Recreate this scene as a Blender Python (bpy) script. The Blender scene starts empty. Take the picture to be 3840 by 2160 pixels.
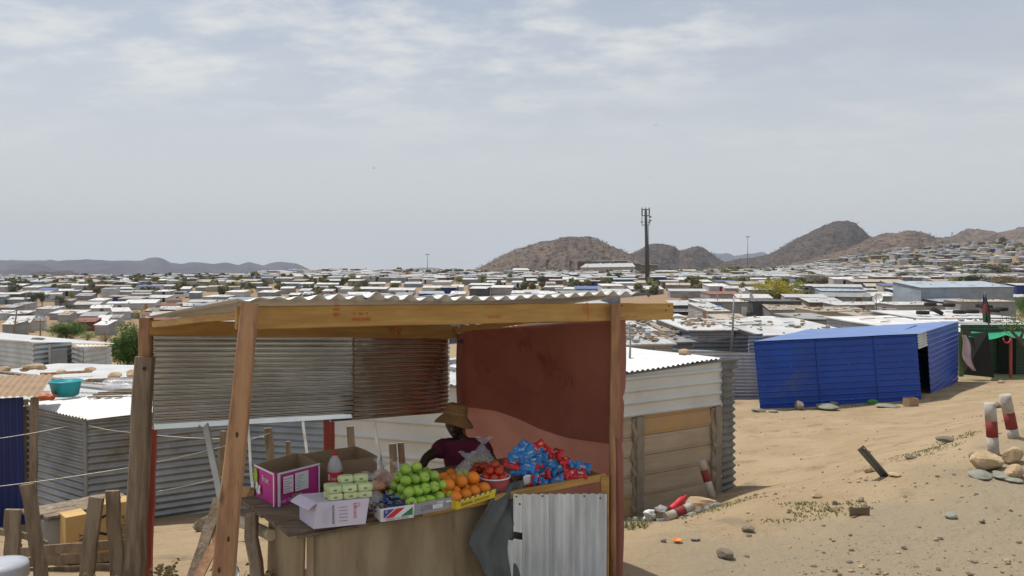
import bpy, math, random
import numpy as np
from mathutils import Vector, Matrix, noise

# ------------------------------------------------------------------ camera, world, sun, exposure
SC = bpy.context.scene
COL = SC.collection
R = math.radians
FPX = 3072.0            # focal length in pixels of the 3840 px wide photograph
CAMZ = 2.4
PITCH = math.atan(80.0 / FPX)
cam_data = bpy.data.cameras.new("camera")
cam_data.sensor_width = 36.0
cam_data.lens = 36.0 * FPX / 3840.0
cam_data.clip_start = 0.1
cam_data.clip_end = 40000
cam = bpy.data.objects.new("camera", cam_data)
COL.objects.link(cam)
cam.location = (0, 0, CAMZ)
cam.rotation_euler = (math.pi / 2 - PITCH, 0, 0)
SC.camera = cam

SUN_DIR = Vector((-0.80 * math.cos(R(66)), 0.60 * math.cos(R(66)), math.sin(R(66))))
sd = bpy.data.lights.new("sun", 'SUN')
sd.energy = 3.7
sd.angle = R(0.6)
sd.color = (1.0, 0.965, 0.90)
sun = bpy.data.objects.new("sun", sd)
COL.objects.link(sun)
sun.rotation_euler = SUN_DIR.to_track_quat('Z', 'Y').to_euler()

W = bpy.data.worlds.new("World")
SC.world = W
W.use_nodes = True
nt = W.node_tree
nt.nodes.clear()
def wn(t, **kw):
    n = nt.nodes.new(t)
    for k, v in kw.items():
        setattr(n, k, v)
    return n
w_out = wn('ShaderNodeOutputWorld')
w_bg = wn('ShaderNodeBackground')
w_sky = wn('ShaderNodeTexSky', sky_type='NISHITA', sun_disc=False)
w_sky.sun_elevation = R(66)
w_sky.sun_rotation = math.atan2(SUN_DIR.x, SUN_DIR.y)
w_sky.air_density = 1.0
w_sky.dust_density = 3.0
w_sky.ozone_density = 1.2
w_sky.altitude = 1700
tc = wn('ShaderNodeTexCoord')
sep = wn('ShaderNodeSeparateXYZ')
nt.links.new(tc.outputs['Generated'], sep.inputs[0])
def wmath(op, a, b=None, clamp=False):
    m = wn('ShaderNodeMath', operation=op)
    m.use_clamp = clamp
    for i, v in enumerate((a, b)):
        if v is None:
            continue
        if isinstance(v, (int, float)):
            m.inputs[i].default_value = v
        else:
            nt.links.new(v, m.inputs[i])
    return m.outputs[0]
zc = wmath('MAXIMUM', sep.outputs['Z'], 0.0)
zden = wmath('ADD', zc, 0.16)
cx = wmath('DIVIDE', sep.outputs['X'], zden)
cy = wmath('DIVIDE', sep.outputs['Y'], zden)
comb = wn('ShaderNodeCombineXYZ')
nt.links.new(cx, comb.inputs[0]); nt.links.new(cy, comb.inputs[1])
def wnoise(scale, detail, rough, off, sx=1.0, sy=1.0, rot=0.0):
    mp = wn('ShaderNodeMapping')
    mp.inputs['Location'].default_value = (off, off * 0.7, off * 1.3)
    mp.inputs['Scale'].default_value = (sx, sy, 1)
    mp.inputs['Rotation'].default_value = (0, 0, rot)
    nt.links.new(comb.outputs[0], mp.inputs['Vector'])
    n = wn('ShaderNodeTexNoise')
    n.inputs['Scale'].default_value = scale
    n.inputs['Detail'].default_value = detail
    n.inputs['Roughness'].default_value = rough
    nt.links.new(mp.outputs[0], n.inputs['Vector'])
    return n.outputs['Fac']
def wramp(v, a, b, lo=0.0, hi=1.0):
    m = wn('ShaderNodeMapRange', interpolation_type='SMOOTHSTEP')
    m.inputs['From Min'].default_value = a
    m.inputs['From Max'].default_value = b
    m.inputs['To Min'].default_value = lo
    m.inputs['To Max'].default_value = hi
    nt.links.new(v, m.inputs['Value'])
    return m.outputs[0]
big = wramp(wnoise(0.62, 3, 0.5, 5.3, 0.8, 1.2, 0.3), 0.36, 0.58)
small = wramp(wnoise(3.6, 8, 0.62, 8.4, 0.9, 1.25, 0.35), 0.38, 0.66)
veil = wramp(wnoise(1.7, 4, 0.55, 1.7, 0.5, 1.6, 0.8), 0.35, 0.8)
cmask = wmath('MULTIPLY', big, wmath('ADD', wmath('MULTIPLY', small, 0.78), wmath('MULTIPLY', veil, 0.22)))
elev_fade = wramp(sep.outputs['Z'], 0.06, 0.26)
cmask = wmath('MULTIPLY', cmask, elev_fade, True)
# haze of dust low over the land: the sky pales towards the horizon
hz = wramp(sep.outputs['Z'], -0.02, 0.42, 0.96, 0.34)
skyscale = wn('ShaderNodeVectorMath', operation='SCALE')
nt.links.new(w_sky.outputs[0], skyscale.inputs[0])
skyscale.inputs['Scale'].default_value = 1.0
mixh = wn('ShaderNodeMix', data_type='RGBA')
mixh.inputs[7].default_value = (6.15, 6.08, 5.95, 1)
nt.links.new(hz, mixh.inputs[0])
nt.links.new(skyscale.outputs[0], mixh.inputs[6])
mixc = wn('ShaderNodeMix', data_type='RGBA')
mixc.inputs[7].default_value = (7.15, 7.15, 7.05, 1)
nt.links.new(cmask, mixc.inputs[0])
nt.links.new(mixh.outputs[2], mixc.inputs[6])
tint = wn('ShaderNodeVectorMath', operation='MULTIPLY')
tint.inputs[1].default_value = (1.0, 1.012, 1.0)
nt.links.new(mixc.outputs[2], tint.inputs[0])
nt.links.new(tint.outputs[0], w_bg.inputs['Color'])
w_bg.inputs['Strength'].default_value = 0.114
nt.links.new(w_bg.outputs[0], w_out.inputs['Surface'])

SC.view_settings.view_transform = 'Standard'
SC.view_settings.look = 'None'
SC.view_settings.gamma = 1.0
SC.view_settings.exposure = 0.0
SC.cycles.max_bounces = 8
SC.cycles.diffuse_bounces = 2
SC.cycles.transparent_max_bounces = 16
SC.cycles.volume_bounces = 0
SC.cycles.caustics_reflective = False
SC.cycles.caustics_refractive = False

# ------------------------------------------------------------------ pixel to place helpers
def at(x, y, D):
    """point at depth D (metres along +Y) seen at photo position x, y"""
    u = (x - 1920.0) / FPX
    v = (1080.0 - y) / FPX
    ca, sa = math.cos(PITCH), math.sin(PITCH)
    dx, dy, dz = u, v * sa + ca, v * ca - sa
    t = D / dy
    return Vector((dx * t, D, CAMZ + dz * t))

COLS = [-2600, 0, 500, 1250, 2000, 2500, 2900, 3400, 3840, 6500]
TAB = [
 # px <= 0
 [(0,0),(6.5,-.1),(8,-.4),(13,-1.8),(20,-2.5),(30,-2.7),(57,-4.6),(110,-6.9),(200,-10.3),(285,-8.6),(400,-7),(600,-6.5),(900,-10),(2000,-34),(9000,-140)],
 [(0,0),(6.5,-.1),(8,-.4),(13,-1.8),(20,-2.5),(30,-2.7),(57,-4.6),(110,-6.9),(200,-10.3),(285,-8.6),(400,-7),(600,-6.5),(900,-10),(2000,-34),(9000,-140)],
 [(0,0),(6.5,-.1),(8,-.45),(13,-1.75),(20,-2.5),(30,-2.8),(57,-4.6),(110,-7.0),(200,-10.3),(285,-8.3),(400,-6.6),(600,-6.0),(900,-10),(2000,-32),(9000,-140)],
 [(0,0),(6.5,-.02),(8,-.3),(13,-1.7),(20,-2.4),(30,-3.0),(57,-4.6),(110,-7.0),(200,-8.6),(240,-7.9),(300,-7.0),(400,-4.8),(600,-1.8),(700,-1.7),(900,-8),(2000,-30),(9000,-140)],
 [(0,0),(6.5,0),(8,-.15),(13,-1.65),(25,-2.2),(57,-3.8),(110,-6.0),(200,-7.0),(300,-6.0),(400,-5.0),(600,-3.5),(900,-5.0),(2000,-26),(9000,-140)],
 [(0,0),(6.5,0),(7.7,-.05),(9,-.5),(13,-1.65),(25,-2.0),(57,-3.2),(116,-5.1),(180,-4.6),(340,-3.9),(500,-3.0),(900,-4.5),(2000,-24),(9000,-140)],
 [(0,0),(6.5,0),(8.8,-.08),(10,-.40),(14,-1.35),(20,-1.75),(25,-1.95),(57,-3.0),(116,-5.1),(180,-4.6),(340,-3.7),(500,-2.5),(700,-0.8),(900,0),(1300,-4),(2000,-20),(9000,-140)],
 [(0,0),(6.5,0.02),(9,0.12),(10.5,.0),(14,-.70),(20,-1.45),(25,-1.85),(35,-2.1),(57,-3.0),(116,-5.0),(180,-4.6),(340,-3.0),(500,-2.0),(600,3),(700,12),(900,21),(1200,25),(2000,0),(9000,-140)],
 [(0,0),(6.5,.05),(8,.18),(10,.42),(12,.2),(20,-1.1),(25,-1.55),(35,-2.1),(57,-2.9),(116,-4.6),(180,-4.4),(340,-3.0),(500,-1.0),(600,8),(700,18),(900,33),(1200,40),(2000,10),(9000,-140)],
 [(0,0),(6.5,.05),(8,.18),(10,.42),(12,.2),(20,-1.1),(25,-1.55),(35,-2.1),(57,-2.9),(116,-4.6),(180,-4.4),(340,-3.0),(500,-1.0),(600,8),(700,18),(900,33),(1200,40),(2000,10),(9000,-140)],
]
_TD = [np.array([p[0] for p in c], float) for c in TAB]
_TZ = [np.array([p[1] for p in c], float) for c in TAB]
def ground(x, y):
    D = max(y, 0.5)
    px = 1920 + FPX * x / max(D, 3.0)
    px = min(max(px, COLS[0]), COLS[-1])
    i = 0
    while i < len(COLS) - 2 and px > COLS[i + 1]:
        i += 1
    t = (px - COLS[i]) / (COLS[i + 1] - COLS[i])
    t = t * t * (3 - 2 * t) * 0.5 + t * 0.5
    a = float(np.interp(D, _TD[i], _TZ[i]))
    b = float(np.interp(D, _TD[i + 1], _TZ[i + 1]))
    z = a + (b - a) * t
    if D > 5:
        z += noise.noise((x * 0.35, y * 0.35, 0)) * 0.07 + noise.noise((x * 1.3, y * 1.3, 4)) * 0.025
    if D > 3.5:
        z += noise.noise((x * 3.1, y * 3.1, 9)) * 0.018
        if y < 14: z += max(0.0, noise.noise((x * 5.5, y * 5.5, 2))) * 0.035 * math.exp(-((y - 8.6) / 1.6) ** 2)
    if D > 60:
        z += noise.noise((x * 0.03, y * 0.03, 7)) * min(0.5, (D - 60) / 200)
    return z
def hit(x, y, d0=3.0, d1=2500.0):
    """where the line of sight through x, y meets the ground"""
    D = d0
    last = D
    while D < d1:
        p = at(x, y, D)
        if p.z <= ground(p.x, p.y):
            lo, hi = last, D
            for _ in range(18):
                m = (lo + hi) / 2
                q = at(x, y, m)
                if q.z <= ground(q.x, q.y): hi = m
                else: lo = m
            return at(x, y, hi)
        last = D
        D *= 1.012
    return at(x, y, d1)

# ------------------------------------------------------------------ materials
MATS = {}
def mat(name, c1, c2=None, scale=4.0, rough=0.7, metal=0.0, bump=0.0, bscale=None, detail=6.0,
        stretch=(1, 1, 1), c3=None, c3scale=1.0, c3amt=0.5, rand=0.0, spec=None, trans=None, wave=None, sheets=None,
        rough2=None, alpha=None, bdist=0.02):
    m = bpy.data.materials.new(name)
    m.use_nodes = True
    t = m.node_tree
    b = t.nodes['Principled BSDF']
    out = t.nodes['Material Output']
    b.inputs['Roughness'].default_value = rough
    b.inputs['Metallic'].default_value = metal
    if spec is not None:
        b.inputs['Specular IOR Level'].default_value = spec
    tcn = t.nodes.new('ShaderNodeTexCoord')
    oi = t.nodes.new('ShaderNodeObjectInfo')
    addv = t.nodes.new('ShaderNodeVectorMath'); addv.operation = 'ADD'
    sclr = t.nodes.new('ShaderNodeVectorMath'); sclr.operation = 'SCALE'
    cv = t.nodes.new('ShaderNodeCombineXYZ')
    for k in range(3): t.links.new(oi.outputs['Random'], cv.inputs[k])
    t.links.new(cv.outputs[0], sclr.inputs[0]); sclr.inputs['Scale'].default_value = 37.0
    t.links.new(tcn.outputs['Object'], addv.inputs[0]); t.links.new(sclr.outputs[0], addv.inputs[1])
    mp = t.nodes.new('ShaderNodeMapping')
    mp.inputs['Scale'].default_value = stretch
    t.links.new(addv.outputs[0], mp.inputs['Vector'])
    def nz(sc, det=detail, ro=0.6):
        n = t.nodes.new('ShaderNodeTexNoise')
        n.inputs['Scale'].default_value = sc
        n.inputs['Detail'].default_value = det
        n.inputs['Roughness'].default_value = ro
        t.links.new(mp.outputs[0], n.inputs['Vector'])
        return n.outputs['Fac']
    def ramp(v, a, bb):
        r = t.nodes.new('ShaderNodeMapRange'); r.interpolation_type = 'SMOOTHSTEP'
        r.inputs['From Min'].default_value = a; r.inputs['From Max'].default_value = bb
        t.links.new(v, r.inputs['Value'])
        return r.outputs[0]
    def mix(f, a, bb):
        x = t.nodes.new('ShaderNodeMix'); x.data_type = 'RGBA'
        if isinstance(f, float): x.inputs[0].default_value = f
        else: t.links.new(f, x.inputs[0])
        for i, v in ((6, a), (7, bb)):
            if isinstance(v, tuple): x.inputs[i].default_value = (v[0], v[1], v[2], 1)
            else: t.links.new(v, x.inputs[i])
        return x.outputs[2]
    if c2 is None:
        c2 = tuple(v * 0.8 for v in c1)
    n1 = nz(scale)
    col = mix(ramp(n1, 0.32, 0.68), c1, c2)
    if c3 is not None:
        n3 = nz(c3scale, 8.0, 0.7)
        r3 = ramp(n3, 0.5 + (1 - c3amt) * 0.12, 0.62 + (1 - c3amt) * 0.14)
        col = mix(r3, col, c3)
    if sheets is not None:      # patchwork of sheets nailed on: width, height, contrast
        sx = t.nodes.new('ShaderNodeSeparateXYZ'); t.links.new(addv.outputs[0], sx.inputs[0])
        ad = t.nodes.new('ShaderNodeMath'); ad.operation = 'ADD'
        t.links.new(sx.outputs['X'], ad.inputs[0]); t.links.new(sx.outputs['Y'], ad.inputs[1])
        cc = t.nodes.new('ShaderNodeCombineXYZ'); t.links.new(ad.outputs[0], cc.inputs[0]); t.links.new(sx.outputs['Z'], cc.inputs[1])
        br = t.nodes.new('ShaderNodeTexBrick')
        br.inputs['Scale'].default_value = 1.0
        br.inputs['Brick Width'].default_value = sheets[0]; br.inputs['Row Height'].default_value = sheets[1]
        br.inputs['Mortar Size'].default_value = 0.012
        br.inputs['Color1'].default_value = (1, 1, 1, 1)
        k = 1 - sheets[2]
        br.inputs['Color2'].default_value = (k, k, k, 1)
        br.inputs['Mortar'].default_value = (k * .6, k * .6, k * .6, 1)
        t.links.new(cc.outputs[0], br.inputs['Vector'])
        mu = t.nodes.new('ShaderNodeMix'); mu.data_type = 'RGBA'; mu.blend_type = 'MULTIPLY'
        mu.inputs[0].default_value = 1.0
        t.links.new(col, mu.inputs[6]); t.links.new(br.outputs['Color'], mu.inputs[7])
        col = mu.outputs[2]
    if rand > 0:
        hs = t.nodes.new('ShaderNodeHueSaturation')
        mr = t.nodes.new('ShaderNodeMapRange')
        mr.inputs['To Min'].default_value = 1 - rand; mr.inputs['To Max'].default_value = 1 + rand
        t.links.new(oi.outputs['Random'], mr.inputs['Value'])
        t.links.new(mr.outputs[0], hs.inputs['Value'])
        t.links.new(col, hs.inputs['Color'])
        col = hs.outputs['Color']
    t.links.new(col, b.inputs['Base Color'])
    if rough2 is not None:
        rr = t.nodes.new('ShaderNodeMapRange')
        rr.inputs['To Min'].default_value = rough; rr.inputs['To Max'].default_value = rough2
        t.links.new(ramp(nz(scale * 0.7), 0.35, 0.65), rr.inputs['Value'])
        t.links.new(rr.outputs[0], b.inputs['Roughness'])
    h = None
    if bump > 0:
        h = nz(bscale or scale * 3, 8.0, 0.65)
    if wave is not None:        # fine ribs too small to model far off: axis, wavelength, depth
        wsx = t.nodes.new('ShaderNodeSeparateXYZ'); t.links.new(tcn.outputs['Object'], wsx.inputs[0])
        m1 = t.nodes.new('ShaderNodeMath'); m1.operation = 'MULTIPLY'
        t.links.new(wsx.outputs[wave[0]], m1.inputs[0]); m1.inputs[1].default_value = 2 * math.pi / wave[1]
        m2 = t.nodes.new('ShaderNodeMath'); m2.operation = 'SINE'; t.links.new(m1.outputs[0], m2.inputs[0])
        bw = t.nodes.new('ShaderNodeBump'); bw.inputs['Distance'].default_value = wave[2]
        bw.inputs['Strength'].default_value = 1.0
        t.links.new(m2.outputs[0], bw.inputs['Height'])
        nrm = bw.outputs[0]
    else:
        nrm = None
    if h is not None:
        bn = t.nodes.new('ShaderNodeBump')
        bn.inputs['Strength'].default_value = min(1.0, bump)
        bn.inputs['Distance'].default_value = bdist
        t.links.new(h, bn.inputs['Height'])
        if nrm is not None: t.links.new(nrm, bn.inputs['Normal'])
        nrm = bn.outputs[0]
    if nrm is not None:
        t.links.new(nrm, b.inputs['Normal'])
    last = b.outputs[0]
    if trans is not None:       # light that comes through thin cloth or leaves: weight
        tr = t.nodes.new('ShaderNodeBsdfTranslucent')
        t.links.new(col, tr.inputs['Color'])
        if nrm is not None: t.links.new(nrm, tr.inputs['Normal'])
        ms = t.nodes.new('ShaderNodeMixShader'); ms.inputs[0].default_value = trans
        t.links.new(last, ms.inputs[1]); t.links.new(tr.outputs[0], ms.inputs[2])
        last = ms.outputs[0]
    if alpha is not None:       # thin clear plastic: alpha
        tp = t.nodes.new('ShaderNodeBsdfTransparent')
        ms = t.nodes.new('ShaderNodeMixShader'); ms.inputs[0].default_value = alpha
        t.links.new(tp.outputs[0], ms.inputs[1]); t.links.new(last, ms.inputs[2])
        last = ms.outputs[0]
    t.links.new(last, out.inputs['Surface'])
    MATS[name] = m
    return m
def plain(name, c, rough=0.6, metal=0.0):
    return mat(name, c, tuple(v * 0.88 for v in c), scale=9, rough=rough, metal=metal, bump=0.08)

# ------------------------------------------------------------------ mesh builder
class MB:
    def __init__(s):
        s.v = []; s.f = []; s.m = []; s.mats = []; s.smooth = []
    def mi(s, m):
        if m not in s.mats: s.mats.append(m)
        return s.mats.index(m)
    def face(s, idx, m, sm=False):
        s.f.append(tuple(idx)); s.m.append(s.mi(m)); s.smooth.append(sm)
    def quad(s, a, b, c, d, m, sm=False):
        n = len(s.v); s.v += [Vector(a), Vector(b), Vector(c), Vector(d)]
        s.face((n, n + 1, n + 2, n + 3), m, sm)
    def box(s, c, size, m, mtx=None, jit=0.0, rng=None):
        """box centred at c; mtx turns it"""
        n = len(s.v)
        for dz in (-.5, .5):
            for dy in (-.5, .5):
                for dx in (-.5, .5):
                    p = Vector((dx * size[0], dy * size[1], dz * size[2]))
                    if jit and rng: p += Vector((rng.uniform(-jit, jit), rng.uniform(-jit, jit), rng.uniform(-jit, jit)))
                    if mtx is not None: p = mtx @ p
                    s.v.append(p + Vector(c))
        for q in ((0,2,3,1),(4,5,7,6),(0,1,5,4),(2,6,7,3),(0,4,6,2),(1,3,7,5)):
            s.face([n + k for k in q], m)
    def beam(s, a, b, w, h, m, up=(0, 0, 1), nseg=1, wob=0.0, rng=None, taper=1.0, bev=0.12):
        """straight-sawn timber from a to b with softened edges; w sideways, h along up"""
        a = Vector(a); b = Vector(b); d = (b - a).normalized()
        upv = Vector(up); side = d.cross(upv)
        if side.length < 1e-4: side = d.cross(Vector((0, 1, 0)))
        side.normalize(); upv = side.cross(d).normalized()
        e = min(w, h) * bev
        prof = [(-w/2+e,-h/2),(w/2-e,-h/2),(w/2,-h/2+e),(w/2,h/2-e),(w/2-e,h/2),(-w/2+e,h/2),(-w/2,h/2-e),(-w/2,-h/2+e)]
        n0 = len(s.v)
        for i in range(nseg + 1):
            t = i / nseg
            k = 1 + (taper - 1) * t
            o = a.lerp(b, t)
            if wob and rng and 0 < i < nseg: o = o + side * rng.uniform(-wob, wob) + upv * rng.uniform(-wob, wob)
            for (p, q) in prof:
                s.v.append(o + side * p * k + upv * q * k)
        for i in range(nseg):
            for j in range(8):
                a0 = n0 + i * 8 + j; a1 = n0 + i * 8 + (j + 1) % 8
                s.face((a0, a0 + 8, a1 + 8, a1), m)
        s.face([n0 + j for j in range(8)], m)
        s.face([n0 + nseg * 8 + 7 - j for j in range(8)], m)
    def tube(s, pts, r, m, seg=8, cap=True, sm=True):
        pts = [Vector(p) for p in pts]
        rr = r if isinstance(r, (list, tuple)) else [r] * len(pts)
        n0 = len(s.v)
        prev = None
        for i, p in enumerate(pts):
            d = (pts[min(i + 1, len(pts) - 1)] - pts[max(i - 1, 0)]).normalized()
            if prev is None:
                sd_ = d.orthogonal().normalized()
            else:
                sd_ = (prev - d * prev.dot(d))
                sd_ = sd_.normalized() if sd_.length > 1e-5 else d.orthogonal().normalized()
            prev = sd_
            u = d.cross(sd_)
            for k in range(seg):
                a = 2 * math.pi * k / seg
                s.v.append(p + (sd_ * math.cos(a) + u * math.sin(a)) * rr[i])
        for i in range(len(pts) - 1):
            for k in range(seg):
                a0 = n0 + i * seg + k; a1 = n0 + i * seg + (k + 1) % seg
                s.face((a0, a1, a1 + seg, a0 + seg), m, sm)
        if cap:
            s.face([n0 + seg - 1 - k for k in range(seg)], m)
            s.face([n0 + (len(pts) - 1) * seg + k for k in range(seg)], m)
    def grid(s, fn, nu, nv, m, sm=True, thick=0.0, closed_u=False, mfn=None):
        """surface fn(u,v) for u,v in 0..1; thick adds a back along fn's normal (fn may return point)"""
        n0 = len(s.v)
        P = [[Vector(fn(i / nu, j / nv)) for i in range(nu + 1)] for j in range(nv + 1)]
        for row in P:
            s.v += row
        w = nu + 1
        for j in range(nv):
            for i in range(nu):
                a = n0 + j * w + i
                mm_ = mfn(i / nu, j / nv) if mfn else m
                if mm_ is not None: s.face((a, a + 1, a + 1 + w, a + w), mm_, sm)
        if thick:
            n1 = len(s.v)
            for j in range(nv + 1):
                for i in range(nu + 1):
                    du = P[j][min(i + 1, nu)] - P[j][max(i - 1, 0)]
                    dv = P[min(j + 1, nv)][i] - P[max(j - 1, 0)][i]
                    nn = du.cross(dv)
                    nn = nn.normalized() if nn.length > 1e-9 else Vector((0, 0, 1))
                    s.v.append(P[j][i] - nn * thick)
            for j in range(nv):
                for i in range(nu):
                    a = n1 + j * w + i
                    s.face((a, a + w, a + 1 + w, a + 1), mfn(i / nu, j / nv) if mfn else m, sm)
            for i in range(nu):
                s.face((n0 + i, n1 + i, n1 + i + 1, n0 + i + 1), m)
                a = nv * w
                s.face((n0 + a + i, n0 + a + i + 1, n1 + a + i + 1, n1 + a + i), m)
            for j in range(nv):
                a = j * w
                s.face((n0 + a, n0 + a + w, n1 + a + w, n1 + a), m)
                a += nu
                s.face((n0 + a, n1 + a, n1 + a + w, n0 + a + w), m)
    def blob(s, c, r, m, seg=12, rings=8, amp=0.0, seed=0, flat=1.0, mtx=None, sm=True, fn=None, freq=1.5):
        """rounded lump: r is a number or three radii, amp roughens it"""
        rad = r if isinstance(r, (tuple, list)) else (r, r, r)
        n0 = len(s.v); c = Vector(c)
        def pt(th, ph):
            d = Vector((math.sin(th) * math.cos(ph), math.sin(th) * math.sin(ph), math.cos(th)))
            k = 1.0
            if amp: k += amp * noise.noise(d * freq + Vector((seed * 7.3, seed * 3.1, seed)))
            p = Vector((d.x * rad[0] * k, d.y * rad[1] * k, d.z * rad[2] * k))
            if fn: p = fn(p, d)
            if mtx is not None: p = mtx @ p
            return c + p
        s.v.append(pt(0, 0))
        for i in range(1, rings):
            for j in range(seg):
                s.v.append(pt(math.pi * i / rings, 2 * math.pi * j / seg))
        s.v.append(pt(math.pi, 0))
        for j in range(seg):
            s.face((n0, n0 + 1 + j, n0 + 1 + (j + 1) % seg), m, sm)
        for i in range(rings - 2):
            for j in range(seg):
                a = n0 + 1 + i * seg + j; b = n0 + 1 + i * seg + (j + 1) % seg
                s.face((a, a + seg, b + seg, b), m, sm)
        e = len(s.v) - 1
        for j in range(seg):
            a = n0 + 1 + (rings - 2) * seg
            s.face((a + j, e, a + (j + 1) % seg), m, sm)
    def rock(s, c, r, m, seed=0, rotz=0.0, seg=9, rings=6):
        """angular stone"""
        rng = random.Random(seed)
        planes = []
        for _ in range(9):
            d = Vector((rng.gauss(0, 1), rng.gauss(0, 1), rng.gauss(0, 1))).normalized()
            planes.append((d, rng.uniform(0.62, 0.9)))
        def cut(p, d):
            q = Vector((d.x, d.y, d.z))
            for (n_, k) in planes:
                t = q.dot(n_)
                if t > k: q = q - n_ * (t - k)
            q *= 1 + 0.06 * noise.noise(d * 4 + Vector((seed, 0, 0)))
            return Vector((q.x * r[0], q.y * r[1], q.z * r[2]))
        s.blob(c, 1.0, m, seg=seg, rings=rings, fn=cut, mtx=Matrix.Rotation(rotz, 3, 'Z'), sm=False)
    def text(s, string, size, mtx, m, align='CENTER', squash=1.0):
        cu = bpy.data.curves.new("lettering_curve", 'FONT')
        cu.body = string; cu.size = size; cu.align_x = align; cu.align_y = 'CENTER'
        cu.resolution_u = 2
        o = bpy.data.objects.new("lettering_curve", cu)
        me = bpy.data.meshes.new_from_object(o)
        n0 = len(s.v)
        for v in me.vertices:
            s.v.append(mtx @ Vector((v.co.x * squash, v.co.y, 0)))
        for p in me.polygons:
            s.face([n0 + k for k in p.vertices], m)
        bpy.data.objects.remove(o); bpy.data.curves.remove(cu); bpy.data.meshes.remove(me)
    def build(s, name, parent=None, loc=None, label=None, cat=None, group=None, kind=None, rotz=0.0):
        me = bpy.data.meshes.new(name)
        me.from_pydata([tuple(v) for v in s.v], [], s.f)
        for m in s.mats: me.materials.append(m)
        me.polygons.foreach_set('material_index', s.m)
        me.polygons.foreach_set('use_smooth', s.smooth)
        me.update()
        o = bpy.data.objects.new(name, me)
        COL.objects.link(o)
        if loc is not None: o.location = loc
        if rotz: o.rotation_euler.z = rotz
        if parent is not None: o.parent = parent
        tag(o, label, cat, group, kind)
        return o
def tag(o, label=None, cat=None, group=None, kind=None):
    if label: o['label'] = label
    if cat: o['category'] = cat
    if cat and not kind: o['kind'] = 'thing'
    if group: o['group'] = group
    if kind: o['kind'] = kind
    return o
def empty(name, loc, label, cat, group=None, rotz=0.0):
    o = bpy.data.objects.new(name, None)
    o.empty_display_size = 0.2
    COL.objects.link(o)
    o.location = loc; o.rotation_euler.z = rotz
    return tag(o, label, cat, group)
def rel(o):
    """matrix bringing world points into the thing's own space"""
    return (Matrix.Translation(o.location) @ Matrix.Rotation(o.rotation_euler.z, 4, 'Z')).inverted()
def wbuild(mb, name, root, label=None, **kw):
    """build a mesh whose vertices are in world space as a part of root"""
    M_ = rel(root)
    mb.v = [M_ @ Vector(v) for v in mb.v]
    return mb.build(name, parent=root, label=label, **kw)
def sbuild(mb, name, label, cat, group=None, kind=None):
    """one-mesh thing from world-space vertices: origin at its base"""
    xs = [v[0] for v in mb.v]; ys = [v[1] for v in mb.v]; zs = [v[2] for v in mb.v]
    c = Vector(((min(xs) + max(xs)) / 2, (min(ys) + max(ys)) / 2, min(zs)))
    mb.v = [Vector(v) - c for v in mb.v]
    return mb.build(name, loc=c, label=label, cat=cat, group=group, kind=kind)
def copy_tree(o, parent=None):
    c = o.copy(); COL.objects.link(c)
    if parent is not None: c.parent = parent
    for ch in o.children:
        copy_tree(ch, c)
    return c

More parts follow.
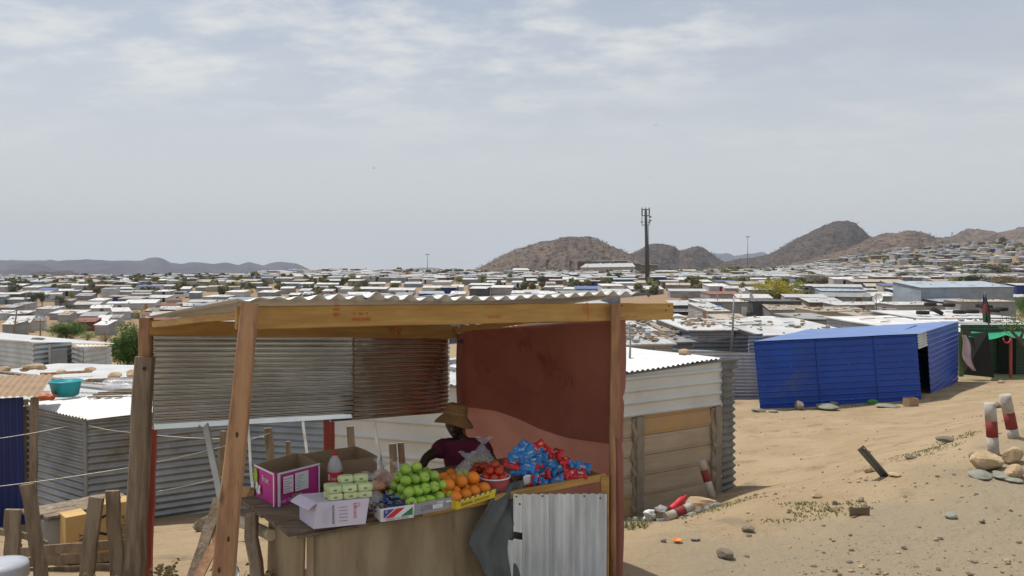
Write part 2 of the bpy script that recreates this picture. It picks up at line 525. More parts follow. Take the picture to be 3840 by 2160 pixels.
# ------------------------------------------------------------------ ground sheet and its material
def ground_material():
    m = mat("earth", (0.42, 0.315, 0.195), (0.345, 0.252, 0.15), scale=0.8, rough=0.95, bump=1.0, bscale=4.0, bdist=0.09,
            c3=(0.27, 0.205, 0.13), c3scale=1.3, c3amt=0.75, spec=0.15)
    t = m.node_tree
    b = t.nodes['Principled BSDF']
    src = b.inputs['Base Color'].links[0].from_socket
    g = t.nodes.new('ShaderNodeNewGeometry')
    s = t.nodes.new('ShaderNodeSeparateXYZ'); t.links.new(g.outputs['Position'], s.inputs[0])
    def mth(op, a, c):
        n = t.nodes.new('ShaderNodeMath'); n.operation = op
        for i, v in enumerate((a, c)):
            if isinstance(v, (int, float)): n.inputs[i].default_value = v
            else: t.links.new(v, n.inputs[i])
        return n.outputs[0]
    nz = t.nodes.new('ShaderNodeTexNoise'); nz.inputs['Scale'].default_value = 0.9; nz.inputs['Detail'].default_value = 6
    t.links.new(g.outputs['Position'], nz.inputs['Vector'])
    f = mth('SUBTRACT', mth('SUBTRACT', s.outputs['Y'], 6.7), mth('MULTIPLY', mth('SUBTRACT', s.outputs['X'], 1.5), 0.62))
    f = mth('ADD', f, mth('MULTIPLY', mth('SUBTRACT', nz.outputs['Fac'], 0.5), 3.2))
    r = t.nodes.new('ShaderNodeMapRange'); r.interpolation_type = 'SMOOTHSTEP'
    r.inputs['From Min'].default_value = 0.9; r.inputs['From Max'].default_value = -0.6
    t.links.new(f, r.inputs['Value'])
    mx = t.nodes.new('ShaderNodeMix'); mx.data_type = 'RGBA'
    t.links.new(r.outputs[0], mx.inputs[0]); t.links.new(src, mx.inputs[6])
    mx.inputs[7].default_value = (0.31, 0.25, 0.17, 1)        # trodden grey gravel of the track
    # redder soil far down in the valley
    r2 = t.nodes.new('ShaderNodeMapRange'); r2.inputs['From Min'].default_value = 40; r2.inputs['From Max'].default_value = 160
    t.links.new(s.outputs['Y'], r2.inputs['Value'])
    m2 = t.nodes.new('ShaderNodeMix'); m2.data_type = 'RGBA'
    t.links.new(r2.outputs[0], m2.inputs[0]); t.links.new(mx.outputs[2], m2.inputs[6])
    m2.inputs[7].default_value = (0.30, 0.205, 0.125, 1)
    r5 = t.nodes.new('ShaderNodeMapRange'); r5.inputs['From Min'].default_value = 500; r5.inputs['From Max'].default_value = 1100
    t.links.new(s.outputs['Y'], r5.inputs['Value'])
    m5 = t.nodes.new('ShaderNodeMix'); m5.data_type = 'RGBA'
    t.links.new(r5.outputs[0], m5.inputs[0]); t.links.new(m2.outputs[2], m5.inputs[6])
    m5.inputs[7].default_value = (0.155, 0.115, 0.08, 1)       # stony brown plain under the hills
    m2 = m5
    # dark specks of gravel
    vo = t.nodes.new('ShaderNodeTexVoronoi'); vo.inputs['Scale'].default_value = 14.0
    t.links.new(g.outputs['Position'], vo.inputs['Vector'])
    r3 = t.nodes.new('ShaderNodeMapRange'); r3.inputs['From Min'].default_value = 0.10; r3.inputs['From Max'].default_value = 0.20
    r3.inputs['To Min'].default_value = 0.55; r3.inputs['To Max'].default_value = 1.0
    t.links.new(vo.outputs['Distance'], r3.inputs['Value'])
    n3 = t.nodes.new('ShaderNodeTexNoise'); n3.inputs['Scale'].default_value = 1.1; n3.inputs['Detail'].default_value = 3
    t.links.new(g.outputs['Position'], n3.inputs['Vector'])
    r4 = t.nodes.new('ShaderNodeMapRange'); r4.inputs['From Min'].default_value = 0.42; r4.inputs['From Max'].default_value = 0.62
    t.links.new(n3.outputs['Fac'], r4.inputs['Value'])
    m3 = t.nodes.new('ShaderNodeMix'); m3.data_type = 'RGBA'; m3.blend_type = 'MULTIPLY'
    t.links.new(r4.outputs[0], m3.inputs[0]); t.links.new(m2.outputs[2], m3.inputs[6])
    cr = t.nodes.new('ShaderNodeCombineXYZ')
    for k in range(3): t.links.new(r3.outputs[0], cr.inputs[k])
    t.links.new(cr.outputs[0], m3.inputs[7])
    t.links.new(m3.outputs[2], b.inputs['Base Color'])
    return m
EARTH = ground_material()

mb = MB()
Ds = list(np.linspace(-12, 4.5, 12)) + list(np.geomspace(4.8, 34, 170)) + list(np.geomspace(35, 9000, 170))
NPX = 230
base = len(mb.v)
for D in Ds:
    Dx = max(D, 9.0)
    for i in range(NPX + 1):
        t = i / NPX * 2 - 1
        px = 1920 + 4200 * (0.55 * t + 0.45 * t ** 3)
        x = (px - 1920) / FPX * Dx
        mb.v.append(Vector((x, D, ground(x, D))))
for j in range(len(Ds) - 1):
    for i in range(NPX):
        a = j * (NPX + 1) + i
        mb.face((a, a + 1, a + NPX + 2, a + NPX + 1), EARTH, True)
g_obj = mb.build("ground", kind='structure')

# ------------------------------------------------------------------ hills
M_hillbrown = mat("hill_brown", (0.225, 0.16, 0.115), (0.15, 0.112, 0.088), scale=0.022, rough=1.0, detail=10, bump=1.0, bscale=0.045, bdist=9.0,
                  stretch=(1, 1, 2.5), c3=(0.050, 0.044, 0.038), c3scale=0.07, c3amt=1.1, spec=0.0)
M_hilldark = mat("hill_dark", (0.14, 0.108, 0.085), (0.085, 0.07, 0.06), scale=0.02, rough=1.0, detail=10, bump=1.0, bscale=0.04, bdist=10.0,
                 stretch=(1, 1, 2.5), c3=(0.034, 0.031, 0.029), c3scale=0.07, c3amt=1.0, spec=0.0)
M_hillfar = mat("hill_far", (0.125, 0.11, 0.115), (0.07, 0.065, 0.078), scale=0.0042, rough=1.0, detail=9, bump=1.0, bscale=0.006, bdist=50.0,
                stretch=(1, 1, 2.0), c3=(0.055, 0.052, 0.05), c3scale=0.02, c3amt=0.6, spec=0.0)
HILLPTS = []
def hill(crest, Dc, Wf, Wb, ybase, m, name='hills', nu=150, nv=36, gully=0.22, seed=0, keep=None, top=1.0):
    xs = np.array([c[0] for c in crest], float); ys = np.array([c[1] for c in crest], float)
    zb = at(1920, ybase, Dc).z
    mbh = MB()
    P = {}
    for j in range(nv + 1):
        s = -1 + 2 * j / nv
        D = Dc + (s * Wf if s < 0 else s * Wb)
        for i in range(nu + 1):
            px = xs[0] + (xs[-1] - xs[0]) * i / nu
            zc = at(px, float(np.interp(px, xs, ys)), Dc).z
            zc += noise.fractal((px * 0.02, seed * 3.1, 1.7), 1.0, 2.0, 4) * (zc - zb) * 0.028
            x = (px - 1920) / FPX * D
            wob = noise.fractal((x / Wf * 3.2, D / Wf * 1.0, seed), 0.9, 2.1, 5)
            ss = min(1.0, max(0.0, abs(s) + wob * 0.16 * min(1, abs(s) * 3)))
            sh = (0.5 + 0.5 * math.cos(math.pi * ss)) ** (0.9 if s < 0 else 1.0)
            h = max(zc - zb, 0.0)
            z = zb + h * sh
            z += noise.fractal((x / Wf * 5, D / Wf * 5, seed + 9), 0.8, 2.2, 6) * h * gully * 5.5 * sh * (1 - sh) 
            z += noise.fractal((x / Wf * 22, D / Wf * 22, seed + 3), 0.8, 2.2, 4) * h * 0.03
            z -= 14 * (1 - sh) * (Dc / 2500.0)
            mbh.v.append(Vector((x, D, z)))
            if keep is not None and s <= 0.08 and sh > 0.12: keep.append(mbh.v[-1])
    for j in range(nv):
        for i in range(nu):
            a = j * (nu + 1) + i
            mbh.face((a, a + 1, a + nu + 2, a + nu + 1), m, True)
    mbh.build(name, kind='structure')

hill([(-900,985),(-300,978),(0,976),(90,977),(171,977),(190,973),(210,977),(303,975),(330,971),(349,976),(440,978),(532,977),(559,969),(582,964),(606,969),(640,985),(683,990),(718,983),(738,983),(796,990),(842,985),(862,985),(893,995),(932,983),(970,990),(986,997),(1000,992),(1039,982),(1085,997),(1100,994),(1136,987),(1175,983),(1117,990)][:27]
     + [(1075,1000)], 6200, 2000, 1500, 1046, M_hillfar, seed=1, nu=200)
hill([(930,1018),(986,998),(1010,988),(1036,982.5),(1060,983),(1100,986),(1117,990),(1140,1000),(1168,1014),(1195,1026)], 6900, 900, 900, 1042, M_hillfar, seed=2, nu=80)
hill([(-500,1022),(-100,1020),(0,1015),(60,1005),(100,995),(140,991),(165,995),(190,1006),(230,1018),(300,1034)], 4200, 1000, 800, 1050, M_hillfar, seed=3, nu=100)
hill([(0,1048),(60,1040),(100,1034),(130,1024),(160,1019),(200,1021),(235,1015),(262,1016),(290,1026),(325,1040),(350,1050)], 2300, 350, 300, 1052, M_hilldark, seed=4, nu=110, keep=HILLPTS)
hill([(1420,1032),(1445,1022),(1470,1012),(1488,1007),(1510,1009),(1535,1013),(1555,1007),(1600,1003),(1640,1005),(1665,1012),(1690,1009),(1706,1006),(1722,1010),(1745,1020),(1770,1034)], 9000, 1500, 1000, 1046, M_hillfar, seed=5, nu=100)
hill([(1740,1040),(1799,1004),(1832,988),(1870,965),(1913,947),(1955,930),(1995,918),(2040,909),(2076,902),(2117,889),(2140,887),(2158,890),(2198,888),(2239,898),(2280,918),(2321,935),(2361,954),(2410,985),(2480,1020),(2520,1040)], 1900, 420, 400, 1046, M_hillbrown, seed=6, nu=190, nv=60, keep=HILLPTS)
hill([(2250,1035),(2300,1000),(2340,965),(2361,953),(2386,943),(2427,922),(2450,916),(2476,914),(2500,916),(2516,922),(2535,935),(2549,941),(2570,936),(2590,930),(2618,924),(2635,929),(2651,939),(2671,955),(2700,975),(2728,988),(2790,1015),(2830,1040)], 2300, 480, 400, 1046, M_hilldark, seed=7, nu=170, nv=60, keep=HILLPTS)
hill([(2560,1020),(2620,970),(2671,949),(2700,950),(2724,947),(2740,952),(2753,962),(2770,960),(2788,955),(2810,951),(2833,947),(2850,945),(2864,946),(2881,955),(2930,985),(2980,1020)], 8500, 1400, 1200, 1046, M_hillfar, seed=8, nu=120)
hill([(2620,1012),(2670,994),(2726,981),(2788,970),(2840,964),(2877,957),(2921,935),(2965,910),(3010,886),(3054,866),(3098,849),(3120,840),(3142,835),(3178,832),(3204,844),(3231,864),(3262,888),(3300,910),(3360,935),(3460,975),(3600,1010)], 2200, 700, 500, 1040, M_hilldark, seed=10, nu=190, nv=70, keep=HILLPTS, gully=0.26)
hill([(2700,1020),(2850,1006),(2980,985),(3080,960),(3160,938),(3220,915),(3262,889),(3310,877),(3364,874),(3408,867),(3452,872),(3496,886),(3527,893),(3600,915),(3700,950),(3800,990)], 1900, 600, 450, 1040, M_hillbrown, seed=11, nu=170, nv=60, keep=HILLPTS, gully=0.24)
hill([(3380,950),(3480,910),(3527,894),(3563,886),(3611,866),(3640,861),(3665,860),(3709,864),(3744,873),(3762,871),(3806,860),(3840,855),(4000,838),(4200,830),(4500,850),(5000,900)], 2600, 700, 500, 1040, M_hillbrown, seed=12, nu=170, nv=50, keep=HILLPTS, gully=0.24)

# thorn bushes over the near hills, beyond counting
rng = random.Random(5)
M_scrub = mat("hill_scrub", (0.05, 0.048, 0.036), (0.085, 0.075, 0.055), scale=0.4, rough=1.0, spec=0.0)
mb = MB()
for p in rng.sample(HILLPTS, min(9500, len(HILLPTS))):
    q = p + Vector((rng.uniform(-9, 9), rng.uniform(-9, 9), 0.0))
    s_ = rng.uniform(0.6, 1.9)
    mb.blob(q, (s_, s_, s_ * 0.6), M_scrub, seg=5, rings=3, amp=0.5, seed=rng.random() * 50, sm=False)
mb.build("hill_scrub", label="dark thorn scrub dotted over the brown hillsides behind the town", cat="scrub", kind='stuff')

# ------------------------------------------------------------------ haze
M_haze = bpy.data.materials.new("haze_air")
M_haze.use_nodes = True
th = M_haze.node_tree; th.nodes.clear()
ho = th.nodes.new('ShaderNodeOutputMaterial'); hv = th.nodes.new('ShaderNodeVolumePrincipled')
hv.inputs['Color'].default_value = (0.78, 0.86, 1.0, 1)
hv.inputs['Density'].default_value = 0.000085
hv.inputs['Anisotropy'].default_value = 0.0
th.links.new(hv.outputs[0], ho.inputs['Volume'])
mb = MB()
mb.box((0, 6000, 190), (17000, 13600, 640), M_haze)
mb.build("haze", label="thin pale dust haze in the air over the whole valley", cat="haze", kind='stuff')

# ------------------------------------------------------------------ materials of the near things
M_pine = mat("pine_timber", (0.52, 0.30, 0.085), (0.38, 0.20, 0.05), scale=2.0, rough=0.65, bump=0.25, stretch=(1.2, 1.2, 9), bscale=8,
             c3=(0.24, 0.12, 0.045), c3scale=0.9, c3amt=0.25)
M_brownwood = mat("brown_timber", (0.46, 0.255, 0.13), (0.28, 0.14, 0.07), scale=3.0, rough=0.8, bump=0.5, stretch=(5, 5, 0.8), bscale=9,
                  c3=(0.12, 0.055, 0.03), c3scale=2.2, c3amt=0.35)
M_oldwood = mat("weathered_timber", (0.30, 0.235, 0.165), (0.185, 0.13, 0.085), scale=3.0, rough=0.9, bump=0.7, stretch=(6, 6, 0.9), bscale=10,
                c3=(0.36, 0.31, 0.25), c3scale=1.6, c3amt=0.5)
M_redpaint = mat("red_painted_timber", (0.42, 0.075, 0.045), (0.33, 0.06, 0.04), scale=3.0, rough=0.6, bump=0.4, stretch=(5, 5, 1),
                 c3=(0.16, 0.05, 0.035), c3scale=3.5, c3amt=0.3)
M_ply = mat("weathered_plywood", (0.40, 0.31, 0.195), (0.27, 0.195, 0.115), scale=1.6, rough=0.85, bump=0.35, stretch=(3, 3, 0.7), bscale=14,
            c3=(0.17, 0.115, 0.06), c3scale=1.2, c3amt=0.4)
M_topwood = mat("worn_counter_boards", (0.24, 0.175, 0.115), (0.13, 0.09, 0.06), scale=3.0, rough=0.85, bump=0.9, stretch=(1.2, 6, 6), bscale=9,
                c3=(0.07, 0.048, 0.032), c3scale=2.2, c3amt=0.45)
M_zinc = mat("shiny_zinc_sheet", (0.66, 0.66, 0.63), (0.52, 0.52, 0.50), scale=1.5, rough=0.05, rough2=0.12, metal=1.0, bump=0.0, bscale=3.0,
             stretch=(1, 1, 2))
M_zincdull = mat("dull_zinc_sheet", (0.55, 0.57, 0.57), (0.40, 0.42, 0.43), scale=1.3, rough=0.42, rough2=0.6, metal=0.65, bump=0.2, bscale=5.0,
                 stretch=(1, 1, 0.5), c3=(0.42, 0.33, 0.22), c3scale=1.0, c3amt=0.35)
M_clad = mat("pale_streaked_zinc", (0.80, 0.82, 0.84), (0.52, 0.54, 0.57), scale=2.4, rough=0.5, rough2=0.65, metal=0.45, bump=0.15, bscale=6, stretch=(5, 5, 0.5), c3=(0.46, 0.37, 0.24), c3scale=1.3, c3amt=0.25)
M_zincold = mat("old_grey_zinc", (0.36, 0.37, 0.375), (0.25, 0.25, 0.25), scale=1.2, rough=0.5, rough2=0.7, metal=0.5, bump=0.3, bscale=4.0,
                c3=(0.22, 0.17, 0.12), c3scale=0.9, c3amt=0.35)
M_roofwhite = mat("glare_white_zinc_roof", (0.70, 0.70, 0.69), (0.58, 0.58, 0.57), scale=1.2, rough=0.5, metal=0.15, bump=0.2, c3=(0.42, 0.38, 0.33),
                  c3scale=0.7, c3amt=0.3)  # pale base colour carries the sun glare of grey zinc
M_darksheet = mat("dark_bent_sheet", (0.115, 0.125, 0.12), (0.075, 0.082, 0.08), scale=2.0, rough=0.75, metal=0.2, bump=0.5, bscale=9,
                  c3=(0.20, 0.21, 0.2), c3scale=3, c3amt=0.25)
M_cloth = mat("red_brown_shade_cloth", (0.47, 0.220, 0.165), (0.38, 0.170, 0.128), scale=1.3, rough=0.95, bump=0.35, bscale=2.2, trans=0.55,
              c3=(0.27, 0.095, 0.075), c3scale=1.6, c3amt=0.3, spec=0.05)
M_card = mat("brown_cardboard", (0.36, 0.245, 0.15), (0.29, 0.19, 0.115), scale=3.0, rough=0.9, bump=0.15)
M_cardlight = mat("yellow_cardboard", (0.60, 0.39, 0.16), (0.52, 0.33, 0.13), scale=2.0, rough=0.9, bump=0.15)
M_pink = mat("magenta_print", (0.55, 0.035, 0.27), (0.48, 0.03, 0.23), scale=6, rough=0.55)
M_white = mat("white_print", (0.74, 0.74, 0.76), (0.66, 0.66, 0.69), scale=6, rough=0.6)
M_lilac = mat("lilac_card", (0.62, 0.56, 0.68), (0.55, 0.50, 0.60), scale=4, rough=0.7, bump=0.15)
M_greytray = mat("grey_lilac_tray", (0.36, 0.36, 0.42), (0.30, 0.30, 0.36), scale=6, rough=0.7)
M_yellow = mat("yellow_print", (0.72, 0.55, 0.03), (0.65, 0.48, 0.03), scale=6, rough=0.6)
M_black = plain("black_ink", (0.02, 0.02, 0.02), 0.7)
M_redink = mat("red_stamp_ink", (0.55, 0.02, 0.015), (0.46, 0.05, 0.02), scale=40, rough=0.8)
M_greyink = plain("grey_ink", (0.18, 0.18, 0.20), 0.8)
M_blueflag = plain("blue_print", (0.03, 0.06, 0.35), 0.6)
M_greenflag = plain("green_print", (0.02, 0.22, 0.07), 0.6)
M_redflag = plain("red_print", (0.60, 0.02, 0.03), 0.55)
M_limegreen = plain("lime_print", (0.28, 0.48, 0.03), 0.6)
M_apple = mat("green_apple_skin", (0.22, 0.42, 0.035), (0.36, 0.50, 0.08), scale=14, rough=0.32, rand=0.22, c3=(0.50, 0.55, 0.20), c3scale=9, c3amt=0.35)
M_orange = mat("orange_peel", (0.88, 0.27, 0.015), (0.80, 0.22, 0.012), scale=12, rough=0.42, bump=0.35, bscale=160, rand=0.12)
M_tomato = mat("tomato_skin", (0.55, 0.03, 0.012), (0.48, 0.055, 0.015), scale=10, rough=0.22, rand=0.25)
M_stem = plain("fruit_stem", (0.09, 0.07, 0.02), 0.8)
M_packgreen = mat("pale_green_wrapper", (0.62, 0.70, 0.40), (0.52, 0.62, 0.30), scale=25, rough=0.4, bump=0.4, bscale=50, rand=0.08)
M_puff = mat("orange_snack", (0.85, 0.36, 0.05), (0.72, 0.25, 0.03), scale=40, rough=0.8, rand=0.1)
M_maize = mat("pale_yellow_snack", (0.72, 0.58, 0.20), (0.60, 0.45, 0.13), scale=40, rough=0.8)
M_film = mat("clear_plastic_film", (0.85, 0.85, 0.87), (0.8, 0.8, 0.82), scale=4, rough=0.12, bump=0.6, bscale=14, alpha=0.30)
M_bottle = mat("clear_bottle_plastic", (0.80, 0.83, 0.84), (0.75, 0.78, 0.8), scale=4, rough=0.10, alpha=0.42)
M_bluefoil = mat("blue_foil_packet", (0.03, 0.27, 0.62), (0.02, 0.13, 0.42), scale=22, rough=0.22, bump=0.6, bscale=40, c3=(0.62, 0.03, 0.03), c3scale=13, c3amt=0.25, rand=0.25)
M_redfoil = mat("red_foil_packet", (0.62, 0.02, 0.015), (0.45, 0.012, 0.02), scale=22, rough=0.22, bump=0.6, bscale=40, c3=(0.05, 0.05, 0.35), c3scale=15, c3amt=0.2, rand=0.25)
M_candy = [plain("sweet_wrapper_blue", (0.03, 0.08, 0.30), 0.3), plain("sweet_wrapper_purple", (0.12, 0.03, 0.14), 0.3),
           plain("sweet_wrapper_dark", (0.06, 0.04, 0.05), 0.3), plain("sweet_wrapper_gold", (0.45, 0.28, 0.05), 0.3),
           plain("sweet_wrapper_sky", (0.06, 0.25, 0.45), 0.3)]
M_slat = mat("pale_painted_slat", (0.50, 0.50, 0.46), (0.42, 0.41, 0.37), scale=5, rough=0.7, bump=0.3)
M_wire = plain("fence_wire", (0.55, 0.50, 0.42), 0.5, 0.6)
M_nail = plain("nail_head", (0.05, 0.045, 0.04), 0.6, 0.5)
M_stone = mat("grey_stone", (0.27, 0.225, 0.165), (0.17, 0.145, 0.11), scale=7, rough=0.95, bump=0.8, bscale=18, rand=0.2)
M_stonewarm = mat("warm_sandstone", (0.50, 0.37, 0.22), (0.36, 0.25, 0.15), scale=5, rough=0.95, bump=0.8, bscale=15, c3=(0.58, 0.46, 0.32), c3scale=6, c3amt=0.5)
M_slate = mat("grey_green_slate", (0.27, 0.27, 0.215), (0.20, 0.195, 0.155), scale=5, rough=0.9, bump=0.5, bscale=20)

# ------------------------------------------------------------------ the market stall
FL = Vector((-1.44, 4.58, 0)); FR = Vector((0.80, 6.10, 0)); BL = Vector((-2.84, 6.40, 0)); BR = Vector((-0.56, 7.90, 0))
rng = random.Random(11)
stall = empty("market_stall", (-1.2, 6.2, -0.05), "open fruit stall of raw timber with wavy zinc roof and red cloth side", "stall")

def post(name, pts, w, h, m, label=None, up=(0, 1, 0), nail=None, taper=1.0):
    b = MB()
    if len(pts) == 2:
        b.beam(pts[0], pts[1], w, h, m, up=up, nseg=6, wob=0.004, rng=rng, taper=taper)
    else:
        for a_, b_ in zip(pts, pts[1:]): b.beam(a_, b_, w, h, m, up=up, nseg=3, wob=0.004, rng=rng)
    if nail:
        for p in nail:
            b.tube([Vector(p), Vector(p) + Vector((0, -0.006, 0))], 0.008, M_nail, seg=8)
    return wbuild(b, name, stall, label)

# front-left post leans towards us, its knots dark
pt_, pb_ = at(938, 1138, 4.50), at(837, 2160, 4.30)
dirv = (pb_ - pt_); pb_ = pt_ + dirv * ((pt_.z + 0.05) / (pt_.z - pb_.z))
b = MB(); b.beam(pt_, pb_, 0.086, 0.06, M_brownwood, up=(0, 1, 0), nseg=8, wob=0.004, rng=rng, taper=1.42)
for t_, o_ in ((0.31, 0.01), (0.55, 0.02), (0.62, -0.012), (0.72, 0.025), (0.79, -0.02), (0.86, 0.01)):
    c_ = pt_.lerp(pb_, t_) + Vector((o_, -0.036 - 0.006 * t_, 0))
    b.blob(c_, (0.007, 0.004, 0.016), M_nail, seg=7, rings=4, amp=0.3, seed=t_ * 9)
wbuild(b, "front_post", stall, "leaning orange-brown front post with dark knots")
# front-right post, split branch lower half
post("front_post", [at(2308, 1140, 6.02), Vector((at(2304, 1640, 6.04).x, 6.04, at(2304, 1640, 6.04).z))], 0.068, 0.05, M_brownwood, "upright front post at the cloth side")
b = MB(); b.tube([at(2300, 1480, 6.03), at(2294, 1600, 6.03), at(2297, 1720, 6.02), at(2297, 2300, 6.02)], [0.016, 0.022, 0.024, 0.026], M_brownwood, seg=8)
wbuild(b, "pole", stall)
# back-left post: grey lower timber with a brown piece nailed on
b = MB(); a0 = at(545, 1338, 6.36); a1 = at(500, 2160, 6.30); a1 = a1 + (a1 - a0) * 0.05
b.beam(a0, a1, 0.132, 0.09, M_oldwood, up=(0, 1, 0), nseg=8, wob=0.008, rng=rng, taper=1.12)
b.tube([at(541, 1382, 6.31), at(541, 1382, 6.29)], 0.014, M_nail, seg=10)
wbuild(b, "back_post", stall, "weathered grey lower length of the rear post")
post("back_post", [at(548, 1192, 6.42), at(546, 1345, 6.40)], 0.092, 0.08, M_brownwood, "brown upper length of the rear post")
post("back_post", [at(1742, 1218, 7.9), at(1742, 2000, 7.9)], 0.08, 0.08, M_brownwood)
# red painted posts under the metal sheet
post("back_post", [at(570, 1605, 6.50), at(553, 2165, 6.52)], 0.070, 0.05, M_redpaint, "red painted post beside the grey rear post")
post("back_post", [at(1233, 1562, 7.36), at(1236, 2050, 7.30)], 0.092, 0.07, M_redpaint, "red painted post under the middle of the metal sheet")

# beams with red timber stamps
def framed(p0, p1, up=Vector((0, 0, 1))):
    X = (p1 - p0).normalized(); Z = X.cross(up).normalized(); Y = Z.cross(X)
    m = Matrix((X, Y, Z)).transposed().to_4x4()
    return m
# front beam stretches past both posts
f0, f1 = at(884, 1192, 4.62), at(2517, 1166, 6.43)
bm = MB(); bm.beam(f0, f1, 0.045, 0.131, M_pine, up=(0, 0, 1), nseg=10, wob=0.002, rng=rng)
Mx = framed(f0, f1)
n_ = Mx.to_3x3() @ Vector((0, 0, 1))
sg = 1 if n_.y < 0 else -1
def stamp(mb_, s, px, py, D, size, ang=0.0, m=M_redink, flip=False, frame=Mx, off=0.0245, sq=1.0):
    tt = (px - 884) / (2517 - 884)
    p = at(px, py, D)
    m4 = frame.copy()
    if sg < 0: m4 = m4 @ Matrix.Rotation(math.pi, 4, 'Y')
    m4 = m4 @ Matrix.Rotation(ang, 4, 'Z')
    if flip: m4 = m4 @ Matrix.Diagonal((1, -1, 1, 1))
    m4.translation = p
    mb_.text(s, size, m4, m, squash=sq)
def beamD(px, a=f0, b_=f1):
    # depth of the front beam's near face where the line of sight px meets it
    k = (px - 1920) / FPX
    s_ = (k * a.y - a.x) / ((b_.x - a.x) - k * (b_.y - a.y))
    return a.y + (b_.y - a.y) * s_ - 0.029
for (s, px, py, size, ang, flip) in (("BRACKEN", 1355, 1196, 0.027, math.pi, False), ("5 - 90 - 5", 1353, 1176, 0.026, math.pi, False),
                                     ("NE\nHH\nEE", 1262, 1160, 0.030, math.pi, False), ("BRACKEN", 1853, 1189, 0.023, math.pi, False),
                                     ("5 - 10 - 5", 1853, 1170, 0.015, math.pi, False), ("HACKEN", 2203, 1161, 0.034, -1.45, False),
                                     ("0017", 2190, 1158, 0.030, -1.45, False), ("24400", 2352, 1185, 0.013, 0, False)):
    stamp(bm, s, px, py, beamD(px), size, ang, flip=flip)
for px, py in ((2330, 1146), (2508, 1147), (2497, 1163)):
    q = at(px, py, beamD(px)); bm.tube([q, q + Vector((0.004, -0.006, 0))], 0.005, M_nail, seg=8)
wbuild(bm, "front_beam", stall, "pale sawn front beam with red stamps upside down")
g0, g1 = at(560, 1229, 6.40), at(1712, 1246, 7.92)
bm = MB(); bm.beam(g0, g1, 0.045, 0.122, M_pine, up=(0, 0, 1), nseg=8, wob=0.002, rng=rng)
def backD(px): 
    k = (px - 1920) / FPX
    s_ = (k * g0.y - g0.x) / ((g1.x - g0.x) - k * (g1.y - g0.y))
    return g0.y + (g1.y - g0.y) * s_ - 0.031
stamp(bm, "P)", 1470, 1238, backD(1470), 0.07, 0.2, frame=framed(g0, g1)); stamp(bm, "JD", 1497, 1240, backD(1497), 0.06, 0.8, frame=framed(g0, g1))
wbuild(bm, "back_beam", stall)
post("rafter", [f0 + Vector((0.07, 0.04, 0.02)), g0 + Vector((0.06, -0.04, 0.03))], 0.04, 0.05, M_pine, up=(0, 0, 1))
post("rafter", [at(2290, 1160, 6.12), g1 + Vector((0, -0.03, 0.02))], 0.04, 0.05, M_pine, up=(0, 0, 1))

# roof sheet, ribs running front to back
RF0, RF1 = at(888, 1131, 4.50), at(2400, 1112, 6.15)
RB0, RB1 = at(545, 1195, 6.52), at(1706, 1206, 8.05)
WL = 0.118
Lf = (RF1 - RF0).length
def roof_pt(u, v):
    f = RF0.lerp(RF1, u); k = RB0.lerp(RB1, u)
    p = f.lerp(k, v)
    dist = u * Lf
    amp = 0.0140 * (0.35 + 0.65 * min(1, dist / 0.5))
    p.z += amp * math.cos(2 * math.pi * dist / WL) + 0.012
    p.z += 0.011 * noise.noise((dist * 2.1, v * 2.0, 1)) + 0.010 * math.sin(u * 9) * (1 - v)
    if u > 0.93: p.z += (u - 0.93) * 0.28 * (1 - v) ** 2
    p.z += 0.012 * (1 - v) ** 6 * noise.noise((dist * 9, 3, 3))
    return p
b = MB(); b.grid(roof_pt, 230, 14, M_roofwhite, thick=0.0012)
# the two lapped sheets lift a little at their seams
for (u0, u1, dz) in ((0.245, 0.33, 0.012), (0.40, 0.50, 0.010)):
    def lap(u, v, u0=u0, u1=u1, dz=dz):
        p = roof_pt(u0 + (u1 - u0) * u, v * 0.6)
        p.z += 0.004 + dz * (1 - u); p.y -= 0.03; p.x += 0.015
        return p
    b.grid(lap, 30, 8, M_roofwhite, thick=0.0012)
wbuild(b, "roof_sheet", stall)

# back wall: two shiny corrugated sheets laid sideways
def back_sheet(px0, px1, off, ytl, ytr, ybl, ybr, flatedge, seed):
    A = at(px0, ytl, 0.1); 
    def fn(u, v):
        px = px0 + (px1 - px0) * u
        D = backD(px) + 0.055 + off
        yt = ytl + (ytr - ytl) * u; yb = ybl + (ybr - ybl) * u
        y = yt + (yb - yt) * v
        if u > 0.995: px += 4 * noise.noise((v * 20, seed, 0))
        p = at(px, y, D)
        h = v * 0.70
        r = 0.0075 * math.sin(2 * math.pi * h / 0.0405)
        if flatedge and v > 0.925: r = r * max(0.0, 1 - (v - 0.925) / 0.012) + 0.20 * 0.747 * (v - 0.925)
        dent = 0.005 * noise.noise((u * 4 + seed, v * 3, 2)) + 0.0006 * noise.noise((u * 16 + seed, v * 16, 5))
        n = Vector((0.55, -0.835, 0))
        return p + n * (r + dent)
    return fn
b = MB()
b.grid(back_sheet(1236, 1686, 0.004, 1262, 1266, 1582, 1546, False, 4), 70, 170, M_zinc, thick=0.0008)
wbuild(b, "back_sheet", stall, "shorter zinc sheet nearer the cloth side")
b = MB()
b.grid(back_sheet(572, 1330, -0.014, 1256, 1262, 1612, 1568, True, 1), 110, 170, M_zinc, thick=0.0008)
wbuild(b, "back_sheet", stall, "longer zinc sheet beside the grey rear post")

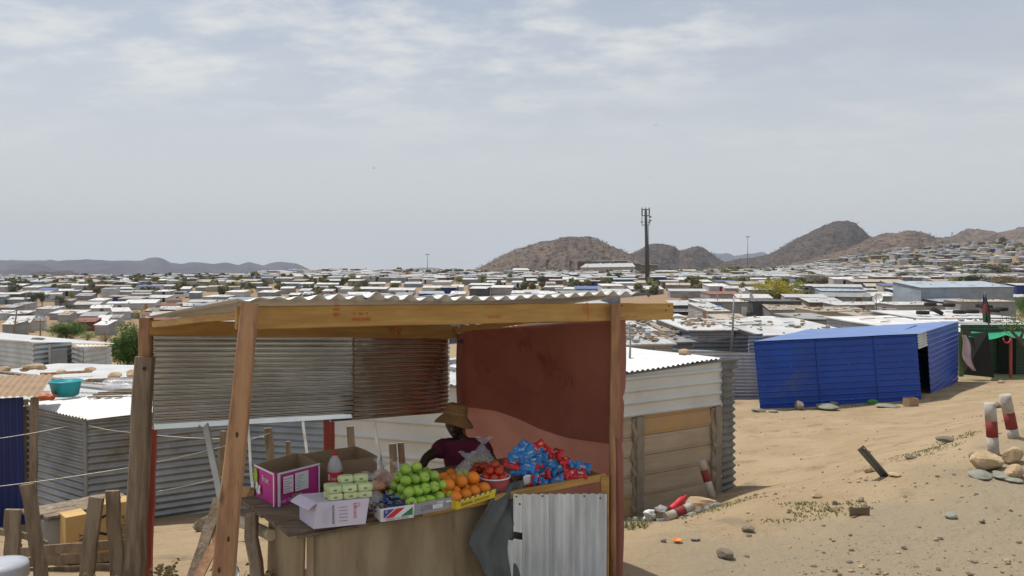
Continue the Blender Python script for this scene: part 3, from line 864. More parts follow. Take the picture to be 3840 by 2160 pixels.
# cloth side wall, doubled above the slanting hem
def cloth_fn(ztop0, ztop1, zb0, zb1, off, seed, px0=1722, px1=2300):
    def fn(u, v):
        k = Vector((-0.44, 7.76, 0)).lerp(Vector((0.775, 6.12, 0)), u)
        zt = ztop0 + (ztop1 - ztop0) * u; zb = zb0(u)
        z = zt + (zb - zt) * v
        bulge = 0.05 * math.sin(math.pi * u) * math.sin(math.pi * min(1, v * 0.9)) + 0.030 * noise.noise((u * 4 + z * 1.2, z * 1.6 + seed, seed)) \
            + 0.020 * noise.noise((u * 5 + z * 6, z * 3 - u * 5, seed)) + 0.010 * abs(noise.noise((u * 9 - z * 7, z * 2 + u * 6, seed + 4)))
        fold = 0.012 * math.sin(u * 38 + z * 3) * math.exp(-((u - 0.02) / 0.07) ** 2)
        return Vector((k.x, k.y, z)) + Vector((0.8, 0.6, 0)) * (off + bulge + fold)
    return fn
b = MB()
b.grid(cloth_fn(1.80, 2.01, lambda u: -0.05, 0, 0.0, 2), 60, 70, M_cloth)
wbuild(b, "cloth_side", stall, "red-brown shade cloth stretched along the side")
b = MB()
b.grid(cloth_fn(1.79, 2.00, lambda u: 1.07 + 0.03 * math.sin(u * 7) - 0.02 * u, 0, -0.022, 5), 60, 60, M_cloth)
wbuild(b, "cloth_side", stall, "second darker layer of cloth with a slanting hem")
# cloth wrapped round the front post, hanging to the ground
def wrap(u, v):
    a = -2.6 + 4.4 * u
    z = 2.00 - 2.06 * v
    r = 0.040 + 0.008 * math.sin(a * 3 + z * 2) + 0.010 * noise.noise((a, z * 1.8, 3))
    c = Vector((at(2319, 1500, 6.13).x, 6.13, 0))
    pinch = 1 - 0.30 * math.exp(-((z - 1.42) / 0.03) ** 2) - 0.30 * math.exp(-((z - 1.05) / 0.03) ** 2)
    c.x += 0.006 * math.sin(z * 4)
    return Vector((c.x + r * pinch * math.sin(a), c.y - r * pinch * math.cos(a), z))
b = MB(); b.grid(wrap, 26, 60, M_cloth)
wbuild(b, "cloth_wrap", stall, "cloth wrapped round the front post")
def wrap2(u, v):
    a = 2 * math.pi * u
    z = 1.76 - 1.9 * v
    r = 0.030 + 0.035 * min(1, v * 3) + 0.014 * math.sin(a * 3 + z * 3)
    c = Vector((-0.462 + 0.02 * math.sin(z * 3), 7.80, 0))
    return Vector((c.x + r * math.sin(a), c.y - r * 0.8 * math.cos(a), z))
b = MB(); b.grid(wrap2, 24, 50, M_cloth)
for zz in (1.70, 1.68):
    b.tube([Vector((-0.462 + 0.05 * math.cos(q), 7.80 + 0.05 * math.sin(q), zz)) for q in [k * math.pi / 5 for k in range(11)]], 0.005, M_nail, seg=6)
wbuild(b, "cloth_wrap", stall, "cloth bunched and tied round the rear post")

# ------------------------------------------------------------------ the counter
CT = 0.86
CA = Vector((-1.27, 4.72, 0)); CB = Vector((0.70, 6.02, 0)); DV = Vector((-0.55, 0.70, 0))
U = (CB - CA).normalized(); Vv = DV.normalized()
counter = empty("counter", (-0.5, 5.7, 0.0), "rough plywood and timber shop counter carrying the fruit boxes", "counter")
b = MB()
for k in range(4):
    o = DV * ((k + 0.5) / 4)
    a_ = CA + o + U * rng.uniform(-0.02, 0.02) - U * (0.02 if k else 0.0); e_ = CB + o
    b.beam(a_ + Vector((0, 0, CT - 0.014 + (0.003 if k % 2 else 0))), e_ + Vector((0, 0, CT - 0.016)), DV.length / 4 - 0.006, 0.026, M_topwood, up=(0, 0, 1), nseg=10, wob=0.003, rng=rng)
wbuild(b, "counter_top", counter)
b = MB(); b.beam(CA + U * 0.82 - Vv * 0.02 + Vector((0, 0, CT - 0.02)), CB - U * 0.04 - Vv * 0.02 + Vector((0, 0, CT - 0.005)), 0.035, 0.05, M_pine, up=(0, 0, 1), nseg=8, wob=0.003, rng=rng)
wbuild(b, "edge_board", counter)
b = MB(); b.beam(CA + U * 0.02 - Vv * 0.004 + Vector((0, 0, CT - 0.033)), CA + U * 1.1 - Vv * 0.004 + Vector((0, 0, CT - 0.030)), 0.02, 0.018, M_topwood, up=(0, 0, 1), nseg=6, wob=0.004, rng=rng)
wbuild(b, "edge_board", counter)
# plywood front, slightly bowed
def ply(u, v):
    p = CA + U * (0.13 + 1.38 * u) + Vv * (0.05)
    return Vector((p.x, p.y, 0)) + Vector((0, 0, CT - 0.045 - (CT + 0.02) * v)) + Vector((0.56, -0.83, 0)) * (0.014 * math.sin(u * 6) * v + 0.006 * noise.noise((u * 4, v * 3, 1)))
b = MB(); b.grid(ply, 24, 16, M_ply, thick=0.010)
wbuild(b, "front_panel", counter)
def plys(u, v):
    p = CA + U * 0.105 + Vv * (0.07 + 0.55 * u)
    return Vector((p.x - 0.03 * v, p.y, CT - 0.045 - (CT + 0.02) * v))
b = MB(); b.grid(lambda u, v: plys(1 - u, v), 10, 16, M_ply, thick=0.010)
wbuild(b, "side_panel", counter)
for (uu, vv_, m_, w_) in ((0.115, 0.03, M_ply, 0.04), (2.30, -0.045, M_pine, 0.062), (2.28, 0.75, M_pine, 0.06)):
    p = CA + U * uu + Vv * vv_
    b = MB(); b.beam(Vector((p.x, p.y, CT + (0.008 if uu > 2 and vv_ < 0 else -0.035))), Vector((p.x, p.y, -0.03)), w_, 0.04, m_, up=(0, 1, 0), nseg=3, wob=0.002, rng=rng)
    wbuild(b, "corner_post", counter)
b = MB(); q0 = CA + Vv * 0.60 - U * 0.02 + Vector((0, 0, CT - 0.03)); b.beam(q0, Vector((q0.x + 0.16, q0.y - 0.32, 0.0)), 0.075, 0.06, M_oldwood, up=(0, 1, 0), nseg=6, wob=0.012, rng=rng)
wbuild(b, "leg", counter, "gnarled grey timber leg at the open end")

# upright corrugated sheet nailed to the counter front, with a torn notch
CSa, CSb = at(1912, 1852, 5.42), at(2262, 1850, 5.92)
def csheet(u0, u1, v0, v1):
    Lc = (CSb - CSa).length
    def fn(u, v):
        uu = u0 + (u1 - u0) * u; vv = v0 + (v1 - v0) * v
        p = CSa.lerp(CSb, uu)
        z = CSa.z + (CSb.z - CSa.z) * uu - 0.80 * vv
        r = 0.0165 * math.cos(2 * math.pi * uu * Lc / 0.078) 
        r += 0.004 * noise.noise((uu * 4, vv * 4, 8))
        if vv > 0.985: z += 0
        return Vector((p.x, p.y, z)) + Vector((0.56, -0.83, 0)) * (r + 0.012)
    return fn
b = MB()
def notch(u, v):
    if u < 0.065 and v < 0.375: return None
    if v >= 0.31 and v < 0.372 and u < 0.15: return None
    return M_clad
b.grid(csheet(-0.04, 1.02, 0, 1.0), 106, 50, M_clad, mfn=notch)
for px, py in ((1935, 1862), (2033, 1860), (2190, 1860), (1948, 1890), (2250, 1868)):
    tq = (px - 1912) / 350.0
    q = at(px, py, 5.42 + 0.5 * tq - 0.03); b.tube([q, q + Vector((0.004, -0.006, 0))], 0.006, M_nail, seg=8)
wbuild(b, "cladding_sheet", counter, "pale zinc sheet with upright ribs on the counter front")

# the dark sheet bent over the counter edge
def bent(u, v):
    L = [(1862, 1810, 5.52), (1832, 1880, 5.38), (1785, 1960, 5.30), (1757, 2040, 5.27), (1800, 2110, 5.24), (1835, 2190, 5.22)]
    Rr = [(1968, 1800, 5.72), (1972, 1880, 5.62), (1965, 1960, 5.58), (1960, 2050, 5.56), (1960, 2110, 5.54), (1965, 2190, 5.52)]
    t = v * 5; i = min(4, int(t)); f = t - i
    def lp(A): return at(*A[i]).lerp(at(*A[i + 1]), f)
    p = lp(L).lerp(lp(Rr), u)
    n = Vector((0.45, -0.85, 0.1))
    return p + n * (0.035 * math.sin(u * 3.0) + 0.020 * math.sin(u * 17 + v * 7) + 0.03 * noise.noise((u * 2, v * 4, 6)))
b = MB(); b.grid(bent, 30, 34, M_darksheet, thick=0.004)
sbuild(b, "metal_sheet", "dark grey crumpled metal sheet hanging over the counter front beside the zinc sheet", "metal sheet")

# ------------------------------------------------------------------ goods on the counter
def on(x, y, z=CT):
    """point of the level plane z seen at x, y"""
    lo, hi = 1.0, 30.0
    for _ in range(50):
        m = (lo + hi) / 2
        if at(x, y, m).z > z: lo = m
        else: hi = m
    p = at(x, y, m); p.z = z
    return p
ZT = CT + 0.004

def open_box(base, c1, c2, h, outer, inner, thick=0.005, flare=0.0, wave=0.0):
    """open box: base corner near, edges c1 and c2, height h. returns MB in world space"""
    b = MB()
    P = [base, base + c1, base + c1 + c2, base + c2]
    cen = sum(P, Vector()) / 4
    up = Vector((0, 0, 1))
    T = [p + up * h + (p - cen) * flare for p in P]
    if wave:
        T = [t + up * rng.uniform(-wave, wave) for t in T]
    for k in range(4):
        a, c = P[k], P[(k + 1) % 4]; ta, tc_ = T[k], T[(k + 1) % 4]
        n = (c - a).cross(up).normalized()
        if n.dot((a + c) / 2 - cen) < 0: n = -n
        def out_(u, v, a=a, c=c, ta=ta, tc_=tc_, n=n):
            p = a.lerp(c, u).lerp(ta.lerp(tc_, u), v)
            return p + n * (0.012 * math.sin(math.pi * u) * v * (1 if wave else 0))
        mo = outer[k] if isinstance(outer, (list, tuple)) else outer
        b.grid(out_, 6, 3, mo, sm=False)
        b.grid(lambda u, v, o=out_, n=n: o(u, v) - n * thick, 6, 3, inner, sm=False)
        for i in range(6):
            q0, q1 = out_(i / 6, 1), out_((i + 1) / 6, 1)
            b.quad(q0, q1, q1 - n * thick, q0 - n * thick, inner)
    b.quad(P[0] + up * 0.003, P[1] + up * 0.003, P[2] + up * 0.003, P[3] + up * 0.003, inner)
    return b
def facing(p0, p1, top=Vector((0, 0, 1)), off=0.0015, toward=None):
    """matrix for print lying on the upright face through p0 to p1 (left to right as seen)"""
    X = (p1 - p0).normalized(); N = X.cross(top).normalized()
    if N.dot(Vector((0, 0, CAMZ)) - p0) < 0: N = -N
    Y = N.cross(X)
    m = Matrix((X, Y, N)).transposed().to_4x4()
    m.translation = p0 + N * off
    return m
def patch(b, m4, x0, y0, x1, y1, mt, lift=0.0):
    b.quad(m4 @ Vector((x0, y0, lift)), m4 @ Vector((x1, y0, lift)), m4 @ Vector((x1, y1, lift)), m4 @ Vector((x0, y1, lift)), mt)

# magenta fruit box
N0 = on(1036, 1901, ZT); L0 = on(961, 1860, ZT); R0 = on(1195, 1855, ZT)
c1 = R0 - N0; c2 = L0 - N0
b = open_box(N0, c1, c2, 0.218, M_pink, M_card, wave=0.008)
w1 = c1.length; w2 = c2.length
mf = facing(N0, R0, off=0.014)
patch(b, mf, 0.0, 0.0, 0.022, 0.215, M_white); patch(b, mf, w1 - 0.012, 0, w1 - 0.001, 0.20, M_white)
patch(b, mf, 0.0, 0.205, w1, 0.218, M_white, 0.001)
patch(b, mf, 0.045, 0.075, 0.125, 0.185, M_white, 0.001); patch(b, mf, 0.14, 0.07, 0.25, 0.19, M_white, 0.001)
for k in range(6):
    patch(b, mf, 0.052, 0.085 + k * 0.016, 0.095 + 0.02 * (k % 2), 0.089 + k * 0.016, M_pink, 0.002)
    patch(b, mf, 0.15, 0.085 + k * 0.016, 0.185 + 0.03 * (k % 3) / 2, 0.088 + k * 0.016, M_greyink, 0.002)
patch(b, mf, 0.11, 0.01, 0.20, 0.055, M_card, 0.001)
mf2 = facing(L0, N0, off=0.014)
patch(b, mf2, w2 - 0.016, 0, w2, 0.215, M_white); patch(b, mf2, 0, 0.205, w2, 0.218, M_white, 0.001)
b.grid(lambda u, v: mf2 @ Vector((0.03 + 0.032 * v * math.cos(2 * math.pi * u), 0.15 + 0.05 * v * math.sin(2 * math.pi * u), 0.002)), 18, 1, M_limegreen, sm=False)
for (ex, ey, er, eh) in ((0.075, 0.055, 0.035, 0.022), (0.05, 0.075, 0.02, 0.035), (0.095, 0.085, 0.016, 0.012)):
    b.grid(lambda u, v, ex=ex, ey=ey, er=er, eh=eh: mf2 @ Vector((ex + er * v * math.cos(2 * math.pi * u), ey + eh * v * math.sin(2 * math.pi * u), 0.0025)), 16, 1, M_white, sm=False)
mt_ = mf2.copy(); mt_.translation = mf2 @ Vector((0.19, 0.15, 0.002)); b.text("Fruit", 0.055, mt_, M_white)
mt_ = mf.copy(); mt_.translation = mf @ Vector((0.07, 0.03, 0.002)); b.text("Fruit One", 0.03, mt_, M_white)
sbuild(b, "fruit_box", "open magenta and white fruit box with a lime oval, beside the soft drink bottle", "box")

# brown box behind the bottle
R1 = on(1414, 1795, ZT); L1 = on(1196, 1829, ZT); dd = Vector((-0.20, 0.26, 0))
b = open_box(L1, R1 - L1, dd, 0.175, M_card, M_card, wave=0.012)
sbuild(b, "cardboard_box", "open plain brown cardboard box standing behind the red-capped bottle", "box")

# plastic bottle with red label
bt = on(1256, 1842, ZT)
def lathe(b, c, prof, m, seg=24):
    n0 = len(b.v)
    for (r_, z_) in prof:
        for k in range(seg):
            a = 2 * math.pi * k / seg
            b.v.append(Vector((c.x + r_ * math.cos(a), c.y + r_ * math.sin(a), c.z + z_)))
    for i in range(len(prof) - 1):
        for k in range(seg):
            a0 = n0 + i * seg + k; a1 = n0 + i * seg + (k + 1) % seg
            b.face((a0, a1, a1 + seg, a0 + seg), m, True)
bottle = empty("drink_bottle", bt, "clear plastic soft drink bottle with red cap and red label", "bottle")
b = MB(); lathe(b, bt, [(0.0, 0.004), (0.040, 0.0), (0.050, 0.012), (0.051, 0.06), (0.052, 0.14), (0.050, 0.165), (0.043, 0.195), (0.028, 0.228), (0.016, 0.244), (0.014, 0.252)], M_bottle)
wbuild(b, "body", bottle)
b = MB(); lathe(b, bt, [(0.0530, 0.060), (0.0535, 0.062), (0.0540, 0.138), (0.0530, 0.141)], M_redflag, seg=32)
def curved_text(b, s, size, c, r, z, ang0, m, sq=1.0):
    t = MB(); t.text(s, size, Matrix.Identity(4), m)
    n0 = len(b.v)
    for v in t.v:
        a = ang0 + v.x * sq / r
        b.v.append(Vector((c.x + r * math.sin(a), c.y - r * math.cos(a), c.z + z + v.y)))
    for f in t.f: b.face([n0 + k for k in f], m)
curved_text(b, "Coca-Cola", 0.036, bt, 0.0546, 0.10, 0.35, M_white, 0.62)
def lab(u, v):
    a = -0.75 + 0.32 * u
    return Vector((bt.x + 0.0546 * math.sin(a), bt.y - 0.0546 * math.cos(a), bt.z + 0.085 + 0.045 * v))
b.grid(lab, 4, 1, M_white)
wbuild(b, "label", bottle)
b = MB(); lathe(b, bt, [(0.0, 0.275), (0.014, 0.274), (0.0165, 0.268), (0.0165, 0.250), (0.015, 0.248)], M_redflag)
wbuild(b, "cap", bottle)

# lilac printed carton lying bottom up near the corner
q0, q1 = on(1175, 1984, ZT), on(1371, 1964, ZT)
ex = q1 - q0; ey = Vector((-0.13, 0.19, 0))
b = MB()
H = 0.148
P = [q0, q1, q1 + ey, q0 + ey]
def up_(p, h): return Vector((p.x, p.y, p.z + h))
sl = Vector((0.012, 0, 0))
T = [up_(P[0], H) + Vector((0.02, 0.02, 0)), up_(P[1], H) + Vector((0.02, 0.02, 0)), up_(P[2], H), up_(P[3], H + 0.004)]
for k in range(4):
    b.grid(lambda u, v, k=k: P[k].lerp(P[(k + 1) % 4], u).lerp(T[k].lerp(T[(k + 1) % 4], u), v), 4, 4, M_lilac, sm=False, thick=0.003)
b.grid(lambda u, v: T[0].lerp(T[1], u).lerp(T[3].lerp(T[2], u), v) + Vector((0, 0, 0.001)), 4, 4, M_lilac, sm=False, thick=0.003)
# side flap bent out
b.grid(lambda u, v: T[0].lerp(T[3], u) + Vector((-0.055, -0.01, -0.028)) * v + Vector((0, 0, -0.012 * v * v)), 4, 4, M_lilac, sm=False, thick=0.003)
mf = facing(P[0], P[1], top=(T[0] - P[0]).normalized(), off=0.003)
W_ = ex.length
for k in range(7): patch(b, mf, 0.055 + 0.0 * k, 0.02 + 0.014 * k, 0.10 - 0.01 * (k % 2), 0.026 + 0.014 * k, M_lilac, 0.0008)
for k in range(9): patch(b, mf, 0.11, 0.018 + 0.0125 * k, 0.122, 0.026 + 0.0125 * k, M_greyink, 0.0012)
mt_ = mf.copy(); mt_.translation = mf @ Vector((0.245, 0.085, 0.0012)); mt_ = mt_ @ Matrix.Rotation(math.pi / 2, 4, 'Z')
b.text("EXPORT", 0.024, mt_, M_redink)
for rr_ in (0.018,):
    b.tube([mf @ Vector((0.255 + rr_ * math.cos(a), 0.118 + rr_ * 0.6 * math.sin(a), 0.001)) for a in [k * math.pi / 8 for k in range(17)]], 0.0012, M_redink, seg=5, cap=False)
for k in range(5): patch(b, mf, 0.15, 0.03 + 0.02 * k, 0.20, 0.033 + 0.02 * k, M_greyink, 0.0008)
sbuild(b, "carton", "lilac white printed carton with red stamp at the near corner of the counter", "carton")

# small wrapped packs stacked on the carton
def pack_mesh():
    b = MB()
    def f(p, d):
        q = Vector((max(-1, min(1, d.x * 1.5)), max(-1, min(1, d.y * 1.5)), max(-1, min(1, d.z * 1.5))))
        q = Vector((q.x * 0.042, q.y * 0.028, q.z * 0.0205 + 0.0205))
        return q
    b.blob((0, 0, 0), 1, M_packgreen, seg=16, rings=10, fn=f, sm=True)
    b.box((0.0, -0.0282, 0.018), (0.020, 0.001, 0.010), M_greyink)
    b.box((-0.0423, 0.0, 0.02), (0.002, 0.05, 0.03), M_packgreen)
    b.box((0.0423, 0.0, 0.02), (0.002, 0.05, 0.03), M_packgreen)
    return b
proto = None
exn = ex.normalized(); eyn = ey.normalized(); ang_ = math.atan2(exn.y, exn.x)
lvl = ["lowest", "middle", "upper"]
for (i, j, k) in [(0,0,0),(1,0,0),(2,0,0),(0,0,1),(1,0,1),(2,0,1),(0,1,0),(1,1,0),(2,1,0),(0,1,1),(1,1,1),(2,1,1),(1,1,2),(2,1,2)]:
    p = T[0] + exn * (0.115 + 0.088 * (i)) + eyn * (0.034 + 0.060 * j) + Vector((0, 0, 0.002 + 0.042 * k))
    p += Vector((rng.uniform(-.003, .003), rng.uniform(-.003, .003), 0))
    lab_ = "pale green wrapped pack, %s one, %s layer, %s row of the stack" % (("left", "middle", "right")[i], ("bottom", "second", "top")[k], ("front", "rear")[j])
    if k == 2: lab_ = "pale green wrapped pack on top of the stack, the %s one of two" % ("left" if i == 1 else "right")
    if proto is None:
        proto = pack_mesh().build("wrapped_pack", loc=p, label=lab_, cat="wrapped pack", group="pale green packs stacked on the carton", rotz=ang_)
    else:
        c = proto.copy(); COL.objects.link(c); c.location = p; c.rotation_euler.z = ang_ + rng.uniform(-.08, .08); c['label'] = lab_

# sweets tray with the flag print
def tray(pl, pr, depth, h, outer, inner, name, label, printer=None, flare=0.04, cat="tray"):
    X = (pr - pl); D_ = Vector((-X.y, X.x, 0)).normalized() * depth
    b = open_box(pl, X, D_, h, outer, inner, thick=0.003, flare=flare)
    m4 = facing(pl, pr, off=0.004 + flare * depth * 0.2)
    if printer: printer(b, m4, X.length)
    sbuild(b, name, label, cat)
    return pl, X, D_
def flagprint(b, m4, w):
    k = 0.0
    patch(b, m4, 0.014, 0.018, w - 0.006, 0.072, M_white)
    def tri(a, c, d, mt, l=0.001):
        n = len(b.v); b.v += [m4 @ Vector((p[0], p[1], l)) for p in (a, c, d)]; b.face((n, n + 1, n + 2), mt)
    def quad4(a, c, d, e, mt, l=0.002):
        n = len(b.v); b.v += [m4 @ Vector((p[0], p[1], l)) for p in (a, c, d, e)]; b.face((n, n + 1, n + 2, n + 3), mt)
    tri((0.016, 0.020), (0.085, 0.071), (0.016, 0.071), M_blueflag)
    tri((w - 0.008, 0.020), (w - 0.008, 0.068), (w - 0.085, 0.020), M_greenflag)
    quad4((0.022, 0.020), (0.075, 0.020), (0.150, 0.071), (0.097, 0.071), M_redflag)
    mm = m4.copy(); mm.translation = m4 @ Vector((w / 2, 0.009, 0.001)); b.text("PRODUCT OF NAMIBIA", 0.0135, mm, M_blueflag)
    for a in range(8):
        q = m4 @ Vector((0.033 + 0.007 * math.cos(a * math.pi / 4), 0.060 + 0.007 * math.sin(a * math.pi / 4), 0.002))
        b.blob(q, (0.003, 0.0008, 0.003), M_yellow, seg=5, rings=3)
pl, X_, D_ = tray(on(1428, 1958, ZT), on(1551, 1940, ZT), 0.27, 0.082, M_white, M_card, "sweets_tray", "small white tray with a blue red and green flag print, full of sweets", flagprint)
rng2 = random.Random(3)
b = MB()
for k in range(230):
    u, v = rng2.uniform(0.06, 0.94), rng2.uniform(0.05, 0.95)
    hgt = 0.028 + 0.055 * rng2.random() * (0.5 + 0.5 * v) + 0.02 * v
    p = pl + X_ * u + D_ * v + Vector((0, 0, hgt))
    m3 = Matrix.Rotation(rng2.uniform(0, 6.28), 3, 'Z') @ Matrix.Rotation(rng2.uniform(-.7, .7), 3, 'X')
    mm = M_candy[rng2.choice((0, 0, 1, 1, 2, 4, 4, 3))]
    b.blob(p, (0.013, 0.007, 0.006), mm, seg=7, rings=5, mtx=m3)
    for sx in (-1, 1): b.box(p + m3 @ Vector((sx * 0.017, 0, 0)), (0.010, 0.012, 0.002), mm, mtx=m3)
sbuild(b, "sweets", "heap of small blue and purple wrapped sweets in the flag-printed tray", "sweets", kind='stuff')
# loose sweets in a clear bag left of the tray
b = MB()
for k in range(90):
    p = on(1403, 1945, ZT) + Vector((rng2.uniform(-0.04, 0.045), rng2.uniform(-0.01, 0.19), rng2.uniform(0.008, 0.085)))
    m3 = Matrix.Rotation(rng2.uniform(0, 6.28), 3, 'Z') @ Matrix.Rotation(rng2.uniform(-.7, .7), 3, 'X')
    b.blob(p, (0.013, 0.008, 0.007), M_candy[rng2.choice((0, 1, 1, 2, 3))], seg=7, rings=5, mtx=m3)
bag = empty("bag_of_sweets", on(1403, 1940, ZT), "clear bag of dark wrapped sweets between the carton and the flag-printed tray", "bag")
wbuild(b, "contents", bag)
b = MB(); c_ = on(1403, 1925, ZT)
b.blob(c_ + Vector((0, 0.05, 0.055)), (0.06, 0.125, 0.062), M_film, seg=20, rings=12, amp=0.25, seed=4)
wbuild(b, "film", bag)

# grey tray of apples
def liteprint(b, m4, w):
    mm = m4.copy(); mm.translation = m4 @ Vector((0.085, 0.034, 0.001)); b.text("LITE", 0.042, mm, M_greyink)
    patch(b, m4, 0.128, 0.022, 0.200, 0.046, M_white, 0.001); patch(b, m4, 0.225, 0.045, 0.265, 0.058, M_white, 0.001)
    patch(b, m4, 0.16, 0.050, 0.21, 0.062, M_lilac, 0.001)
    mm = m4.copy(); mm.translation = m4 @ Vector((0.163, 0.034, 0.002)); b.text("0 0  A", 0.016, mm, M_greyink)
pl, X_, D_ = tray(on(1553, 1934, ZT), on(1706, 1903, ZT), 0.36, 0.075, M_greytray, M_card, "apple_tray", "low grey-lilac tray marked in grey letters, heaped with green apples", liteprint, flare=0.05)
def apple_mesh():
    b = MB()
    def f(p, d):
        r = math.sqrt(d.x ** 2 + d.y ** 2)
        dip = 0.30 * math.exp(-(r / 0.30) ** 2)
        z = d.z * (0.92 - dip * (1.0 if d.z > 0 else 0.55))
        k = 1.0 + 0.05 * d.z
        return Vector((d.x * 0.038 * k, d.y * 0.038 * k, z * 0.037))
    b.blob((0, 0, 0), 1, M_apple, seg=20, rings=14, fn=f)
    b.tube([(0, 0, 0.020), (0.003, 0.001, 0.036), (0.007, 0.002, 0.043)], [0.0016, 0.0014, 0.002], M_stem, seg=5)
    return b
def pile(proto_fn, name, label_fn, cat, group, pl, X_, D_, layers, r, z0, jit, spread=1.0, seed=1):
    rg = random.Random(seed)
    proto = None; n = 0
    for li, (nx, ny, v0, v1, u0, u1) in enumerate(layers):
        for j in range(ny):
            for i in range(nx):
                u = u0 + (u1 - u0) * ((i + 0.5) / nx); v = v0 + (v1 - v0) * ((j + 0.5) / ny)
                p = pl + X_ * u + D_ * v + Vector((0, 0, z0 + li * r * 1.48))
                p += Vector((rg.uniform(-jit, jit), rg.uniform(-jit, jit), rg.uniform(-jit, jit) * 0.6))
                lb = label_fn(li, i, j, nx, ny)
                if proto is None:
                    proto = proto_fn().build(name, loc=p, label=lb, cat=cat, group=group); o = proto
                else:
                    o = proto.copy(); COL.objects.link(o); o.location = p; o['label'] = lb
                o.rotation_euler = (rg.uniform(-1.2, 1.2), rg.uniform(-1.2, 1.2), rg.uniform(0, 6.28))
                s_ = rg.uniform(0.93, 1.05); o.scale = (s_, s_, s_)
                n += 1
ORD = ["first", "second", "third", "fourth", "fifth", "sixth", "seventh", "eighth", "ninth", "tenth", "eleventh", "twelfth",
       "thirteenth", "fourteenth", "fifteenth", "sixteenth", "seventeenth", "eighteenth", "nineteenth", "twentieth"]
ROWN = ["front", "second", "third", "fourth", "rear"]
def ap_label(li, i, j, nx, ny):
    if nx * ny == 1: return "green apple crowning the heap in the grey tray"
    if nx * ny == 2: return "green apple near the peak of the heap, %s of two" % ("left" if i == 0 else "right")
    return "green apple, %s from left, %s row, %s layer of the heap" % (ORD[i], ROWN[j], ("bottom", "second", "third", "top")[li])
pile(apple_mesh, "apple", ap_label, "apple", "green apples heaped in the grey tray", pl, X_, D_,
     [(5, 4, 0.03, 0.98, -0.08, 1.10), (5, 3, 0.17, 0.95, -0.03, 1.02), (4, 2, 0.34, 0.90, 0.02, 0.92), (2, 1, 0.55, 0.75, 0.10, 0.62)], 0.038, 0.062, 0.006, seed=8)

# yellow tray of oranges
def yprint(b, m4, w):
    mm = m4.copy(); mm.translation = m4 @ Vector((0.085, 0.024, 0.0012)); mm = mm @ Matrix.Shear('XZ', 4, (0, 0)); b.text("Savanna", 0.034, mm, M_black)
    for k in range(10):
        patch(b, m4, 0.16 + 0.015 * k, 0.022, 0.170 + 0.015 * k, 0.027, M_black, 0.001)
        patch(b, m4, 0.16 + 0.015 * k, 0.012, 0.167 + 0.015 * k, 0.016, M_black, 0.001)
    for k in range(14):
        n = len(b.v); x0 = 0.01 + k * (w - 0.02) / 14
        b.v += [m4 @ Vector((x0, 0.046, 0.0015)), m4 @ Vector((x0 + 0.011, 0.046, 0.0015)), m4 @ Vector((x0 + 0.017, 0.056, 0.0015)), m4 @ Vector((x0 + 0.006, 0.056, 0.0015))]
        b.face((n, n + 1, n + 2, n + 3), M_black if k % 2 == 0 else M_white)
pl, X_, D_ = tray(on(1713, 1911, ZT), on(1855, 1865, ZT), 0.19, 0.056, M_yellow, M_card, "orange_tray", "low yellow tray with black lettering and zebra edge, filled with oranges", yprint, flare=0.05)
def orange_mesh():
    b = MB()
    b.blob((0, 0, 0), (0.0435, 0.0435, 0.0415), M_orange, seg=22, rings=16)
    b.blob((0, 0, 0.0405), (0.0035, 0.0035, 0.0018), M_stem, seg=6, rings=4)
    return b
pile(orange_mesh, "orange_fruit", lambda li, i, j, nx, ny: "orange, %s from left in the %s row, %s layer of the yellow tray" % (ORD[i], ROWN[j], ("lower", "upper")[li]),
     "orange", "oranges in the yellow tray", pl, X_, D_, [(4, 2, 0.06, 1.0, 0.0, 1.0), (3, 1, 0.35, 1.1, 0.02, 1.0)], 0.0435, 0.055, 0.004, seed=4)
# loose small oranges and pale pears behind the apples
for k, (px, py, z_) in enumerate([(1678, 1800, .05), (1700, 1795, .05), (1690, 1775, .10), (1664, 1790, .06), (1712, 1812, .045)]):
    q = on(px, py + 40, ZT)
    q = at(px, py, q.y); o = orange_mesh().build("orange_fruit", loc=q, label="small deep orange fruit behind the green apples, %s of five from the left" % ["second", "fourth", "topmost", "first", "fifth"][k], cat="orange", group="small oranges behind the apples")
    o.scale = (0.86, 0.86, 0.82)
M_pear = mat("pear_skin", (0.50, 0.50, 0.16), (0.42, 0.40, 0.10), scale=12, rough=0.4)
for k, (px, py) in enumerate([(1724, 1786), (1746, 1780)]):
    q = at(px, py, on(px, py + 38, ZT).y)
    b = MB(); b.blob((0, 0, 0), (0.032, 0.032, 0.036), M_pear, seg=16, rings=12, fn=lambda p, d: Vector((p.x * (1 - 0.35 * max(0, d.z)), p.y * (1 - 0.35 * max(0, d.z)), p.z * 1.15)))
    b.tube([(0, 0, 0.036), (0.003, 0, 0.052)], 0.0016, M_stem, seg=5)
    b.build("pear", loc=q, label=("yellow-green pear beside the small oranges, the left of two", "yellow-green pear beside the tomatoes, the right of two")[k], cat="pear", group="pears behind the oranges")

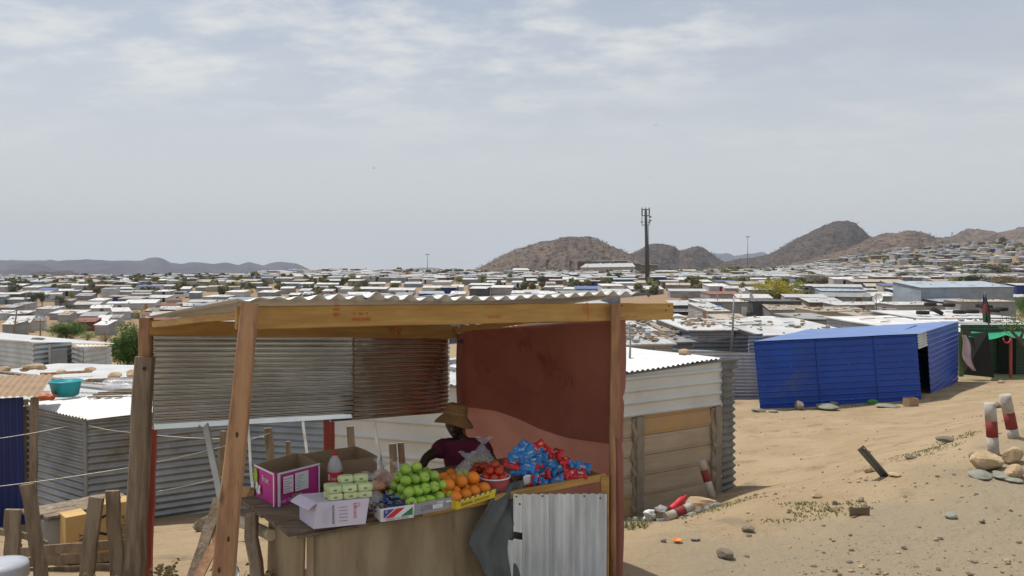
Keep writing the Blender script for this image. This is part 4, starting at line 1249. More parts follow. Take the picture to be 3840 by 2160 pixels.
# red tub of tomatoes
M_redtub = mat("red_tub", (0.36, 0.05, 0.045), (0.30, 0.04, 0.04), scale=6, rough=0.6)
tb = on(1884, 1856, ZT) + Vector((-0.055, 0.10, 0))
tub = empty("tomato_tub", tb, "round dull red tub with a white rim holding tomatoes", "tub")
b = MB(); lathe(b, tb, [(0.0, 0.004), (0.085, 0.0), (0.094, 0.03), (0.105, 0.10), (0.104, 0.10), (0.096, 0.095), (0.088, 0.03), (0.0, 0.012)], M_redtub, seg=32)
wbuild(b, "body", tub)
b = MB(); lathe(b, tb, [(0.1055, 0.094), (0.110, 0.098), (0.108, 0.104), (0.102, 0.103)], M_white, seg=32)
wbuild(b, "rim", tub)
def tomato_mesh():
    b = MB()
    b.blob((0, 0, 0), (0.033, 0.033, 0.028), M_tomato, seg=18, rings=12, fn=lambda p, d: p * (1 + 0.03 * math.cos(5 * math.atan2(d.y, d.x)) * (1 - d.z ** 2)) - Vector((0, 0, 0.006 * math.exp(-((d.x ** 2 + d.y ** 2) / 0.05)) if d.z > 0 else 0)))
    for k in range(5):
        a = k * 2 * math.pi / 5
        b.box((0.008 * math.cos(a), 0.008 * math.sin(a), 0.0245), (0.012, 0.004, 0.001), M_greenflag, mtx=Matrix.Rotation(a, 3, 'Z'))
    return b
tom = [(0.0, -0.065, 0.10), (0.055, -0.05, 0.10), (-0.06, -0.045, 0.10), (0.0, 0.0, 0.105), (0.062, 0.015, 0.10), (-0.062, 0.02, 0.10), (0.0, 0.062, 0.10),
       (0.03, -0.035, 0.145), (-0.03, -0.03, 0.145), (0.03, 0.03, 0.145), (-0.03, 0.035, 0.145), (0.0, 0.0, 0.185)]
tl = ["tomato at the front rim of the red tub", "tomato at the right front rim of the red tub", "tomato at the left front rim of the red tub", "tomato buried in the middle of the red tub",
      "tomato at the right rim of the red tub", "tomato at the left rim of the red tub", "tomato at the back rim of the red tub", "tomato on the front right of the heap", "tomato on the front left of the heap",
      "tomato on the rear right of the heap", "tomato on the rear left of the heap", "tomato crowning the heap in the red tub"]
pr_ = None
for p, l_ in zip(tom, tl):
    if pr_ is None: pr_ = tomato_mesh().build("tomato", loc=tb + Vector(p), label=l_, cat="tomato", group="tomatoes in the red tub"); o = pr_
    else: o = pr_.copy(); COL.objects.link(o); o.location = tb + Vector(p); o['label'] = l_
    o.rotation_euler = (rng.uniform(-.9, .9), rng.uniform(-.9, .9), rng.uniform(0, 6))
# a row of tomatoes in the bag left of the tub
for k, (px, py) in enumerate([(1776, 1768), (1800, 1762), (1824, 1768), (1790, 1750), (1815, 1748)]):
    o = pr_.copy(); COL.objects.link(o); o.location = at(px, py, 5.98 + 0.04 * (k % 2)); o.scale = (1.1, 1.1, 1.1)
    o.rotation_euler = (rng.uniform(-.9, .9), rng.uniform(-.9, .9), rng.uniform(0, 6)); o['group'] = "tomatoes laid left of the red tub"
    o['label'] = ["tomato left of the red tub, lower left", "tomato left of the red tub, lower middle", "tomato left of the red tub, lower right, touching it", "tomato left of the tub on top, left", "tomato left of the tub on top, right"][k]

# clear bags of snacks
def snack_bag(name, label, c, size, m_in, seed, n, tip, piece=0.013):
    rg = random.Random(seed)
    e = empty(name, Vector((c.x, c.y, ZT)), label, "snack bag", "clear bags of snacks")
    b = MB()
    for k in range(n):
        d = Vector((rg.gauss(0, 1), rg.gauss(0, 1), rg.gauss(0, 1))).normalized() * rg.uniform(0.55, 0.97)
        p = c + Vector((d.x * size[0], d.y * size[1], d.z * size[2] - 0.01))
        s_ = piece * rg.uniform(0.7, 1.3)
        b.blob(p, (s_, s_ * 0.7, s_ * 0.8), m_in, seg=6, rings=4, amp=0.5, seed=k, mtx=Matrix.Rotation(rg.uniform(0, 6), 3, 'Z'))
    wbuild(b, "contents", e)
    b = MB()
    def f(p, d):
        k = max(0.0, d.z)
        q = Vector(p)
        q += tip * (k ** 3)
        q.x *= 1 - 0.55 * k ** 3; q.y *= 1 - 0.5 * k ** 3
        w_ = 1 + 0.10 * noise.noise(d * 4 + Vector((seed, 0, 0))) + 0.05 * noise.noise(d * 11)
        return q * w_
    b.blob(c, (size[0] * 1.1, size[1] * 1.1, size[2] * 1.15), M_film, seg=40, rings=28, fn=f)
    # the crimped open mouth of the bag
    top = c + Vector((tip.x, tip.y, size[2] * 1.15 + tip.z)) * 1.0
    def mouth(u, v):
        a = 2 * math.pi * u
        r = 0.012 + 0.045 * v
        return top + Vector((r * math.cos(a) * (1 + 0.3 * math.sin(5 * a)), r * math.sin(a) * 0.6, 0.045 * v + 0.012 * math.sin(3 * a) * v))
    b.grid(mouth, 30, 4, M_film)
    wbuild(b, "film", e)
    return e
snack_bag("snack_bag", "clear bag of orange puffed snacks left of the green apples, upright", at(1430, 1790, 5.72), (0.065, 0.05, 0.062), M_puff, 1, 230, Vector((0.01, 0, 0.0)))
snack_bag("snack_bag", "second clear bag of orange snacks slumped against the apples", at(1478, 1806, 5.58), (0.075, 0.05, 0.05), M_puff, 2, 230, Vector((0.05, 0, 0.02)))
snack_bag("snack_bag", "clear bag of orange snacks lying lowest beside the packs", at(1410, 1822, 5.50), (0.06, 0.05, 0.035), M_puff, 7, 160, Vector((-0.03, 0, 0.0)))
snack_bag("snack_bag", "large clear bag of pale yellow snacks before the seller", at(1800, 1742, 6.22), (0.115, 0.075, 0.075), M_maize, 3, 420, Vector((0.03, 0, 0.07)), 0.010)
snack_bag("snack_bag", "smaller clear bag of pale yellow snacks above the pears", at(1738, 1772, 6.05), (0.075, 0.06, 0.045), M_maize, 4, 260, Vector((0.03, 0, 0.05)), 0.010)

# foil snack packets in a heap
def packet_mesh(m, seed):
    rg = random.Random(seed)
    b = MB()
    def top(u, v, s=1):
        x = (u - 0.5) * 0.118; y = (v - 0.5) * 0.078
        e = min(u, 1 - u) * 2; g = min(v, 1 - v) * 2
        h = 0.017 * min(1, e * 3.2) ** 0.7 * min(1, g * 2.2) ** 0.6
        h *= 1 + 0.35 * noise.noise((u * 4 + seed, v * 4, s))
        z = s * h + 0.008 * math.sin(u * 5 + seed) + (0.003 * math.sin(v * 60) if e < 0.14 else 0) 
        return Vector((x, y * (1 - 0.10 * math.sin(u * math.pi)), z))
    b.grid(lambda u, v: top(u, v, 1), 22, 12, m)
    b.grid(lambda u, v: top(1 - u, v, -1), 22, 12, m)
    for s in (1, -1):
        mm = Matrix.Rotation(0 if s > 0 else math.pi, 4, 'Y'); mm.translation = Vector((0.004, 0.004, s * 0.0215))
        b.text("NIK", 0.026, mm, M_white)
        mm2 = mm.copy(); mm2.translation = Vector((0, -0.018, s * 0.019)); b.text("o o o", 0.014, mm2, M_yellow)
    return b
protos = [packet_mesh(M_bluefoil, 1), packet_mesh(M_bluefoil, 2), packet_mesh(M_redfoil, 3), packet_mesh(M_redfoil, 4)]
pm = []
CP = [  # px, py, colour (0 blue, 1 red)
 (1918, 1742, 1), (1935, 1718, 0), (1955, 1690, 0), (1972, 1672, 0), (1985, 1702, 0), (2008, 1690, 0), (1965, 1722, 0), (1945, 1765, 0), (1975, 1752, 0),
 (2000, 1730, 0), (2022, 1672, 1), (2045, 1688, 1), (2068, 1704, 1), (2090, 1700, 1), (2030, 1715, 0), (2055, 1732, 0), (2078, 1738, 0), (2030, 1756, 0),
 (2008, 1772, 0), (1990, 1795, 0), (2040, 1782, 1), (2062, 1765, 0), (2095, 1755, 0), (2118, 1728, 1), (2130, 1748, 1), (2150, 1742, 0), (2165, 1762, 1),
 (2185, 1752, 0), (2172, 1780, 1), (2140, 1775, 1), (2110, 1785, 1), (2085, 1800, 0), (2055, 1806, 0), (2025, 1808, 0), (2118, 1805, 1), (2150, 1798, 1), (1968, 1812, 1), (2006, 1745, 1)]
rowph = ["bottom", "lower", "middle", "upper", "top"]
CPs = sorted(range(len(CP)), key=lambda k: CP[k][0])
cnt = {}
for k in CPs:
    px, py, cidx = CP[k]
    base = on(px, 1830 - (px - 1960) * 0.10, ZT)
    depth = base.y + 0.05 + (1830 - py) * 0.0008 + rng.uniform(-0.02, 0.03)
    p = at(px, py, depth)
    pi_ = cidx * 2 + (k % 2)
    bi = min(4, max(0, int((1822 - py) / 32)))
    key = (cidx, bi); cnt[key] = cnt.get(key, 0) + 1
    lb = "%s foil snack packet, %s %s one from left in the %s part of the heap" % (("blue", "red")[cidx], ORD[cnt[key] - 1], ("blue", "red")[cidx], rowph[bi])
    if len(pm) < 4: pass
    if not isinstance(protos[pi_], bpy.types.Object):
        protos[pi_] = protos[pi_].build("snack_packet", loc=p, label=lb, cat="snack packet", group="foil snack packets heaped on the counter"); o = protos[pi_]
    else:
        o = protos[pi_].copy(); COL.objects.link(o); o.location = p; o['label'] = lb
    o.rotation_euler = (rng.uniform(0.65, 1.35), rng.uniform(-0.4, 0.4), rng.uniform(-0.9, 1.1))
# brown card under the packets and a torn printed leaflet
b = MB(); p0 = on(1925, 1812, ZT)
b.grid(lambda u, v: p0 + Vector((0.20 * u - 0.04 * v, 0.12 * u + 0.22 * v, 0.012 + 0.02 * math.sin(u * 4) + 0.02 * v)), 8, 6, M_card, thick=0.004)
sbuild(b, "cardboard_piece", "torn flat piece of brown cardboard under the snack packets", "cardboard")
b = MB(); p0 = on(1962, 1825, ZT)
b.grid(lambda u, v: p0 + Vector((0.11 * u, 0.07 * u - 0.02 * v, 0.075 * v + 0.01 * math.sin(u * 6))), 8, 5, M_white, thick=0.001)
b.grid(lambda u, v: p0 + Vector((0.055 + 0.06 * u, 0.03 + 0.03 * u - 0.02 * v - 0.004, 0.01 + 0.06 * v + 0.01 * math.sin(u * 6))), 8, 5, M_redflag, thick=0.001)
sbuild(b, "leaflet", "white and red printed wrapper sheet propped before the packets", "wrapper")

# ------------------------------------------------------------------ the seller
M_skin = mat("dark_skin", (0.052, 0.028, 0.019), (0.042, 0.022, 0.015), scale=6, rough=0.5)
M_shirt = mat("maroon_shirt", (0.14, 0.014, 0.045), (0.10, 0.010, 0.032), scale=4, rough=0.95, bump=0.4, bscale=9)
M_trouser = plain("dark_trousers", (0.03, 0.03, 0.045), 0.9)
M_hat = mat("straw_hat", (0.33, 0.19, 0.07), (0.24, 0.13, 0.045), scale=7, rough=0.95, bump=0.6, bscale=60)
M_eye = plain("eye_white", (0.16, 0.14, 0.12), 0.5)
M_lip = plain("lips", (0.11, 0.045, 0.04), 0.5)
M_hair = plain("black_hair", (0.012, 0.010, 0.009), 0.9)

def skin_mesh(verts, edges, radii, sub=2, root=0):
    me = bpy.data.meshes.new("skin_tmp"); me.from_pydata(verts, edges, []); 
    o = bpy.data.objects.new("skin_tmp", me); COL.objects.link(o)
    md = o.modifiers.new("s", 'SKIN')
    sv = me.skin_vertices[0].data
    for i, r_ in enumerate(radii):
        sv[i].radius = r_ if isinstance(r_, tuple) else (r_, r_)
        sv[i].use_root = (i == root)
    s2 = o.modifiers.new("u", 'SUBSURF'); s2.levels = sub; s2.render_levels = sub
    dg = bpy.context.evaluated_depsgraph_get(); dg.update()
    out = bpy.data.meshes.new_from_object(o.evaluated_get(dg))
    bpy.data.objects.remove(o); bpy.data.meshes.remove(me)
    return out
HC = at(1708, 1592, 6.66)          # centre of the face
SH = at(1736, 1662, 6.72)          # middle of the shoulders
PEL = Vector((SH.x + 0.02, SH.y + 0.10, SH.z - 0.50))
gz = ground(PEL.x, PEL.y)
V = []; E = []; Rr = []
def sv_(p, r_, parent=None):
    V.append(tuple(p)); Rr.append(r_)
    if parent is not None: E.append((parent, len(V) - 1))
    return len(V) - 1
pel = sv_(PEL, (0.125, 0.10))
sp1 = sv_(PEL + Vector((0, 0.0, 0.16)), (0.125, 0.095), pel)
sp2 = sv_(SH + Vector((0, 0.03, -0.16)), (0.115, 0.08), sp1)
chest = sv_(SH + Vector((0, 0.0, -0.05)), (0.105, 0.075), sp2)
neck = sv_(SH + Vector((-0.02, -0.02, 0.055)), 0.048, chest)
neck2 = sv_(HC + Vector((0.005, 0.02, -0.075)), 0.046, neck)
hands = []
for sgn, el, wr in ((-1, at(1598, 1716, 6.56), at(1566, 1786, 6.40)), (1, at(1858, 1748, 6.62), at(1812, 1812, 6.42))):
    s1 = sv_(SH + Vector((sgn * 0.165, 0.0, -0.035)), 0.054, chest)
    m1 = sv_((SH + Vector((sgn * 0.165, 0, -0.035))).lerp(el, 0.5), 0.050, s1)
    e1 = sv_(el, 0.040, m1)
    f1_ = sv_(el.lerp(wr, 0.45), 0.036, e1)
    w1_ = sv_(wr, 0.025, f1_)
    dr = (wr - el).normalized()
    palm = sv_(wr + dr * 0.05, (0.036, 0.018), w1_)
    hands.append((wr + dr * 0.085, dr, sgn))
knees = []
for sgn in (-1, 1):
    h = sv_(PEL + Vector((sgn * 0.09, -0.04, -0.03)), 0.085, pel)
    kn = PEL + Vector((sgn * 0.13, -0.36, -0.02)); k1 = sv_(kn, 0.062, h)
    an = Vector((kn.x, kn.y + 0.02, gz + 0.09)); c1_ = sv_(kn.lerp(an, 0.35), 0.056, k1); a1_ = sv_(an, 0.038, c1_)
    ft = sv_(an + Vector((0, -0.13, -0.05)), (0.042, 0.028), a1_)
me_b = skin_mesh(V, E, Rr)
b = MB()
for v in me_b.vertices: b.v.append(v.co.copy())
for p in me_b.polygons: b.face(list(p.vertices), M_skin, True)
# fingers and thumbs, each its own bent chain rooted in the palm
for (hp, dr, sgn) in hands:
    side = dr.cross(Vector((0, 0, 1))).normalized(); nrm_ = side.cross(dr).normalized()
    for k, (off, ln) in enumerate(((-0.027, 0.062), (-0.009, 0.072), (0.009, 0.068), (0.026, 0.054))):
        a = hp + side * off - dr * 0.02
        pts = [a, a + dr * ln * 0.45, a + dr * ln * 0.78 - nrm_ * 0.014, a + dr * ln - nrm_ * 0.032]
        b.tube(pts, [0.0095, 0.009, 0.008, 0.0062], M_skin, seg=8)
    a = hp + side * (-0.035 * sgn) - dr * 0.05
    b.tube([a, a - side * 0.022 * sgn + dr * 0.02, a - side * 0.028 * sgn + dr * 0.045 - nrm_ * 0.01], [0.012, 0.010, 0.008], M_skin, seg=8)
# head: skull with brow, nose, cheeks, jaw and ears, turned slightly down
MH = Matrix.Rotation(R(-8), 3, 'Z') @ Matrix.Rotation(R(8), 3, 'X')
def headf(p, d):
    q = Vector((d.x * 0.074, d.y * 0.092, d.z * 0.116))
    if d.z < -0.2: q.x *= 1 - 0.30 * min(1, (-d.z - 0.2) / 0.7); q.y *= 1 - 0.10 * (-d.z)
    if d.y < -0.2:
        f = -d.y
        q.y -= 0.026 * math.exp(-(d.x / 0.16) ** 2 - ((d.z + 0.12) / 0.17) ** 2)       # nose
        q.y -= 0.010 * math.exp(-(d.x / 0.30) ** 2 - ((d.z + 0.47) / 0.11) ** 2)       # lips
        q.y -= 0.008 * math.exp(-(d.x / 0.5) ** 2 - ((d.z - 0.28) / 0.12) ** 2)        # brow
        q.y += 0.013 * (math.exp(-((d.x - 0.36) / 0.15) ** 2 - ((d.z - 0.08) / 0.12) ** 2) + math.exp(-((d.x + 0.36) / 0.15) ** 2 - ((d.z - 0.08) / 0.12) ** 2))
        q.y -= 0.006 * math.exp(-(d.x / 0.25) ** 2 - ((d.z + 0.85) / 0.14) ** 2)       # chin
    return q
b.blob(HC, 1, M_skin, seg=48, rings=36, fn=headf, mtx=MH)
for s in (-1, 1):
    b.blob(HC + MH @ Vector((s * 0.076, 0.012, -0.005)), (0.010, 0.018, 0.030), M_skin, seg=10, rings=8, mtx=MH)
    b.blob(HC + MH @ Vector((s * 0.028, -0.073, 0.008)), (0.011, 0.007, 0.0055), M_eye, seg=10, rings=8, mtx=MH)
    b.blob(HC + MH @ Vector((s * 0.028, -0.083, 0.008)), (0.005, 0.003, 0.005), M_hair, seg=8, rings=6, mtx=MH)
b.blob(HC + MH @ Vector((0, -0.094, -0.054)), (0.025, 0.006, 0.008), M_lip, seg=12, rings=8, mtx=MH)
person = sbuild(b, "person", "seated seller in a brimmed straw hat and maroon short-sleeved top behind the apples", "person")
# hat
b = MB()
HT = HC + Vector((0.0, 0.016, 0.070))
MHt = Matrix.Rotation(R(11), 3, 'Y') @ Matrix.Rotation(R(-6), 3, 'X')
def hatf(r_, z_, u, wv=0.0):
    a = 2 * math.pi * u
    return HT + MHt @ Vector((r_ * math.cos(a), r_ * 1.08 * math.sin(a), z_ + wv * (-0.5 * math.cos(a) ** 2 + 0.4 * math.sin(a * 3 + 1))))
prof = [(0.0, 0.098), (0.055, 0.097), (0.078, 0.088), (0.087, 0.06), (0.092, 0.01), (0.101, -0.002), (0.130, -0.030), (0.154, -0.058), (0.159, -0.067)]
def hat(u, v):
    t = v * (len(prof) - 1); i = min(len(prof) - 2, int(t)); f = t - i
    r_ = prof[i][0] * (1 - f) + prof[i + 1][0] * f; z_ = prof[i][1] * (1 - f) + prof[i + 1][1] * f
    return hatf(r_, z_, u, 0.016 * max(0, (v - 0.6) / 0.4))
b.grid(hat, 48, 32, M_hat, thick=0.003)
b.grid(lambda u, v: hatf(0.0935 + 0.001 * v, 0.008 + 0.018 * v, u), 48, 2, M_card)
wbuild(b, "hat", person)
b = MB(); b.blob(HC + MH @ Vector((0, 0.018, 0.02)), (0.080, 0.088, 0.105), M_hair, seg=20, rings=14, fn=lambda p, d: p if not (d.y < -0.1 and d.z < 0.45) else p * 0.9, mtx=MH)
wbuild(b, "hair", person)
# shirt: the torso and upper arms a little larger, ending at waist, neck and above the elbows
V2 = []; E2 = []; R2 = []
def s2_(p, r_, parent=None):
    V2.append(tuple(p)); R2.append(r_)
    if parent is not None: E2.append((parent, len(V2) - 1))
    return len(V2) - 1
a0 = s2_(PEL + Vector((0, 0, -0.02)), (0.152, 0.13)); a1 = s2_(PEL + Vector((0, 0, 0.16)), (0.155, 0.125), a0)
a2 = s2_(SH + Vector((0, 0.03, -0.16)), (0.165, 0.132), a1); a3 = s2_(SH + Vector((0, 0.0, -0.05)), (0.150, 0.118), a2)
a4 = s2_(SH + Vector((-0.015, -0.012, 0.032)), (0.068, 0.062), a3)
for sgn, el in ((-1, at(1598, 1716, 6.56)), (1, at(1858, 1748, 6.62))):
    s0 = SH + Vector((sgn * 0.165, 0, -0.035))
    k1 = s2_(s0, 0.084, a3); k2 = s2_(s0.lerp(el, 0.62), 0.074, k1)
me_s = skin_mesh(V2, E2, R2)
b = MB()
for v in me_s.vertices:
    n_ = noise.noise(v.co * 9) * 0.006 + noise.noise(v.co * 22) * 0.002
    b.v.append(v.co + v.normal * n_)
for p in me_s.polygons: b.face(list(p.vertices), M_shirt, True)
wbuild(b, "shirt", person)
V2 = []; E2 = []; R2 = []
a0 = s2_(PEL + Vector((0, 0, 0.0)), (0.138, 0.112))
for sgn in (-1, 1):
    h = s2_(PEL + Vector((sgn * 0.09, -0.04, -0.03)), 0.098, a0)
    kn = PEL + Vector((sgn * 0.13, -0.36, -0.02)); k1 = s2_(kn, 0.076, h)
    an = Vector((kn.x, kn.y + 0.02, gz + 0.12)); s2_(an, 0.055, k1)
me_t = skin_mesh(V2, E2, R2)
b = MB()
for v in me_t.vertices: b.v.append(v.co.copy())
for p in me_t.polygons: b.face(list(p.vertices), M_trouser, True)
wbuild(b, "trousers", person)
# what the seller sits on: an upturned crate
b = MB(); sz = PEL.z - 0.12 - gz
for k in range(4):
    z_ = gz + 0.03 + k * (sz - 0.05) / 3.2
    for (dx, dy, lx, ly) in ((0, -0.16, 0.36, 0.012), (0, 0.16, 0.36, 0.012), (-0.18, 0, 0.012, 0.30), (0.18, 0, 0.012, 0.30)):
        b.box((PEL.x + dx, PEL.y + 0.05 + dy, z_ + 0.03), (lx, ly, 0.06), M_redtub)
for dx in (-0.17, 0.17):
    for dy in (-0.15, 0.15): b.box((PEL.x + dx, PEL.y + 0.05 + dy, gz + sz / 2), (0.03, 0.03, sz), M_redtub)
b.box((PEL.x, PEL.y + 0.05, gz + sz - 0.006), (0.37, 0.33, 0.012), M_redtub)
sbuild(b, "crate_seat", "upturned red plastic crate under the seated seller", "crate")

# ------------------------------------------------------------------ things behind and beside the stall
def slat(x0, y0, D0, x1, y1, D1, w, t, m, name, label, cat, group=None, taper=1.0):
    b = MB(); b.beam(at(x0, y0, D0), at(x1, y1, D1), w, t, m, up=(0, 1, 0), nseg=8, wob=0.004, rng=rng, taper=taper, bev=0.06)
    return sbuild(b, name, label, cat, group)
slat(771, 1596, 6.52, 890, 2180, 5.05, 0.055, 0.014, M_slat, "leaning_slat", "pale painted slat leaning behind the orange-brown front post", "slat", "pale slats propping the stall")
slat(1137, 1572, 7.25, 1163, 1800, 6.9, 0.026, 0.012, M_slat, "leaning_slat", "thin pale slat standing above the magenta box", "slat", "pale slats propping the stall")
slat(1397, 1562, 7.55, 1452, 1850, 7.2, 0.028, 0.012, M_slat, "leaning_slat", "thin pale slat crossing the white ribbed wall left of the seller", "slat", "pale slats propping the stall")
slat(930, 1592, 6.95, 952, 1880, 6.6, 0.024, 0.012, M_slat, "leaning_slat", "thin pale slat just right of the leaning front post", "slat", "pale slats propping the stall")
# crossed boards at the foot of the front post
slat(822, 1870, 5.3, 718, 2175, 5.0, 0.07, 0.02, M_oldwood, "brace_board", "grey weathered board slanting down to the left behind the front post", "board", "boards crossed at the stall's foot")
slat(850, 1955, 5.2, 735, 2185, 4.9, 0.055, 0.02, M_brownwood, "brace_board", "shorter brown board slanting down beside the grey one", "board", "boards crossed at the stall's foot")
# stakes of the old fence behind
FP = [(1004, 1605, 1040, 1990, 8.6, .080, "grey split fence stake above the magenta box"), (1080, 1655, 1090, 1960, 8.7, .045, "short thin brown stake above the magenta box's right edge"),
      (1313, 1598, 1348, 1960, 8.9, .075, "brown split fence stake above the brown cardboard box"), (1472, 1664, 1490, 1960, 8.8, .078, "left one of a pair of split stakes left of the seller"),
      (1503, 1660, 1525, 1960, 8.85, .066, "right one of a pair of split stakes left of the seller"), (838, 1616, 812, 1960, 9.0, .055, "brown plank stake behind the leaning front post")]
for (x0, y0, x1, y1, D, w, l_) in FP:
    b = MB(); a = at(x0, y0, D); c = at(x1, y1, D); c = a + (c - a) * ((a.z - ground(c.x, c.y) + 0.1) / (a.z - c.z))
    b.beam(a, c, w, 0.04, M_oldwood, up=(0, 1, 0), nseg=7, wob=0.006, rng=rng, taper=1.1)
    sbuild(b, "fence_stake", l_, "fence stake", "split fence stakes behind the stall")
PP = [(49, 1910, 46, 2200, 6.1, .115, "upright thick wooden stake at the left edge of the picture"), (100, 1816, 160, 2200, 6.3, .105, "stake leaning right, second from the left edge"),
      (363, 1864, 318, 2200, 6.2, .110, "stake leaning left beside the printed cardboard"), (421, 1840, 442, 2200, 6.3, .105, "near upright stake just left of the grey rear post")]
for (x0, y0, x1, y1, D, w, l_) in PP:
    b = MB(); a = at(x0, y0, D); c = at(x1, y1, D); c = a + (c - a) * ((a.z - ground(c.x, c.y) + 0.08) / (a.z - c.z))
    b.beam(a, c, w, 0.035, M_oldwood, up=(0, 1, 0), nseg=7, wob=0.007, rng=rng, bev=0.15)
    sbuild(b, "fence_stake", l_, "fence stake", "stakes in front of the bench")
# slatted crate behind those stakes
crate = empty("slatted_crate", hit(280, 2150), "low crate of grey horizontal slats behind the leaning stakes", "crate")
for k, (yl, yr, h) in enumerate(((2058, 2026, 36), (2098, 2070, 34), (2138, 2112, 33), (2180, 2155, 34))):
    b = MB(); b.beam(at(60, yl + 14, 6.75), at(474, yr + 14, 6.95), 0.018, h * 6.85 / FPX, M_oldwood, up=(0, 0, 1), nseg=8, wob=0.006, rng=rng)
    wbuild(b, "slat", crate)
for x in (70, 468):
    b = MB(); b.beam(at(x, 2040, 6.97), at(x, 2240, 6.97), 0.05, 0.03, M_oldwood, up=(0, 1, 0), nseg=3, wob=0.003, rng=rng); wbuild(b, "upright", crate)
b = MB(); b.beam(at(-60, 1990, 6.9), at(80, 2006, 6.9), 0.02, 0.055, M_oldwood, up=(0, 0, 1), nseg=5, wob=0.008, rng=rng); b.beam(at(78, 2006, 6.9), at(176, 2042, 6.9), 0.02, 0.055, M_oldwood, up=(0, 0, 1), nseg=4, wob=0.006, rng=rng)
sbuild(b, "broken_plank", "bent broken plank behind the stake at the left edge", "plank")
# bench board on a drum
bench = empty("bench", hit(250, 2040), "rough bench of thick boards resting on a pale drum", "bench")
b = MB()
bz = 0.17
A1, A2 = on(182, 1944, bz), on(70, 1916, bz); B1, B2 = on(505, 1876, bz), on(440, 1852, bz)
for k in range(4):
    f0_ = A1.lerp(A2, (k + .5) / 4); f1_ = B1.lerp(B2, (k + .5) / 4)
    b.beam(f0_, f1_ + Vector((0, 0, 0.004 * k)), (A1 - A2).length / 4 - 0.004, 0.028, M_oldwood, up=(0, 0, 1), nseg=8, wob=0.004, rng=rng)
wbuild(b, "bench_top", bench)
M_drum = mat("pale_cement", (0.34, 0.34, 0.33), (0.22, 0.22, 0.23), scale=3, rough=0.9, bump=0.4, c3=(0.10, 0.14, 0.22), c3scale=2.5, c3amt=0.35)
b = MB(); dc = on(205, 1925, bz - 0.02); dc.z = ground(dc.x, dc.y)
lathe(b, dc, [(0, 0), (0.15, 0.0), (0.165, 0.1), (0.165, bz - dc.z - 0.06), (0.17, bz - dc.z - 0.03), (0, bz - dc.z - 0.03)], M_drum)
wbuild(b, "drum", bench)
b = MB(); dc = on(440, 1866, bz - 0.02); lathe(b, Vector((dc.x, dc.y, ground(dc.x, dc.y))), [(0, 0), (0.06, 0.0), (0.06, bz - ground(dc.x, dc.y) - 0.02)], M_oldwood, seg=12)
wbuild(b, "leg", bench)
# printed yellow cartons
def carton(x0, x1, ytop, ybot, D, m, name, label, words_, yawk=0.12):
    b = MB(); p0 = at(x0, ybot, D); p1 = at(x1, ybot, D + yawk); h = at(x0, ytop, D).z - p0.z
    gnd = min(p0.z, ground(p0.x, p0.y) + 0.01)
    p0.z = p1.z = gnd; h = at(x0, ytop, D).z - gnd
    X = p1 - p0; dn = Vector((-X.y, X.x, 0)).normalized() * 0.22
    q = [p0, p1, p1 + dn, p0 + dn]
    for k in range(4):
        b.grid(lambda u, v, k=k: q[k].lerp(q[(k + 1) % 4], u) + Vector((0, 0, h * v)), 3, 3, m, sm=False)
    b.quad(*[v_ + Vector((0, 0, h)) for v_ in q], m)
    m4 = facing(p0, p1, off=0.002)
    for (s, ux, uz, size, ang) in words_:
        mm = m4.copy(); mm.translation = m4 @ Vector((X.length * ux, h * uz, 0.001)); mm = mm @ Matrix.Rotation(ang, 4, 'Z'); b.text(s, size, mm, M_black)
    return sbuild(b, name, label, "box", "printed yellow cartons under the bench")
carton(247, 330, 1942, 2060, 7.15, M_cardlight, "printed_carton", "small yellow cardboard carton with black letters, left of the leaning stake", [("TRAY", 0.72, 0.42, 0.06, math.pi / 2)])
cb = carton(365, 482, 1895, 2045, 7.35, M_cardlight, "printed_carton", "taller yellow carton with a printed ring, right under the bench end", [("O", 0.28, 0.62, 0.28, 0.0), ("THIS SIDE UP", 0.86, 0.5, 0.05, math.pi / 2)])
b = MB(); q = at(430, 1880, 7.6); b.blob(q, (0.09, 0.07, 0.05), M_black, seg=14, rings=8, amp=0.4, seed=2)
sbuild(b, "plastic_bag", "crumpled black plastic bag on top of the taller yellow carton", "bag")
# washtub at the lower left corner
M_tubw = plain("white_enamel", (0.45, 0.47, 0.52), 0.5); M_tubg = plain("green_plastic", (0.02, 0.25, 0.08), 0.4)
wt = on(0, 2068, 0.42); wt.z = 0
tubo = empty("washtub", Vector((wt.x, wt.y, ground(wt.x, wt.y))), "white tub with a green band half in the picture at its lower left edge", "tub")
z0_ = ground(wt.x, wt.y)
b = MB(); lathe(b, Vector((wt.x, wt.y, z0_)), [(0, 0.44), (0.10, 0.44), (0.17, 0.425), (0.178, 0.40), (0.178, 0.33), (0.17, 0.325)], M_tubw, 28); wbuild(b, "rim", tubo)
b = MB(); lathe(b, Vector((wt.x, wt.y, z0_)), [(0, 0), (0.12, 0), (0.165, 0.33), (0.15, 0.335)], M_tubg, 28); wbuild(b, "body", tubo)

